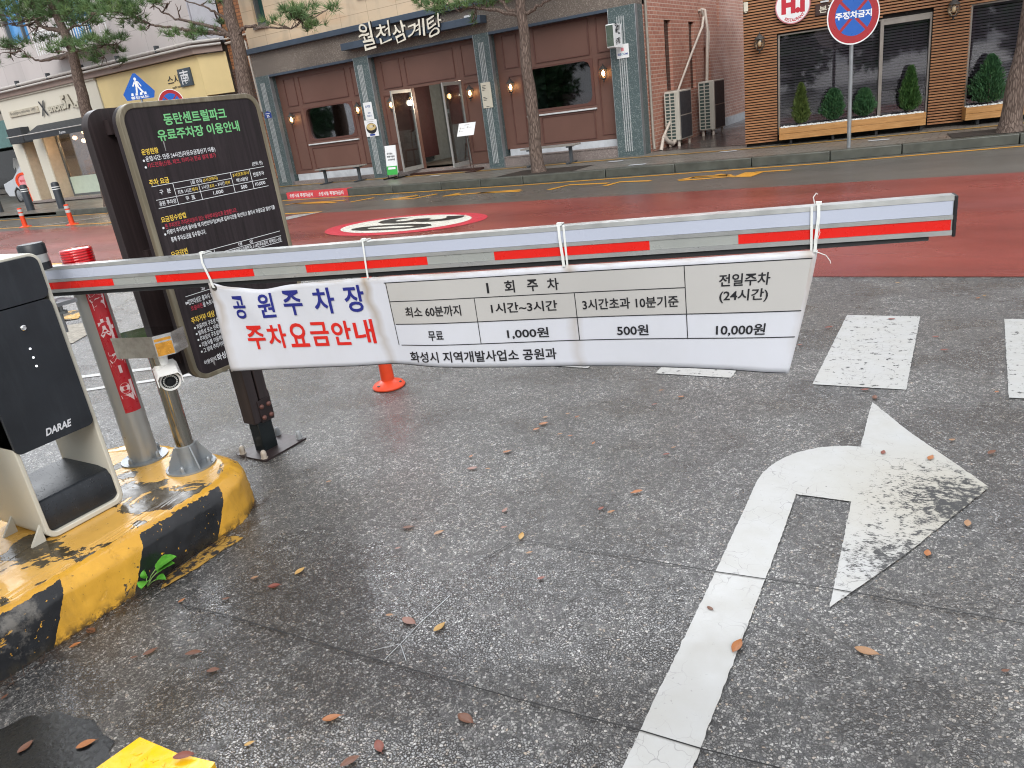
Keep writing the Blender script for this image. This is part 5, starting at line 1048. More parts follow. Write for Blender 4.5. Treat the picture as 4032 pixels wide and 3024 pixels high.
# standee
t = thing('sign_standee', 'white and green A-board with black lettering by the left glass door', 'standee', (-12.2, 14.9, .15)); fsn = Fr((-11.98, 14.62, .15), (1, .0, 0), (0, .12, 1))
q0 = -.17; b = MB(); b.obox(fsn, q0, q0+.32, .09, .76, -.015, .015, 0); b.build('board', [M['sign_wht']], t)
b = MB(); b.obox(fsn, q0, q0+.32, .09, .29, .0155, .018, 0); b.obox(fsn, q0+.05, q0+.27, .215, .265, .018, .02, 1); b.text('대기없는', Fr(fsn(0, 0, .018), fsn.u, fsn.v), q0+.05, q0+.22, .555, .60, 2, .03); b.text('빠른 주문은', Fr(fsn(0, 0, .018), fsn.u, fsn.v), q0+.05, q0+.28, .485, .53, 2, .03); b.text('스마트주문', Fr(fsn(0, 0, .018), fsn.u, fsn.v), q0+.06, q0+.28, .415, .46, 2, .03)
b.build('print', [M['sign_green'], M['sign_wht'], M['ink']], t, smooth=False, recalc=False)
b = MB(); b.box(-12.17, -12.13, 14.45, 14.95, .15, .175); b.box(-11.85, -11.81, 14.45, 14.95, .15, .175); b.tube([(-12.15, 14.63, .17), (-12.15, 14.64, .28)], .012); b.tube([(-11.83, 14.63, .17), (-11.83, 14.64, .28)], .012); b.build('foot', M['blkrub'], t)
# menu stand
t = thing('menu_stand', 'white tilted menu panel on a thin dark stand right of the open door', 'menu stand', (-9.85, 14.75, .15)); fm = Fr((-9.79, 14.66, .93), (1, .1, 0), (.09, .45, 1))
b = MB(); b.obox(fm, -.21, .21, 0, .29, -.008, .008); b.build('panel', M['sign_wht'], t, bevel=.003)
b = MB(); f3 = Fr(fm(0, 0, .0095), fm.u, fm.v); b.obox(f3, -.06, .06, .235, .25, 0, .001); 
for a, z in ((-.15, .175), (.03, .185), (-.16, .115)): b.poly([f3(a+x_, z+z_, .001) for x_, z_ in circ(0, 0, .022, n=16)]); b.obox(f3, a+.035, a+.10, z-.01, z+.0, 0, .001)
b.build('print', M['cl_grey'], t)
b = MB(); b.tube([(-9.82, 14.72, .96), (-9.80, 14.72, .16)], .010); b.tube([(-9.77, 14.72, .96), (-9.73, 14.72, .16)], .010); b.box(-9.90, -9.64, 14.6, 14.86, .15, .165); b.build('stand', M['darkwood'], t)
# chair inside
t = thing('wooden_chair', 'dark wooden chair standing just inside the restaurant door', 'chair', (-10.62, 16.2, .245)); cx_, cy_ = -10.62, 16.2
b = MB(); b.prism(Fr((cx_, cy_, .66), (1, 0, 0), (0, 1, 0)), circ(0, 0, .21, .20, 28), 0, .035); b.build('seat', M['darkwood'], t, bevel=.008)
for sx in (-1, 1):
    for sy in (-1, 1): b = MB(); b.tube([(cx_+sx*.13, cy_+sy*.13, .67), (cx_+sx*.19, cy_+sy*.18, .247)], [.02, .014], 10); b.build('leg', M['darkwood'], t)
b = MB(); b.tube([(cx_-.16, cy_-.15, .40), (cx_+.16, cy_-.15, .40)], .01); b.build('stretcher', M['darkwood'], t)
b = MB(); b.tube([(cx_-.15, cy_+.15, .68), (cx_-.16, cy_+.2, 1.12)], .013); b.tube([(cx_+.15, cy_+.15, .68), (cx_+.16, cy_+.2, 1.12)], .013); b.tube([(cx_, cy_+.16, .68), (cx_, cy_+.2, 1.12)], .018); b.tube([(cx_-.17, cy_+.2, 1.10), (cx_, cy_+.215, 1.17), (cx_+.17, cy_+.2, 1.10)], .028); b.build('backrest', M['darkwood'], t)
# red painted kerb notice
t = thing('kerb_notice', 'red painted kerb stones with white no-parking lettering', 'kerb sign', (-13.2, 13.25, 0))
kd = np.array([-12.2+14.3, 13.2-13.32, 0]); fk = Fr((-14.3, 13.32, 0), kd); kl = np.linalg.norm(kd)
b = MB(); b.obox(fk, .02, kl-.01, .004, .152, .001, .006); b.obox(fk, .02, kl-.01, .151, .156, -.17, .006); b.build('paint', mat('coral red kerb paint', '#c8434a', 0.4, var=0.12), t)
b = MB(); f2 = Fr(fk(0, 0, .0075), fk.u); b.text('소방시설', f2, .12, .46, .035, .125, 0, .02); b.text('주정차금지', f2, .50, .94, .035, .125, 0, .02); b.text('소방시설', f2, 1.14, 1.47, .035, .125, 0, .02); b.text('주정차금지', f2, 1.51, 1.96, .035, .125, 0, .02); b.build('lettering', M['sign_wht'], t, smooth=False, recalc=False)
# ---- condenser units and pipes in the alley
def condenser(label, x0, x1, y0, y1, z1):
    t = thing('condenser_unit', label, 'air conditioner', ((x0+x1)/2, y0, .15), 'condenser units in the alley'); z0 = .27
    b = MB(); b.box(x0, x1, y0+.012, y1, z0, z1); b.build('casing', M['ac'], t, bevel=.012)
    b = MB(); b.box(x0+.015, x0+(x1-x0)*.72, y0+.006, y0+.011, z0+.03, z1-.03); g = b.build('coil', M['ac_g'], t)
    b = MB(); nx, nz = 2, 14; a0, a1 = x0+.01, x0+(x1-x0)*.74
    for i in range(nx+1): xx = a0+(a1-a0)*i/nx; b.box(xx-.012, xx+.012, y0-.004, y0+.006, z0+.02, z1-.02)
    for j in range(nz+1): zz = z0+.03+(z1-z0-.06)*j/nz; b.box(a0, a1, y0-.006, y0+.004, zz-.010, zz+.010)
    b.build('grille', M['ac'], t)
    b = MB(); b.box(x1, x1+.006, y0+.08, y1-.05, z0+.03, (z0+z1)/2-.01); b.box(x1, x1+.006, y0+.08, y1-.05, (z0+z1)/2+.01, z1-.03); b.build('side_panel', M['ac_d'], t, bevel=.003)
    for yy in (y0+.08, y1-.1):
        for xx in (x0+.06, x1-.06):
            b = MB(); b.lathe([(.035, 0), (.03, .10), (.03, .122)], (xx, yy, .15), 12); b.build('foot', M['pipe'], t)
condenser('nearer grey condenser unit beside the brick wall', -5.79, -5.48, 16.38, 17.25, 1.27); condenser('farther grey condenser unit beside the brick wall', -5.72, -5.36, 18.55, 19.45, 1.36)
t = thing('refrigerant_pipe', 'white wrapped pipe slanting down the brick wall to the ground', 'pipe', (XB+.1, 16, .15)); b = MB(); PP = [(XB, 19.25, 2.90), (XB+.07, 19.2, 2.92), (XB+.09, 19.33, 2.78), (XB+.09, 19.2, 2.55), (XB+.09, 18.3, 1.98), (XB+.10, 17.2, 1.25), (XB+.16, 16.5, .72), (XB+.16, 15.95, .40), (XB+.13, 15.85, .15)]
b.tube(PP, [.04, .036, .034, .030, .027, .025, .026, .03, .04], 12); b.build('wrap', M['pipe'], t)
b = MB(); b.tube([(XB+.16, 15.95, .42), (XB+.22, 16.05, .30), (XB+.25, 16.25, .22), (XB+.25, 16.5, .30)], .045, 10); b.build('elbow', M['pipe'], t)
t = thing('conduit_pair', 'pair of pale pipes dropping to the farther condenser unit', 'pipe', (XB+.1, 19.4, 1.3)); b = MB(); b.tube([(XB, 19.45, 2.94), (XB+.09, 19.45, 2.92), (XB+.12, 19.5, 2.5), (XB+.12, 19.3, 1.30)], .035, 10); b.tube([(XB+.06, 19.6, 2.8), (XB+.12, 19.6, 2.4), (XB+.10, 19.4, 1.30)], .028, 10); b.build('pipe', M['pipe'], t)
# ================================================================== SLATTED RESTAURANT (right)
SA = R(12); SO = np.array([-3.732, 14.931, 0]); SU = np.array([math.cos(SA), math.sin(SA), 0]); fs_ = Fr(SO, SU)   # n faces the street
sb = thing('slatted_building', 'restaurant clad in orange wooden slats with blinds behind large windows', 'building', SO+np.array([3, .8, .15]))
wins = [(.56, 2.99, .30, 2.0), (3.545, 5.9, .30, 2.02)]
b = MB(); wall_with_openings(Fr(fs_(0, 0, -.07), SU), 0, 8.5, .14, 3.6, wins, .25, b); b.build('wall', M['slat_wall'], sb, smooth=False)
b = MB(); fl = Fr(SO, -fs_.n); b.obox(fs_, -.005, .25, .14, 3.6, -7, -.33); b.obox(fs_, .25, 8.5, 3.3, 3.6, -7, -.33); b.build('side_wall', M['brick'], sb, smooth=False)
b = MB(); z = .205
def segs(z):
    S = [(-.02, .545), (2.995, 3.545), (5.9, 8.4)] if z < 2.0 else [(-.02, 8.4)]
    if 2.0 <= z < 2.06: S = [(-.02, 2.23), (2.995, 8.4)]
    return S
while z < 3.35:
    for a0, a1 in segs(z):
        xs_ = [a0]
        while xs_[-1] < a1-1e-6: xs_.append(min(a1, xs_[-1]+2.4))
        for i in range(len(xs_)-1): b.obox(fs_, xs_[i]+.001, xs_[i+1]-.001, z, z+.027, -.03+rng.normal(0, .0012), .012)
    z += .0455
b.build('slat_cladding', M['slat'], sb, smooth=False)
b = MB()
for x in (.0, .24, .50, 3.02, 3.27, 3.52, 1.1, 1.75, 2.6): 
    z0_ = .21 if x < .54 or 2.99 < x < 3.55 else 2.03
    b.obox(fs_, x-.018, x+.018, z0_, 3.3, -.068, -.031)
b.build('batten', M['slat_wall'], sb, smooth=False)
for k, w_ in enumerate(wins):
    x0, x1, z0, z1 = w_
    b = MB(); ff = fs_
    b.ring(ff, [(x0, z0), (x1, z0), (x1, z1), (x0, z1)], [(x0+.035, z0+.03), (x1-.03, z0+.03), (x1-.03, z1-.025), (x0+.035, z1-.025)], -.20, -.05)
    mid = 2.24 if k == 0 else 4.9
    b.obox(ff, mid-.035, mid+.02, z0+.03, z1-.025, -.19, -.02)
    if k == 0: b.obox(ff, mid+.02, x1-.03, z1-.10, z1-.026, -.16, -.03)
    wf = b.build('window', M['alum'], sb, bevel=.003)
    b = MB(); b.obox(ff, x0+.03, x1-.03, z0+.02, z1-.02, -.10, -.092); b.build('pane', M['wpane'], wf, smooth=False)
    b = MB(); zz = z0+.05
    while zz < z1-.04:
        b.add([ff(x0+.03, zz, -.16), ff(x1-.03, zz, -.16), ff(x1-.03, zz+.031, -.15), ff(x0+.03, zz+.031, -.15)], [(0, 1, 2, 3)]); zz += .046
    for xx in np.arange(x0+.3, x1, .62): b.obox(ff, xx-.002, xx+.002, z0+.04, z1-.04, -.149, -.147)
    b.build('blind', mat('taupe slatted blind', '#6a646b', 0.45, var=0.12), wf, smooth=False)
    b = MB(); b.obox(ff, x0, x1, z0, z1, -.30, -.24); b.build('back_board', M['slat_wall'], wf, smooth=False)
# planters with pebbles and shrubs
def planter(label, x0, x1, label2):
    t = thing('planter_box', label, 'planter', fs_((x0+x1)/2, .22, .2)); b = MB()
    for k in range(2): b.obox(fs_, x0, x1, .235+k*.104, .235+k*.104+.101, .27, .295)
    b.build('front_board', M['planter'], t, bevel=.003)
    b = MB(); b.obox(fs_, x0, x0+.022, .235, .44, .015, .269); b.obox(fs_, x1-.022, x1, .235, .44, .015, .269); b.obox(fs_, x0, x1, .235, .44, -.015, .0145); b.build('side_board', M['planter'], t)
    b = MB(); b.obox(fs_, x0+.025, x1-.025, .24, .425, .02, .266); b.build('soil', M['soil'], t)
    b = MB()
    for xx in np.arange(x0+.2, x1, .7): b.obox(fs_, xx-.02, xx+.02, .15, .234, .08, .12); b.obox(fs_, xx-.02, xx+.02, .15, .234, .20, .24)
    b.build('foot', M['blkrub'], t)
    b = MB(); rp = random.Random(int(x0*100))
    ico = [(0, 0, 1), (.89, 0, .45), (.28, .85, .45), (-.72, .53, .45), (-.72, -.53, .45), (.28, -.85, .45), (.72, .53, -.45), (-.28, .85, -.45), (-.89, 0, -.45), (-.28, -.85, -.45), (.72, -.53, -.45), (0, 0, -1)]
    icf = [(0, 1, 2), (0, 2, 3), (0, 3, 4), (0, 4, 5), (0, 5, 1), (1, 6, 2), (2, 7, 3), (3, 8, 4), (4, 9, 5), (5, 10, 1), (2, 6, 7), (3, 7, 8), (4, 8, 9), (5, 9, 10), (1, 10, 6), (11, 7, 6), (11, 8, 7), (11, 9, 8), (11, 10, 9), (11, 6, 10)]
    for i in range(int((x1-x0)*330)):
        a = rp.uniform(x0+.03, x1-.03); c = rp.uniform(.03, .262); r_ = rp.uniform(.011, .023); p = fs_(a, .428+rp.uniform(0, .022)+.02*math.sin(a*5)*0, c)
        b.add([p+np.array(v_)*r_*np.array([1.2, 1, .75])*rp.uniform(.85, 1.15) for v_ in ico], icf)
    o = b.build('white_pebbles', M['pebble'], None, ang=70); o['kind'] = 'stuff'; o['label'] = label2; o['category'] = 'pebbles'
planter('long wooden planter under the wide slatted-building window', .575, 2.93, 'white pebbles filling the long wooden planter'); planter('short wooden planter cut by the right tree trunk', 3.52, 5.6, 'white pebbles filling the planter behind the right tree')
def thuja(label, x, z0, z1, wd, m, kind, seed):
    t = thing('thuja_shrub', label, 'shrub', fs_(x, z0, .14), 'clipped conifers in the planters'); rs = np.random.default_rng(seed); N = 5200; H = z1-z0-.05
    base = fs_(x, z0+.05, .14)
    h = rs.random(N)**.95
    prof_ = ((1-h)**.42*np.minimum(1, (h+.04)/.34)**.55 if kind == 'round' else (1-h)**.62*np.minimum(1, (h+.05)/.26)**.5*1.12)
    ang = rs.random(N)*2*np.pi; lump = rs.choice([1, 1, 1.08, 1.25], N)*(1+.20*np.sin(ang*3+seed)*np.sin(h*7+seed)+.11*np.sin(ang*7+h*13))
    rr = np.sqrt(rs.random(N)*.75+.25)*prof_*wd/2*lump*1.08
    c = np.stack([base[0]+rr*np.cos(ang), base[1]+rr*np.sin(ang)*.8, base[2]+h*H], 1)
    out = np.stack([np.cos(ang)*.5, np.sin(ang)*.5, np.ones(N)*.9], 1)+rs.normal(0, .28, (N, 3)); out /= np.linalg.norm(out, axis=1)[:, None]
    sd = np.cross(out, rs.normal(0, 1, (N, 3))); sd /= np.linalg.norm(sd, axis=1)[:, None]; L = rs.uniform(.03, .065, N)[:, None]; W2 = L*.16
    V = np.concatenate([c-out*L*.3, c+sd*W2+out*L*.25, c+out*L, c-sd*W2+out*L*.25], 1).reshape(-1, 3)
    fast_mesh('foliage', V, 4, m, t)
    b = MB(); b.tube([fs_(x, z0-.02, .14), fs_(x+.01, z0+.06, .14), fs_(x, z1-.12, .14)], [.018, .014, .004], 8); b.build('stem', M['bark'], t)
def fast_mesh(name, V, k, m, root):
    V = V-np.array(root.location); n = len(V)//k; me = bpy.data.meshes.new(name); me.vertices.add(len(V)); me.vertices.foreach_set('co', V.astype(np.float32).ravel())
    me.loops.add(n*k); me.loops.foreach_set('vertex_index', np.arange(n*k, dtype=np.int32)); me.polygons.add(n); me.polygons.foreach_set('loop_start', np.arange(0, n*k, k, dtype=np.int32)); me.polygons.foreach_set('loop_total', np.full(n, k, dtype=np.int32))
    me.materials.append(m); me.update(); me.validate(); o = bpy.data.objects.new(name, me); COL.objects.link(o); o.parent = root; return o
thuja('narrow yellowish conifer at the left end of the long planter', .945, .44, 1.13, .23, M['shrub_y'], 'cone', 1); thuja('round dark conifer left of the no-parking sign post', 1.475, .44, .97, .35, M['shrub'], 'round', 2)
thuja('round dark conifer just right of the no-parking sign post', 1.975, .44, .91, .33, M['shrub'], 'round', 3); thuja('slim pointed green conifer right of the window mullion', 2.685, .45, 1.18, .27, M['shrub_y'] if False else foliage('mid green thuja', [(0.25, (0.012, 0.04, 0.012)), (0.5, (0.04, 0.10, 0.025)), (0.8, (0.09, 0.16, 0.04))], 14), 'cone', 4)
thuja('large bushy conifer beside the right street tree', 3.86, .44, 1.20, .47, M['shrub'], 'cone', 5)
l2 = lantern('unlit iron lantern on the slat column left of the wide window', False, 'unlit lanterns on the slatted wall'); l2.location = tuple(fs_(.255, 1.90, .014)); l2.rotation_euler = (0, 0, SA)
l3 = copy_tree(l2); l3['label'] = 'unlit iron lantern on the slat column between the two windows'; l3.location = tuple(fs_(3.265, 1.985, .014))
for rt in (l2, l3):
    for ch in rt.children: pass
t = thing('round_sign', 'round white restaurant sign with red letters on the slatted wall', 'sign', fs_(.805, 2.12, .02)); b = MB(); cz = 2.425
b.prism(fs_, circ(.805, cz, .285, n=56), .013, .075); b.build('casing', mat('pink sign rim', '#c9808a', 0.4), t, bevel=.004)
b = MB(); b.poly([fs_(a, z_, .0765) for a, z_ in circ(.805, cz, .268, n=56)], 0); f2 = Fr(fs_(0, 0, .078), SU); b.text('H.I', f2, .62, 1.0, cz-.125, cz+.16, 1, .07)
v, f, asp = text2d('RESTAURANT', .03)
def arcf(a, bb):
    th = R(236+a*86); rr_ = .235-(1-bb)*0-.0; rad = .252-bb*.052
    return f2(.805+rad*math.cos(th), cz+rad*math.sin(th), 0)
b.add([arcf(a, bb) for a, bb in v], f, 1); b.build('face', [M['sign_wht'], mat('crimson sign letters', '#b71f33', 0.4, var=0.05)], t, smooth=False, recalc=False)
t = plate('wood_sign', 'dark wooden plaque with pale lettering partly behind the no-parking sign', 'sign', fs_, 1.17, 1.62, 2.205, 2.385, .013, .04, M['darkwood']); b = MB(); f2 = Fr(fs_(0, 0, .0415), SU); b.text('본점', f2, 1.23, 1.48, 2.24, 2.35, 0, .02); b.build('lettering', M['sign_cream'], t, smooth=False, recalc=False)
b = MB(); b.obox(fs_, 1.25, 1.38, 2.40, 2.425, .014, .06); tag(b.build('strip_lamp', M['whiteframe'], None), 'small white strip lamp above the wooden plaque', 'lamp')
t = thing('alarm_box', 'small cream box high on the left edge of the slatted wall', 'alarm box', fs_(.03, 2.45, .014)); b = MB(); b.obox(fs_, -.005, .07, 2.45, 2.60, .013, .07); b.build('box', M['sign_cream'], t, bevel=.006); b = MB(); b.obox(fs_, .01, .05, 2.43, 2.449, .02, .055); b.build('bracket', M['sign_cream'], t)
# ---- street signs
def disc_sign(label, p, pole_h, zc, r, text_, yaw, grp):
    t = thing('no_parking_sign', label, 'road sign', (p[0], p[1], p[2]), grp)
    b = MB(); b.tube([(p[0], p[1], p[2]), (p[0], p[1], p[2]+pole_h)], .030, 14); b.build('pole', M['silver2'], t)
    u_ = np.array([math.cos(yaw), math.sin(yaw), 0]); f0 = Fr((p[0], p[1], zc), u_)
    b = MB(); b.prism(f0, circ(0, 0, r, n=64), .034, .040); dk = b.build('disc', M['sign_wht'], t)
    b = MB(); b.poly([f0(a, z_, .0412) for a, z_ in circ(0, 0, r*.955, n=64)], 0)
    # four blue sectors leaving a diagonal red cross
    ri = r*.70; w = r*.105
    for q in range(4):
        a0 = 45+90*q; P_ = []
        da = math.degrees(math.asin(w/2/ri))
        P_ = [(ri*math.cos(R(a0+da+(90-2*da)*i/16)), ri*math.sin(R(a0+da+(90-2*da)*i/16))) for i in range(17)]
        mdir = R(a0+45); P_.append((w/2*math.sqrt(2)*math.cos(mdir), w/2*math.sqrt(2)*math.sin(mdir)))
        b.poly([f0(a, z_, .0422) for a, z_ in P_], 1)
    # central plain blue band that carries the lettering
    b.add([f0(-ri*.62, -r*.10, .0428), f0(ri*.62, -r*.10, .0428), f0(ri*.62, r*.17, .0428), f0(-ri*.62, r*.17, .0428)], [(0, 1, 2, 3)], 1)
    b.text(text_, Fr(f0(0, 0, .0440), u_), -ri*.985, ri*.985, -r*.10, r*.155, 2, .035)
    b.build('face', [M['sign_red'], M['sign_blue'], M['sign_wht']], dk, smooth=False, recalc=False)
    b = MB(); b.obox(f0, -.05, .05, .1*r, .2*r, .0, .034); b.obox(f0, -.05, .05, -.5*r, -.4*r, .0, .034); b.build('clamp', M['silver2'], t)
yw = math.atan2(_r0[1], _r0[0])
disc_sign('large round red and blue no-parking sign in front of the slatted building', (-1.77, 13.45, .15), 2.2, 2.055, .40, '주정차금지', yw, 'round no-parking signs')
disc_sign('small round no-parking sign showing above the dark board', (-18.0, 13.65, .15), 2.4, 2.60, .33, '주정차금지', yw, 'round no-parking signs')
t = thing('crosswalk_sign', 'blue triangular pedestrian crossing sign above the dark board', 'road sign', (-19.2, 13.65, .15)); f0 = Fr((-19.2, 13.65, 2.82), (math.cos(yw), math.sin(yw), 0))
b = MB(); b.tube([(-19.2, 13.65, .15), (-19.2, 13.65, 3.3)], .03, 12); b.build('pole', M['silver2'], t)
tri = [(-.36, .0), (.36, .0), (.42, .16), (.035, .64), (-.035, .64), (-.42, .16)]
b = MB(); b.prism(f0, tri, .034, .040); pn = b.build('panel', M['sign_blue'], t)
b = MB(); P2 = lambda L, c=.0415: b.poly([f0(a, z_, c) for a, z_ in L])
P2(circ(-.01, .50, .035, .042, 16)); P2([(-.05, .45), (.03, .45), (.05, .30), (-.045, .30)]); P2([(-.045, .31), (.0, .31), (-.03, .15), (-.08, .15)]); P2([(.0, .31), (.05, .31), (.14, .16), (.09, .15)]); P2([(-.05, .45), (-.03, .42), (-.10, .32), (-.125, .34)]); P2([(.03, .45), (.035, .42), (.10, .30), (.115, .32), (.06, .43)])
for i in range(4): P2([(-.22+i*.115, .105), (-.15+i*.115, .105), (-.15+i*.115, .17), (-.20+i*.115, .17)])
b.text('횡단보도', Fr(f0(0, 0, .042), f0.u), -.24, .24, .018, .088, 0, .03); b.build('print', M['sign_wht'], pn, smooth=False, recalc=False)
# ================================================================== LEFT BUILDINGS
YL = 17.3; fL = Fr((0, YL, 0), (1, 0, 0))
lb = thing('bakery_building', 'pale tiled corner building with a white bakery shopfront and yellow fascia', 'building', (-27, YL, .15))
uo = [(-31.1, -29.6, 5.75, 7.6), (-27.3, -25.9, 5.2, 7.9), (-23.6, -22.2, 7.2, 8.6), (-31.1, -29.6, 9, 10.6), (-27.3, -25.9, 9, 10.8)]
b = MB(); wall_with_openings(fL, -46, -20.95, 4.42, 12.5, uo, .3, b); b.build('upper_wall', M['tile'], lb, smooth=False)
b = MB(); b.obox(fL, -20.94, -20.9, 4.42, 12.5, -2.2, 0); b.poly([(-20.95, YL, 4.42), (-20.3, YL+.55, 4.42), (-20.3, YL+.55, 12.5), (-20.95, YL, 12.5)]); b.build('return_wall', mat('blue grey tile return', '#a3a5ae', 0.45, var=0.06), lb, smooth=False)
for i, o in enumerate(uo):
    b = MB(); b.ring(fL, [(o[0], o[2]), (o[1], o[2]), (o[1], o[3]), (o[0], o[3])], [(o[0]+.07, o[2]+.07), (o[1]-.07, o[2]+.07), (o[1]-.07, o[3]-.07), (o[0]+.07, o[3]-.07)], -.25, -.06); b.obox(fL, o[0]+(o[1]-o[0])*.62, o[0]+(o[1]-o[0])*.68, o[2], o[3], -.2, -.08)
    f_ = b.build('upper_window', M['frame'], lb); b = MB(); b.obox(fL, o[0]+.06, o[1]-.06, o[2]+.06, o[3]-.06, -.2, -.185); b.build('pane', M['winblue'], f_)
b = MB(); b.obox(fL, -46, -20.93, 4.10, 4.38, -.2, .22); b.poly([(-20.93, YL-.22, 4.10), (-20.25, YL+.35, 4.10), (-20.25, YL+.35, 4.38), (-20.93, YL-.22, 4.38)]); b.build('stone_belt', M['stonebelt'], lb)
b = MB(); b.tube([(-46, YL-.30, 4.42), (-20.9, YL-.30, 4.42), (-20.2, YL+.3, 4.42)], .045, 8); b.tube([(-46, YL-.32, 4.30), (-20.9, YL-.32, 4.30), (-20.2, YL+.3, 4.30)], .035, 8); b.build('gutter_pipe', M['trimwht'], lb)
b = MB()
for x in np.arange(-33, -21, 2.1): b.obox(fL, x-.04, x+.04, 4.36, 4.56, .2, .34)
b.build('pipe_clip', M['ac_d'], lb)
# white shopfront (bakery)
b = MB(); b.obox(fL, -33.0, -26.42, 2.75, 4.07, -.4, .10); b.obox(fL, -33.05, -26.40, 4.04, 4.10, -.1, .16); b.build('shop_fascia', M['shopwht'], lb, bevel=.006)
for x0, x1, sh in ((-33.0, -32.3, -31.75), (-31.45, -30.82, -30.25)):
    b = MB(); b.obox(fL, x0, x1, .14, 2.75, -.4, .10, 0); b.obox(fL, x1+.002, x1+.02, .14, 2.75, -.55, .06, 1); b.build('shop_pillar', [M['shopwht'], M['shopbrn']], lb)  # thin beige lining on the right side of each pillar
for x0, x1 in ((-32.3, -31.45), (-30.82, -26.5)):
    b = MB(); b.ring(fL, [(x0, .2), (x1, .2), (x1, 2.75), (x0, 2.75)], [(x0+.06, .3), (x1-.06, .3), (x1-.06, 2.7), (x0+.06, 2.7)], -.5, -.42); f_ = b.build('shop_window', M['frame'], lb)
    b = MB(); b.obox(fL, x0+.05, x1-.05, .95, 2.7, -.47, -.46, 0); b.obox(fL, x0+.05, x1-.05, .28, .95, -.47, -.46, 1); b.build('pane', [M['wpane'], M['mint']], f_, smooth=False)
b = MB(); b.obox(fL, -33, -26.5, .14, .22, -.5, .25); b.build('doorstep', M['step'], lb)
b = MB(); b.box(-33, -26.5, 19.6, 19.7, .2, 2.9, 0); b.box(-33, -26.5, 17.78, 19.6, 2.8, 2.9, 0); b.box(-33, -26.5, 17.78, 19.6, .18, .22, 0); b.box(-30.4, -26.6, 18.3, 18.8, .9, 1.5, 1); b.build('shop_interior', [M['warmroom'], M['amber']], lb, smooth=False)
for x, z in ((-30.0, 2.35), (-29.3, 2.5), (-28.75, 2.42)):
    t = thing('shop_lamp', 'glowing bulb inside the bakery window, %s' % {-30.0: 'leftmost and lowest', -29.3: 'middle and highest', -28.75: 'rightmost of three'}[x], 'lamp', (x, 18.0, 2.8)); b = MB(); b.lathe([(.006, 0), (.006, -(2.8-z))], (x, 18.0, 2.8), 6); b.build('cord', M['lantern'], t); b = MB(); b.lathe([(.001, -.09), (.07, -.04), (.08, .02), (.001, .08)], (x, 18.0, z), 14); b.build('bulb', M['bulb'], t); bl_ = bpy.data.lights.new('bulb_light', 'POINT'); bl_.energy = 45; bl_.color = (1, .75, .45); bl_.shadow_soft_size = .08; blo = bpy.data.objects.new('bulb_light', bl_); COL.objects.link(blo); blo.parent = t; blo.location = (0, .3, z-2.8-.15)
t = thing('awning', 'charcoal canvas awning over the bakery window', 'awning', (-29.5, YL-.1, 2.5)); b = MB()
b.prism(Fr((-30.78, YL, 0), (0, -1, 0)), [(.10, 2.95), (.12, 2.95), (.75, 2.62), (.75, 2.45), (.73, 2.45), (.73, 2.6)], -4.4, 0); b.build('canvas', M['awning'], t)
b = MB(); b.box(-32.42, -31.43, YL-.45, YL-.101, 2.42, 2.98); b.build('side_hood', M['awning'], t, bevel=.01)
b = MB(); b.tube([(-31.95, YL-.76, 2.66), (-26.4, YL-.76, 2.66)], .018, 6); b.build('front_bar', M['trimwht'], t)
b = MB(); b.text('Xenon', Fr((0, YL-.752, 0), (1, 0, 0)), -28.42, -28.02, 2.49, 2.59); b.build('lettering', M['twhite'], t, smooth=False, recalc=False)
t = thing('plaque_sign', 'long beige plaque reading Boulangerie artisanale 1997 on the white fascia', 'sign', (-31.3, YL-.1, 3.4)); b = MB(); b.obox(fL, -32.38, -30.34, 3.39, 3.61, .10, .15); b.build('panel', mat('beige plaque', '#b3ac9b', 0.5), t, bevel=.005)
b = MB(); b.text('Boulangerie artisanale  1997', Fr(fL(0, 0, .152), (1, 0, 0)), -32.28, -30.48, 3.44, 3.565); b.build('lettering', M['ink'], t, smooth=False, recalc=False)
t = thing('shop_lettering', 'raised cream bakery name lettering with a tall black first letter', 'sign', (-29, YL-.1, 3.3)); b = MB()
f2 = Fr(fL(0, 0, .16), (1, 0, 0)); f1 = Fr(fL(0, 0, .13), (1, 0, 0)); f0_ = Fr(fL(0, 0, .105), (1, 0, 0))
for ff_, m_ in ((f2, 0), (f1, 1), (f0_, 1)):
    b.text('enon', ff_, -29.72, -28.70, 3.30, 3.50, m_, .04); b.text('5A', ff_, -28.72, -28.0, 3.32, 3.78, m_, .05)
    b.text('d', ff_, -28.0, -27.72, 3.28, 3.50, m_, .04)
b.text('X', f2, -30.18, -29.74, 3.22, 3.74, 2, .02); b.build('letters', [mat('cream raised letters', '#bdb8a8', 0.5), mat('taupe letter sides', '#8d887b', 0.5), M['ink']], t, smooth=False, recalc=False)
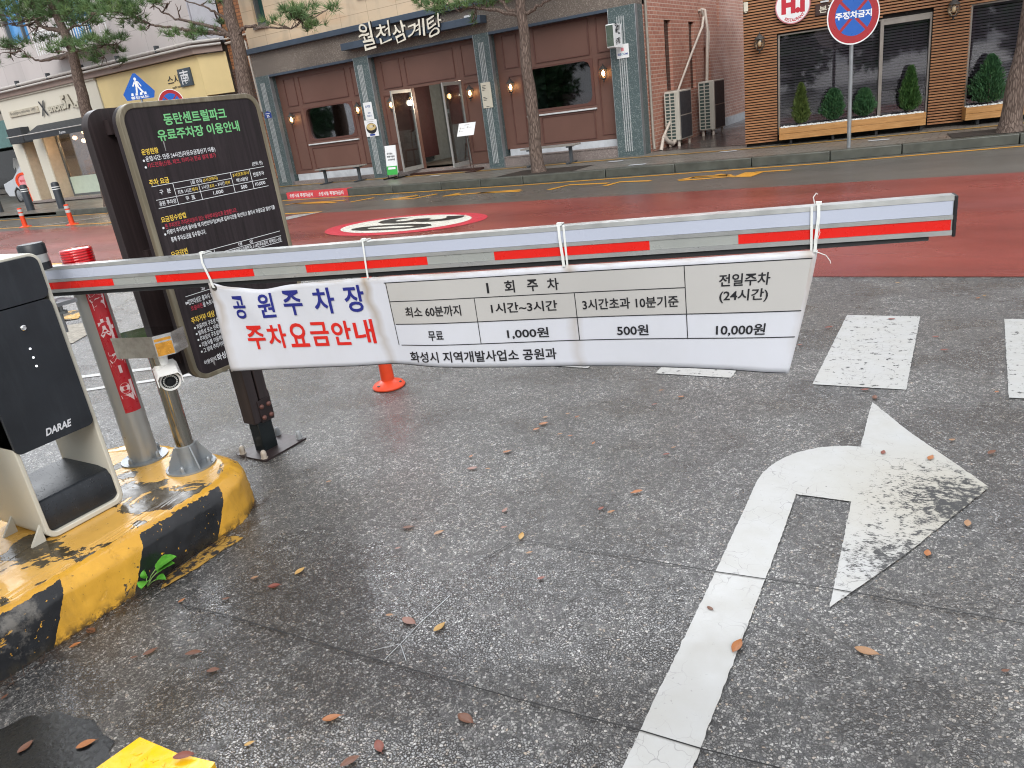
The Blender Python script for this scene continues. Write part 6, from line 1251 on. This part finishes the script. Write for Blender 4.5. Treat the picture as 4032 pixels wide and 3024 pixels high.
# yellow fascia (sushi shop)
b = MB(); b.obox(fL, -26.39, -20.98, 2.2, 4.08, -.4, .06); b.obox(fL, -26.39, -20.98, .14, .5, -.4, .0); b.poly([(-20.975, YL-.06, 2.9), (-20.32, YL+.5, 2.9), (-20.32, YL+.5, 4.08), (-20.975, YL-.06, 4.08)]); b.build('yellow_fascia', M['yellow'], lb)
b = MB(); b.obox(fL, -26.39, -20.98, .5, 2.2, -.4, -.25); b.build('lower_glazing', M['winglass'], lb)
t = thing('name_sign', 'black lettering and dark square plate with a white character on the yellow fascia', 'sign', (-22, YL-.06, 3.2)); b = MB(); b.obox(fL, -22.02, -21.42, 3.27, 3.79, .061, .12); b.build('plate', mat('slate sign plate', '#3e4a55', 0.4), t, bevel=.004)
b = MB(); b.text('스시', Fr(fL(0, 0, .075), (1, 0, 0)), -22.66, -22.06, 3.40, 3.68, 1, .01); b.text('sushi nam', Fr(fL(0, 0, .075), (1, 0, 0)), -22.50, -22.05, 3.27, 3.35, 1, .01); b.build('lettering', [M['twhite'], M['ink']], t, smooth=False, recalc=False); b = MB(); b.text('南', Fr(fL(0, 0, .123), (1, 0, 0)), -21.93, -21.52, 3.33, 3.74, 0, .01); b.build('plate_character', M['twhite'], t, smooth=False, recalc=False)
# balcony rail
t = lb; b = MB(); bx0, bx1 = -28.2, -24.75
b.obox(fL, bx0, bx1, 4.93, 5.05, 0, .75); bl = b.build('balcony', M['tile'], lb)
b = MB(); zt = 5.76
b.tube([(bx0, YL-.02, zt), (bx0, YL-.72, zt), (bx1, YL-.72, zt), (bx1, YL-.02, zt)], .035, 8)
for x in np.arange(bx0, bx1+.01, .14):
    b.tube([(x, YL-.72, 5.05), (x, YL-.72, zt)], .016, 6)
for x in np.arange(bx0+.07, bx1, .14): b.tube([(x+.05*math.cos(R(a)), YL-.72, 5.62+.06*math.sin(R(a))) for a in range(0, 361, 60)], .010, 5)
for yy in (.24, .48): b.tube([(bx1, YL-yy, 5.05), (bx1, YL-yy, zt)], .016, 6)
b.build('railing', M['sign_wht'], bl)
b = MB(); b.box(-46, -21, YL+.31, 26, 4.4, 12.4); b.build('upper_block', M['facade'], lb, smooth=False)
b = MB(); b.box(-26.4, -21, YL+.42, 26, .2, 4.4); b.build('lower_block', M['facade'], lb, smooth=False)
# ochre brick building in the gap
ob = thing('ochre_brick_building', 'ochre split-brick building with brown louvres in the gap left of the restaurant', 'building', (-18.8, 17.9, .15))
b = MB(); b.box(-20.3, -16.9, 17.9, 24, .14, 12); b.build('wall', M['ochre'], ob, smooth=False)
b = MB()
for zz in np.arange(2.2, 3.5, .085): b.obox(Fr((0, 17.9, 0), (1, 0, 0)), -20.28, -19.15, zz, zz+.055, .01, .05)
for zz in np.arange(2.2, 3.5, .11): b.obox(Fr((0, 17.9, 0), (1, 0, 0)), -19.0, -18.2, zz, zz+.06, .01, .05)
b.obox(Fr((0, 17.9, 0), (1, 0, 0)), -19.14, -19.02, 2.1, 3.62, .0, .07); b.build('louvre', M['louver'], ob)
b = MB(); b.tube([(-19.0, 17.8, 12), (-19.0, 17.8, .2)], .11, 10); b.build('downpipe', M['dkpipe'], ob)
b = MB(); b.tube([(-20.3, 17.86, 4.30), (-19.45, 17.8, 4.30), (-19.35, 17.8, 4.2), (-19.3, 17.78, 2.2)], .035, 6); b.tube([(-20.3, 17.86, 4.42), (-16.9, 17.8, 4.42)], .03, 6); b.build('conduit', M['pipe'], ob)
t = thing('wall_camera', 'small white wall camera beside the second pine trunk', 'security camera', (-18.1, 17.8, 3.9)); b = MB(); b.lathe([(.07, 0), (.07, .22), (.05, .24), (.001, .24)], (-18.15, 17.65, 3.85), 14, 0, (.2, -.8, -.5)); b.build('body', M['cam_wht'], t); b = MB(); b.obox(Fr((0, 17.9, 0), (1, 0, 0)), -18.2, -18.05, 3.95, 4.08, 0, .2); b.build('bracket', M['cam_wht'], t)
b = MB(); b.box(-16.85, -16.55, 16.2, 24, .14, 12); tag(b.build('gap_wall', mat('dark blue grey gap wall', '#343b45', 0.6), None, smooth=False), 'dark narrow wall in the gap beside the restaurant', 'wall')
# far shop with displayed garments
fs2 = thing('clothing_shop', 'distant shop with a teal fascia and garments behind dark glass', 'building', (-46, 26, .15)); fF = Fr((0, 26, 0), (1, 0, 0))
b = MB(); b.obox(fF, -75, -34, 3.4, 12, -2, 0); b.build('upper_wall', M['facade'], fs2, smooth=False)
b = MB(); b.obox(fF, -75, -34, 2.75, 4.2, .01, .9); b.build('fascia', M['teal'], fs2)
b = MB(); b.obox(fF, -75, -34, .14, 3.4, -1.6, -1.5); b.build('back_wall', M['winglass'], fs2); b = MB(); b.obox(fF, -75, -34, .14, .4, -1.4, -.05); b.build('display_floor', M['dkfloor'], fs2)
for i, (x, m_, lab) in enumerate(((-51.6, 'cl_b', 'white garment hanging in the far shop window, nearest the left border'), (-50.2, 'cl_c', 'rose garment hanging in the far shop window'), (-48.4, 'cl_a', 'purple garment hanging left in the far shop window'), (-47.6, 'cl_a', 'purple garment hanging right, beside the white shop pillar'))):
    b = MB(); b.prism(fF, [(x-.28, .9), (x+.28, .9), (x+.24, 1.7), (x+.42, 1.45), (x+.5, 1.6), (x+.18, 2.15), (x-.18, 2.15), (x-.5, 1.6), (x-.42, 1.45), (x-.24, 1.7)], -.9, -.75); o = b.build('garment', M[m_], None, bevel=.03); tag(o, lab, 'garment', 'garments in the far shop window')
# ---- silver car
ct = thing('parked_car', 'silver estate car parked at the left edge behind the bollards', 'car', (-35.2, 19.3, .02)); cx0 = -37.5; yc0, yc1 = 18.55, 20.35; fcar = Fr((cx0, yc0, .02), (1, 0, 0))
prof_c = [(0.02, .55), (.06, .82), (.95, .98), (1.75, 1.42), (2.3, 1.52), (3.6, 1.52), (4.35, 1.42), (4.62, 1.02), (4.70, .75), (4.68, .42), (4.2, .30), (3.95, .30), (3.9, .5), (3.6, .66), (3.3, .5), (3.25, .28), (1.4, .28), (1.35, .5), (1.05, .66), (.75, .5), (.7, .30), (.2, .32)]
b = MB(); k = len(prof_c); V = []
for c, sc2 in ((0, 0), (-.05, 1), (-(yc1-yc0)+.05, 1), (-(yc1-yc0), 0)):
    for x, z in prof_c: V.append(fcar(x, z-(0.0), c) if sc2 else fcar(2.35+(x-2.35)*.985, .7+(z-.7)*.965, c-(.10*max(0, (z-.95)/.55) if c == 0 else -.10*max(0, (z-.95)/.55))))
V = [np.array(v_) for v_ in V]
b.add(V, [(r_*k+i, r_*k+(i+1) % k, (r_+1)*k+(i+1) % k, (r_+1)*k+i) for r_ in range(3) for i in range(k)]+[tuple(range(k)), tuple(range(4*k-1, 3*k-1, -1))]); b.build('body', M['carpaint'], ct, bevel=.02)
fcw = Fr((cx0, yc0-.174, .02), (1, 0, 0), (0, .18, 1))
for pts in ([(1.55, .98), (2.25, 1.36), (2.42, 1.36), (2.42, .97)], [(2.48, .97), (2.48, 1.37), (3.38, 1.37), (3.38, .97)], [(3.44, .97), (3.44, 1.36), (3.95, 1.33), (4.28, 1.08), (4.2, .98)]):
    b = MB(); b.prism(fcw, [(x, z/.984) for x, z in pts], -.004, .012); b.build('side_window', M['winglass'], ct)
for x in (1.05, 3.6):
    for yy, s_ in ((yc0+.02, -1), (yc1-.22, 1)):
        b = MB(); b.lathe([(.2, 0), (.33, .01), (.335, .19), (.2, .2)], (cx0+x, yy, .355), 28, 0, (0, 1, 0)); w_ = b.build('wheel', M['tyre'], ct)
        if s_ < 0: b = MB(); b.lathe([(.001, -.012), (.19, -.008), (.21, .0)], (cx0+x, yy, .355), 20, 0, (0, 1, 0)); b.build('rim', M['rim'], w_)
b = MB(); b.obox(fcar, 1.45, 3.3, .36, .385, .001, .012); b.obox(fcar, 2.62, 2.80, .86, .89, .0, .02); b.obox(fcar, 3.42, 3.58, .88, .91, .0, .02); b.build('trim', M['chrome'], ct)
b = MB(); b.obox(fcar, 4.55, 4.69, .85, 1.02, -.2, -.02); b.build('tail_lamp', M['tail'], ct, bevel=.02); ct.scale = (1, 1, 1.13)
# ---- bollards and portable sign
def bollard(label, x, y, z, h):
    t = thing('bollard', label, 'bollard', (x, y, z), 'dark bollards with pale bands'); b = MB(); b.lathe([(.17, 0), (.17, .02), (.125, .03), (.12, h-.08), (.105, h-.02), (.06, h), (.001, h)], (x, y, z), 24); b.build('post', M['bollard'], t)
    for q in (.10, .17, .24)[1:]:
        b = MB(); b.lathe([(.1235, h-q), (.1235, h-q+.025)], (x, y, z), 24); b.build('band', M['sign_wht'], t)
bollard('dark bollard nearest the silver car', -28.4, 14.68, .04, .95); bollard('dark bollard in front of the bakery pillar', -26.1, 14.5, .045, .92); bollard('dark bollard cut off by the left edge of the photo', -30.95, 14.9, .04, .95); bollard('dark bollard half hidden behind another by the car', -34.5, 17.9, .04, 1.0)
t = thing('portable_sign', 'round orange-rimmed portable sign on an orange foot beside the car', 'portable sign', (-33.0, 17.2, .03)); f0 = Fr((-33.0, 17.2, .9), (math.cos(yw), math.sin(yw), 0))
b = MB(); b.ring(f0, circ(0, .12, .34, n=40), circ(0, .12, .25, n=40), -.05, .05); b.build('rim', M['orange'], t); b = MB(); b.prism(f0, circ(0, .12, .255, n=40), -.02, .02); b.build('face', M['pink'], t)
b = MB(); b.text('주차금지', Fr(f0(0, 0, .022), f0.u), -.18, .18, .08, .18, 0, .04); b.build('print', M['stick_red'], t, smooth=False, recalc=False); b = MB(); b.lathe([(.24, 0), (.24, .05), (.12, .12), (.06, .7), (.03, .8)], (-33.0, 17.2, .035), 20); b.build('foot', M['orange'], t)
# ================================================================== TREES
def pt(q, y, dy=0):
    p = FY(q, y); return p+np.array([0, dy, 0])
def needles(centers, dirs, n, L, W):
    N = len(centers); c = np.repeat(np.array(centers), n, 0); d = np.repeat(np.array(dirs), n, 0)
    v = d+rng.normal(0, .62, c.shape); v /= np.linalg.norm(v, axis=1)[:, None]
    l = rng.uniform(.65, 1.1, (len(c), 1))*L; s = np.cross(v, rng.normal(0, 1, c.shape)); s /= np.linalg.norm(s, axis=1)[:, None]
    o = c+v*rng.uniform(0, .25, (len(c), 1))*L
    return np.stack([o-s*W, o+s*W, o+v*l+np.array([0, 0, -.1])*l*.3], 1).reshape(-1, 3)
def pine(label, base, trunk, tr, branches, clusters, extra, nper=24, L=.20, W=.0065, tuft=95):
    t = thing('pine_tree', label, 'tree', base, 'pine trees along the street'); b = MB()
    T = [np.array(base)-np.array([0, 0, .04])]+[np.array(p) for p in trunk]
    # finer knobbly trunk
    PT, RT = [], []
    for i in range(len(T)-1):
        k = max(2, int(np.linalg.norm(T[i+1]-T[i])/.22))
        for j in range(k):
            u_ = j/k; PT.append(T[i]*(1-u_)+T[i+1]*u_+rng.normal(0, .008, 3)); RT.append((tr[i]*(1-u_)+tr[i+1]*u_)*(1+rng.normal(0, .035)))
    PT.append(T[-1]); RT.append(tr[-1]); RT[0] *= 1.25
    b.tube(PT, RT, 14); b.build('trunk', M['bark'], t)
    b = MB()
    for P_, r0_ in branches:
        P_ = [np.array(p) for p in P_]; PP_, RR_ = [], []
        for i in range(len(P_)-1):
            for j in range(4): u_ = j/4; PP_.append(P_[i]*(1-u_)+P_[i+1]*u_+rng.normal(0, .012, 3)); RR_.append(r0_*(1-.75*(i+u_)/(len(P_)-1)))
        PP_.append(P_[-1]); RR_.append(r0_*.22); b.tube(PP_, RR_, 8)
    cs, ds = [], []
    allp = np.array(PT+[np.array(p) for P_, _ in branches for p in P_])
    for (c, rx, rz, dens) in clusters:
        c = np.array(c); n = int(tuft*rx*rz*dens*4)+4; near = allp[np.argmin(np.linalg.norm(allp-c, axis=1))]
        for i in range(n):
            u_ = rng.normal(0, .48, 3); q = c+np.array([u_[0]*rx, u_[1]*min(rx, .8), u_[2]*rz])
            cs.append(q); dd_ = np.array([u_[0]*.5, u_[1]*.5, .75]); ds.append(dd_/np.linalg.norm(dd_))
        for i in range(max(3, n//9)):
            q = cs[-1-int(rng.integers(0, n))]; m_ = (near+q)/2+np.array([0, 0, -.04])+rng.normal(0, .04, 3); b.tube([near, m_, q], [.014, .009, .004], 5)
    b.build('limb', M['twig'] if False else M['bark'], t)
    fast_mesh('crown', needles(cs, ds, nper, L, W), 3, M['needle'], t); return t
def ec(f, y, items, dy=None):
    out = []
    for (x, yy, rx, ry, dens) in items:
        p = FY(f(x, yy), y); px = FY(f(x+rx, yy), y); pz = FY(f(x, yy+ry), y)
        out.append((p+np.array([0, rng.uniform(-.5, .5) if dy is None else dy, 0]), np.linalg.norm(px-p), np.linalg.norm(pz-p), dens))
    return out
def crown_above(c, n, spread, z0, z1):
    return [((c[0]+rng.normal(0, spread), c[1]+rng.normal(0, spread), rng.uniform(z0, z1)), .55, .35, .7) for _ in range(n)]
yt = 13.9
bp = lambda f, *P: [FY(f(*p), yt) for p in P]
# first pine on the left
T1 = bp(zl, (1345, 1750), (1290, 1500), (1225, 1250), (1180, 1050), (1140, 850), (1090, 700), (1040, 580))
base1 = np.array([T1[0][0]-.25, yt, .12])
br1 = [(bp(zl, (1060, 600), (970, 490), (750, 440), (600, 400), (520, 290)), .085), (bp(zl, (1040, 580), (980, 420), (950, 300), (850, 150)), .07), (bp(zl, (1120, 860), (960, 900), (700, 945), (560, 940), (430, 870), (330, 760)), .05), (bp(zl, (330, 790), (150, 820), (0, 835)), .03), (bp(zl, (1140, 800), (1250, 780), (1500, 750), (1650, 690), (1820, 690)), .04), (bp(zl, (900, 800), (1000, 800), (1120, 830)), .03), (bp(zl, (1060, 460), (1200, 400), (1300, 380), (1500, 200)), .035), (bp(zl, (1500, 770), (1620, 880), (1720, 1070)), .018), (bp(zl, (640, 400), (540, 310), (500, 120)), .04), (bp(zl, (430, 390), (250, 400), (100, 380)), .03)]
cl1 = ec(zl, yt, [(130, 110, 190, 110, 1.2), (330, 250, 230, 120, 1.2), (60, 330, 140, 60, 1), (420, 60, 200, 70, .9), (700, 250, 90, 60, .6), (1150, 330, 230, 110, 1.1), (1050, 180, 220, 110, 1), (1350, 150, 170, 90, 1), (1450, 240, 90, 90, .7), (850, 60, 160, 60, .8), (1750, 600, 190, 80, 1.1), (1900, 600, 80, 70, 1), (1580, 640, 100, 60, .8), (1150, 700, 120, 50, 1), (1350, 720, 150, 50, 1), (1650, 730, 170, 60, .9), (1400, 870, 160, 40, .8), (1780, 800, 70, 60, .7), (1550, 960, 80, 45, .9), (1700, 970, 40, 35, .8), (220, 690, 230, 60, 1), (480, 640, 130, 60, .8), (60, 740, 120, 50, 1), (830, 790, 90, 45, .9), (110, 890, 70, 50, .5), (20, 1000, 40, 60, .4), (650, 1720/2.6, 90, 40, .4)])
pine('pine tree with a bent trunk in front of the bakery', base1, T1+[T1[-1]+np.array([-.4, .1, .9]), T1[-1]+np.array([-.5, .2, 2.0])], [.17, .16, .15, .145, .14, .135, .125, .12, .09, .04], br1, cl1+crown_above(T1[-1]+np.array([-.3, 0, 0]), 14, .8, 5.3, 7.0), None)
# second pine beside the restaurant corner
T2 = bp(zm, (2080, 1560), (2040, 1400), (1975, 1000), (1920, 700), (1870, 480), (1800, 250), (1750, 0))
base2 = np.array([T2[0][0]-.1, yt, .12])
br2 = [(bp(zm, (1870, 570), (1640, 510), (1380, 490), (1100, 465), (980, 440), (750, 415), (560, 370), (330, 270), (200, 240)), .055), (bp(zm, (1840, 560), (1650, 450), (1350, 370), (1050, 310), (950, 290), (760, 200), (620, 90)), .05), (bp(zm, (1860, 470), (1800, 360), (1680, 260), (1550, 180), (1400, 90), (1100, 10)), .05), (bp(zm, (1020, 300), (1000, 180), (950, 60)), .022), (bp(zm, (1000, 180), (1040, 80)), .015), (bp(zm, (300, 250), (250, 120), (240, 60)), .03), (bp(zm, (740, 190), (840, 60), (900, 10)), .02), (bp(zm, (1350, 80), (1440, 10)), .025),
       (bp(zm, (1920, 530), (1980, 450), (2060, 420), (2200, 405))+bp(z2, (200, 206), (350, 212), (480, 222), (560, 160)), .045)]
cl2 = ec(zm, yt, [(120, 90, 190, 110, 1.2), (330, 180, 200, 110, 1.2), (500, 200, 110, 90, 1), (420, 60, 200, 70, 1), (380, 370, 110, 60, 1), (600, 60, 110, 60, .8), (760, 40, 120, 40, .7), (1020, 540, 110, 60, 1.1), (1130, 560, 80, 55, 1), (1250, 460, 110, 60, .8), (1380, 540, 130, 50, .6), (1520, 500, 90, 60, .5), (1490, 360, 60, 35, .7), (560, 470, 25, 50, .25), (1700, 20, 110, 50, .6)])
cl2 += ec(z2, yt, [(460, 130, 80, 50, 1.1), (560, 110, 100, 50, 1.1), (660, 90, 80, 40, 1.1), (720, 60, 40, 40, 1), (600, 200, 60, 40, .8), (690, 190, 40, 45, .8), (430, 180, 50, 30, .9)])
pine('pine tree with long bare limbs beside the restaurant corner', base2, T2+[T2[-1]+np.array([-.15, .1, 1.2]), T2[-1]+np.array([-.2, .1, 2.2])], [.20, .19, .18, .17, .16, .145, .135, .12, .08, .04], br2, cl2+crown_above(T2[-1]+np.array([-.3, 0, 0]), 16, 1.0, 5.6, 7.3), None)
# centre pine
yt = 13.56
T3 = bp(z3, (415, 1200), (395, 950), (370, 750), (345, 560), (325, 400), (305, 150), (290, 0))
br3 = [(bp(z3, (290, 130), (190, 60), (120, -20), (60, -120)), .045), (bp(z3, (290, 125), (130, 85), (0, 65))+bp(z2, (1900, 60), (1780, 80), (1650, 20)), .04), (bp(z3, (320, 110), (420, 50), (540, -10), (700, -60)), .04)]
cl3 = ec(z2, yt, [(1560, 20, 90, 50, 1.2), (1700, 50, 110, 50, 1.2), (1840, 40, 100, 50, 1.0), (1960, 20, 90, 40, .9), (1640, 90, 70, 30, .9), (1860, 150, 30, 50, .35), (1500, -30, 120, 60, 1), (1800, -60, 200, 60, 1)])+ec(z3, yt, [(20, 10, 90, 50, .8), (600, -110, 160, 60, 1)])
pine('pine tree with a straight scaly trunk in front of the restaurant', (-7.45, 13.56, .14), T3+[T3[-1]+np.array([-.05, 0, 1.2]), T3[-1]+np.array([-.1, 0, 2.4])], [.135, .125, .118, .112, .108, .10, .095, .09, .07, .03], br3, cl3+crown_above(T3[-1], 22, .9, 4.0, 6.2), None, tuft=120, L=.15, W=.005)
# right-hand tree trunk at the edge of the photo
yt = 13.9
T4 = [np.array([.39, 13.9, .5]), np.array([.42, 13.9, .9]), np.array([.47, 13.9, 1.35]), np.array([.52, 13.92, 2.0]), np.array([.62, 13.95, 3.2]), np.array([.6, 13.95, 4.6])]
br4 = [([(.55, 13.92, 2.6), (1.2, 13.8, 3.2), (1.9, 13.7, 3.5)], .05), ([(.6, 13.93, 3.0), (0.1, 13.6, 3.6), (-.6, 13.3, 3.9)], .05)]
pine('leaning thick-barked tree cut by the right edge of the photo', (.365, 13.9, .14), T4, [.155, .135, .125, .118, .112, .09, .05], br4, crown_above(np.array([.6, 13.9, 0]), 22, .9, 3.5, 5.5), None, tuft=120, L=.15, W=.005)
# ================================================================== FALLEN LEAVES
LC = {'orange': '#a4683a', 'tan': '#a07a58', 'yellow': '#b9924f', 'brown': '#704936', 'russet': '#804537', 'pinkish': '#957064'}
LMAT = {}
for k_, h_ in LC.items():
    bb = NB(k_+' leaf'); f_ = bb.noise(60, detail=5); LMAT[k_] = bb.set(col=bb.ramp(f_, [(0.3, tuple(x*.55 for x in srgb(h_))), (0.65, srgb(h_))]), rough=0.4, normal=bb.bump(f_, 0.3, 0.002))
def leaf_mesh(seed):
    r_ = random.Random(seed); mb = MB(); k = 12; cu = r_.uniform(-.07, .10); tw = r_.uniform(-.25, .25); asp = r_.uniform(.42, .58)
    for i in range(k+1):
        t_ = i/k; w_ = asp/2*(math.sin(math.pi*min(.99, .03+.96*t_**.9)))**.85*(1+.05*(i % 2)); zc_ = cu*math.sin(t_*3.1)*.5+.05
        for j, s_ in enumerate((-1, -.5, 0, .5, 1)): mb.v.append((t_-.5, s_*w_+.05*cu*math.sin(t_*4), zc_+abs(s_)**1.4*.06*(1+cu)+s_*tw*.18*t_))
    for i in range(k):
        for j in range(4): mb.f.append((5*i+j, 5*i+j+1, 5*i+j+6, 5*i+j+5)); mb.m.append(0)
    zmin = min(v_[2] for v_ in mb.v)
    mb.v = [(x, y, z-zmin) for x, y, z in mb.v]
    o_ = mb.v[-3]; mb.tube([(.48, .0, mb.v[5*k+2][2]), (.56, .02, .02), (.64, .03, .015)], [.013, .010, .008], 5)
    me_o = mb.build('leaf', LMAT['tan'], None, recalc=False, ang=70); me = me_o.data; bpy.data.objects.remove(me_o); return me
LM = [leaf_mesh(i) for i in range(5)]
LEAVES = []
def LV(f, *items):
    for x, y, L_px, c, a in items: LEAVES.append((f(x, y), L_px, c, a))
LV(zbt, (430, 437, 's', 'tan', 20), (1045, 380, 'm', 'pinkish', 10), (1112, 382, 's', 'tan', -10), (1040, 328, 's', 'orange', 60), (1195, 308, 'm', 'orange', 25), (1320, 212, 'm', 'orange', 30), (1350, 188, 'm', 'orange', 20), (1420, 233, 's', 'tan', 10), (1465, 240, 's', 'orange', 15), (1495, 158, 's', 'orange', 40), (1455, 145, 's', 'tan', 15), (1357, 160, 's', 'tan', 10), (1565, 272, 's', 'orange', 60), (1185, 560, 'm', 'pinkish', 60), (772, 633, 'm', 'brown', 5), (902, 657, 'm', 'tan', 35), (1180, 633, 's', 'pinkish', 10), (1257, 672, 'm', 'yellow', 80), (1290, 742, 's', 'tan', 20), (728, 722, 's', 'pinkish', 20), (307, 822, 'm', 'yellow', 60), (112, 850, 's', 'russet', 50), (195, 885, 'm', 'russet', 15), (775, 1037, 'l', 'pinkish', -35), (906, 1062, 'l', 'yellow', 55), (1597, 553, 's', 'russet', 40), (1637, 567, 's', 'tan', 30), (1735, 485, 's', 'orange', 15), (1340, 852, 's', 'russet', 20), (445, 1452, 'l', 'orange', 15), (1018, 1457, 'l', 'brown', -35), (648, 1575, 'm', 'russet', -60), (522, 1640, 'l', 'brown', 35), (92, 1562, 's', 'yellow', 30), (692, 1010, 's', 'tan', 0))
LV(zar, (222, 45, 's', 'orange', 10), (307, 72, 's', 'orange', 0), (193, 105, 's', 'russet', 20), (1095, 42, 'm', 'russet', 0), (1137, 75, 'm', 'brown', 70), (1660, 52, 's', 'orange', 20), (1468, 258, 's', 'tan', 5), (1638, 313, 'm', 'brown', 30), (1173, 312, 'm', 'russet', 60), (1376, 335, 'm', 'orange', 50), (1535, 617, 'm', 'tan', 60), (1363, 745, 'm', 'orange', 60), (118, 482, 'm', 'orange', 20), (10, 565, 's', 'orange', 20), (275, 290, 's', 'tan', 30), (243, 320, 's', 'russet', 10), (432, 982, 's', 'brown', -50), (548, 1145, 'l', 'orange', 55), (1102, 1168, 'l', 'tan', -30), (1697, 1250, 's', 'brown', 10))
LV(zr6, (1665, 963, 's', 'tan', 30), (1795, 1018, 'm', 'russet', 15), (1265, 1458, 'l', 'brown', 10), (985, 1448, 'm', 'brown', 45), (880, 1483, 's', 'brown', 20), (1395, 1570, 'm', 'brown', 10), (600, 1310, 'm', 'brown', -25), (495, 1405, 'm', 'orange', 45), (1190, 1112, 's', 'orange', 60), (1480, 1100, 's', 'brown', 10))
LV(z25, (580, 745, 'l', 'orange', 32), (175, 763, 'm', 'brown', 70), (1250, 868, 'l', 'russet', 10), (35, 425, 's', 'brown', 70))
LV(z8, (985, 768, 's', 'yellow', 0), (1615, 862, 's', 'yellow', 10), (1565, 880, 's', 'orange', 10), (485, 1093, 'm', 'russet', 5), (1260, 1162, 'm', 'russet', 5), (1325, 1257, 'm', 'russet', 0), (275, 1220, 's', 'russet', 5), (940, 1032, 'm', 'russet', -15))
SIZE = {'s': (.026, 'small'), 'm': (.042, 'medium-sized'), 'l': (.058, 'large')}
def where(p):
    x, y = p[0], p[1]
    if -0.68 < x < .14 and 1.2 < y < 3.6: return 'on the white arrow'
    if y > 3.7: return 'near the crosswalk bars' if x > -1.2 else 'left of the crosswalk bars'
    if x > .12: return 'right of the arrow'
    if x < -2.25 and y < 1.1: return 'by the island foot'
    if x < -1.9 and y > 1.1 and x < -2.1: return 'near the island end'
    if y > 2.5: return 'beyond the lane middle'
    if y > 1.6: return 'in the lane middle'
    if x > -1.0: return 'left of the arrow shaft'
    return 'in the wet foreground'
rows_ = []
for q, s_, c_, a_ in LEAVES:
    p = G(q, .0); on = .0
    if q[0] > 640 and q[0] < 830 and q[1] > 2960: on = .023
    rows_.append([p, s_, c_, a_, on, '%s %s leaf %s' % (SIZE[s_][1], c_, where(p))])
from collections import defaultdict
grp_ = defaultdict(list)
for r_ in rows_: grp_[r_[5]].append(r_)
ordn = ['nearest the camera', 'second nearest', 'third nearest', 'fourth nearest', 'fifth nearest', 'sixth nearest', 'seventh nearest']
for lab, L in grp_.items():
    L.sort(key=lambda r_: np.linalg.norm(r_[0][:2]))
    for i, r_ in enumerate(L):
        r_[5] = lab if len(L) == 1 else ('%s, the farther of two' % lab if len(L) == 2 and i else '%s, the nearer of two' % lab if len(L) == 2 else '%s, %s of the %d' % (lab, ordn[min(i, 6)], len(L)))
for i, (p, s_, c_, a_, on, lab) in enumerate(rows_):
    me = LM[i % 5]; key = (i % 5, c_)
    if key not in globals().setdefault('_lm', {}):
        m2 = me.copy(); m2.materials.clear(); m2.materials.append(LMAT[c_]); _lm[key] = m2
    o = bpy.data.objects.new('leaf', _lm[key]); COL.objects.link(o); L = SIZE[s_][0]*(1+.12*math.sin(i*2.3))
    o.scale = (L, L, L*.8); o.rotation_euler = (0, 0, R(a_)+YAW*.8); o.location = (p[0], p[1], on+.0065); tag(o, lab, 'leaf', 'fallen leaves on the wet asphalt')

# park trees behind the photographer: seen only as reflections in the shop windows
cs_, ds_ = [], []
for k in range(46):
    cx_, cy_, cz_ = -62+k*1.85+rng.normal(0, .9), -15+rng.normal(0, 2.5), rng.uniform(1.2, 6.2)
    n_ = 260; q_ = rng.normal(0, 1, (n_, 3)); q_ = q_/np.linalg.norm(q_, axis=1)[:, None]*rng.random((n_, 1))**.4*np.array([2.1, 2.1, 1.7]); cs_ += list(q_+np.array([cx_, cy_, cz_])); ds_ += list(q_/np.linalg.norm(q_, axis=1)[:, None])
o = fast_mesh('park_trees', needles(cs_, ds_, 4, .6, .16), 3, M['shrub'], co_ := bpy.data.objects.new('tmp', None)); o.parent = None; bpy.data.objects.remove(co_)
o['kind'] = 'stuff'; o['label'] = 'belt of park trees behind the photographer'; o['category'] = 'trees'
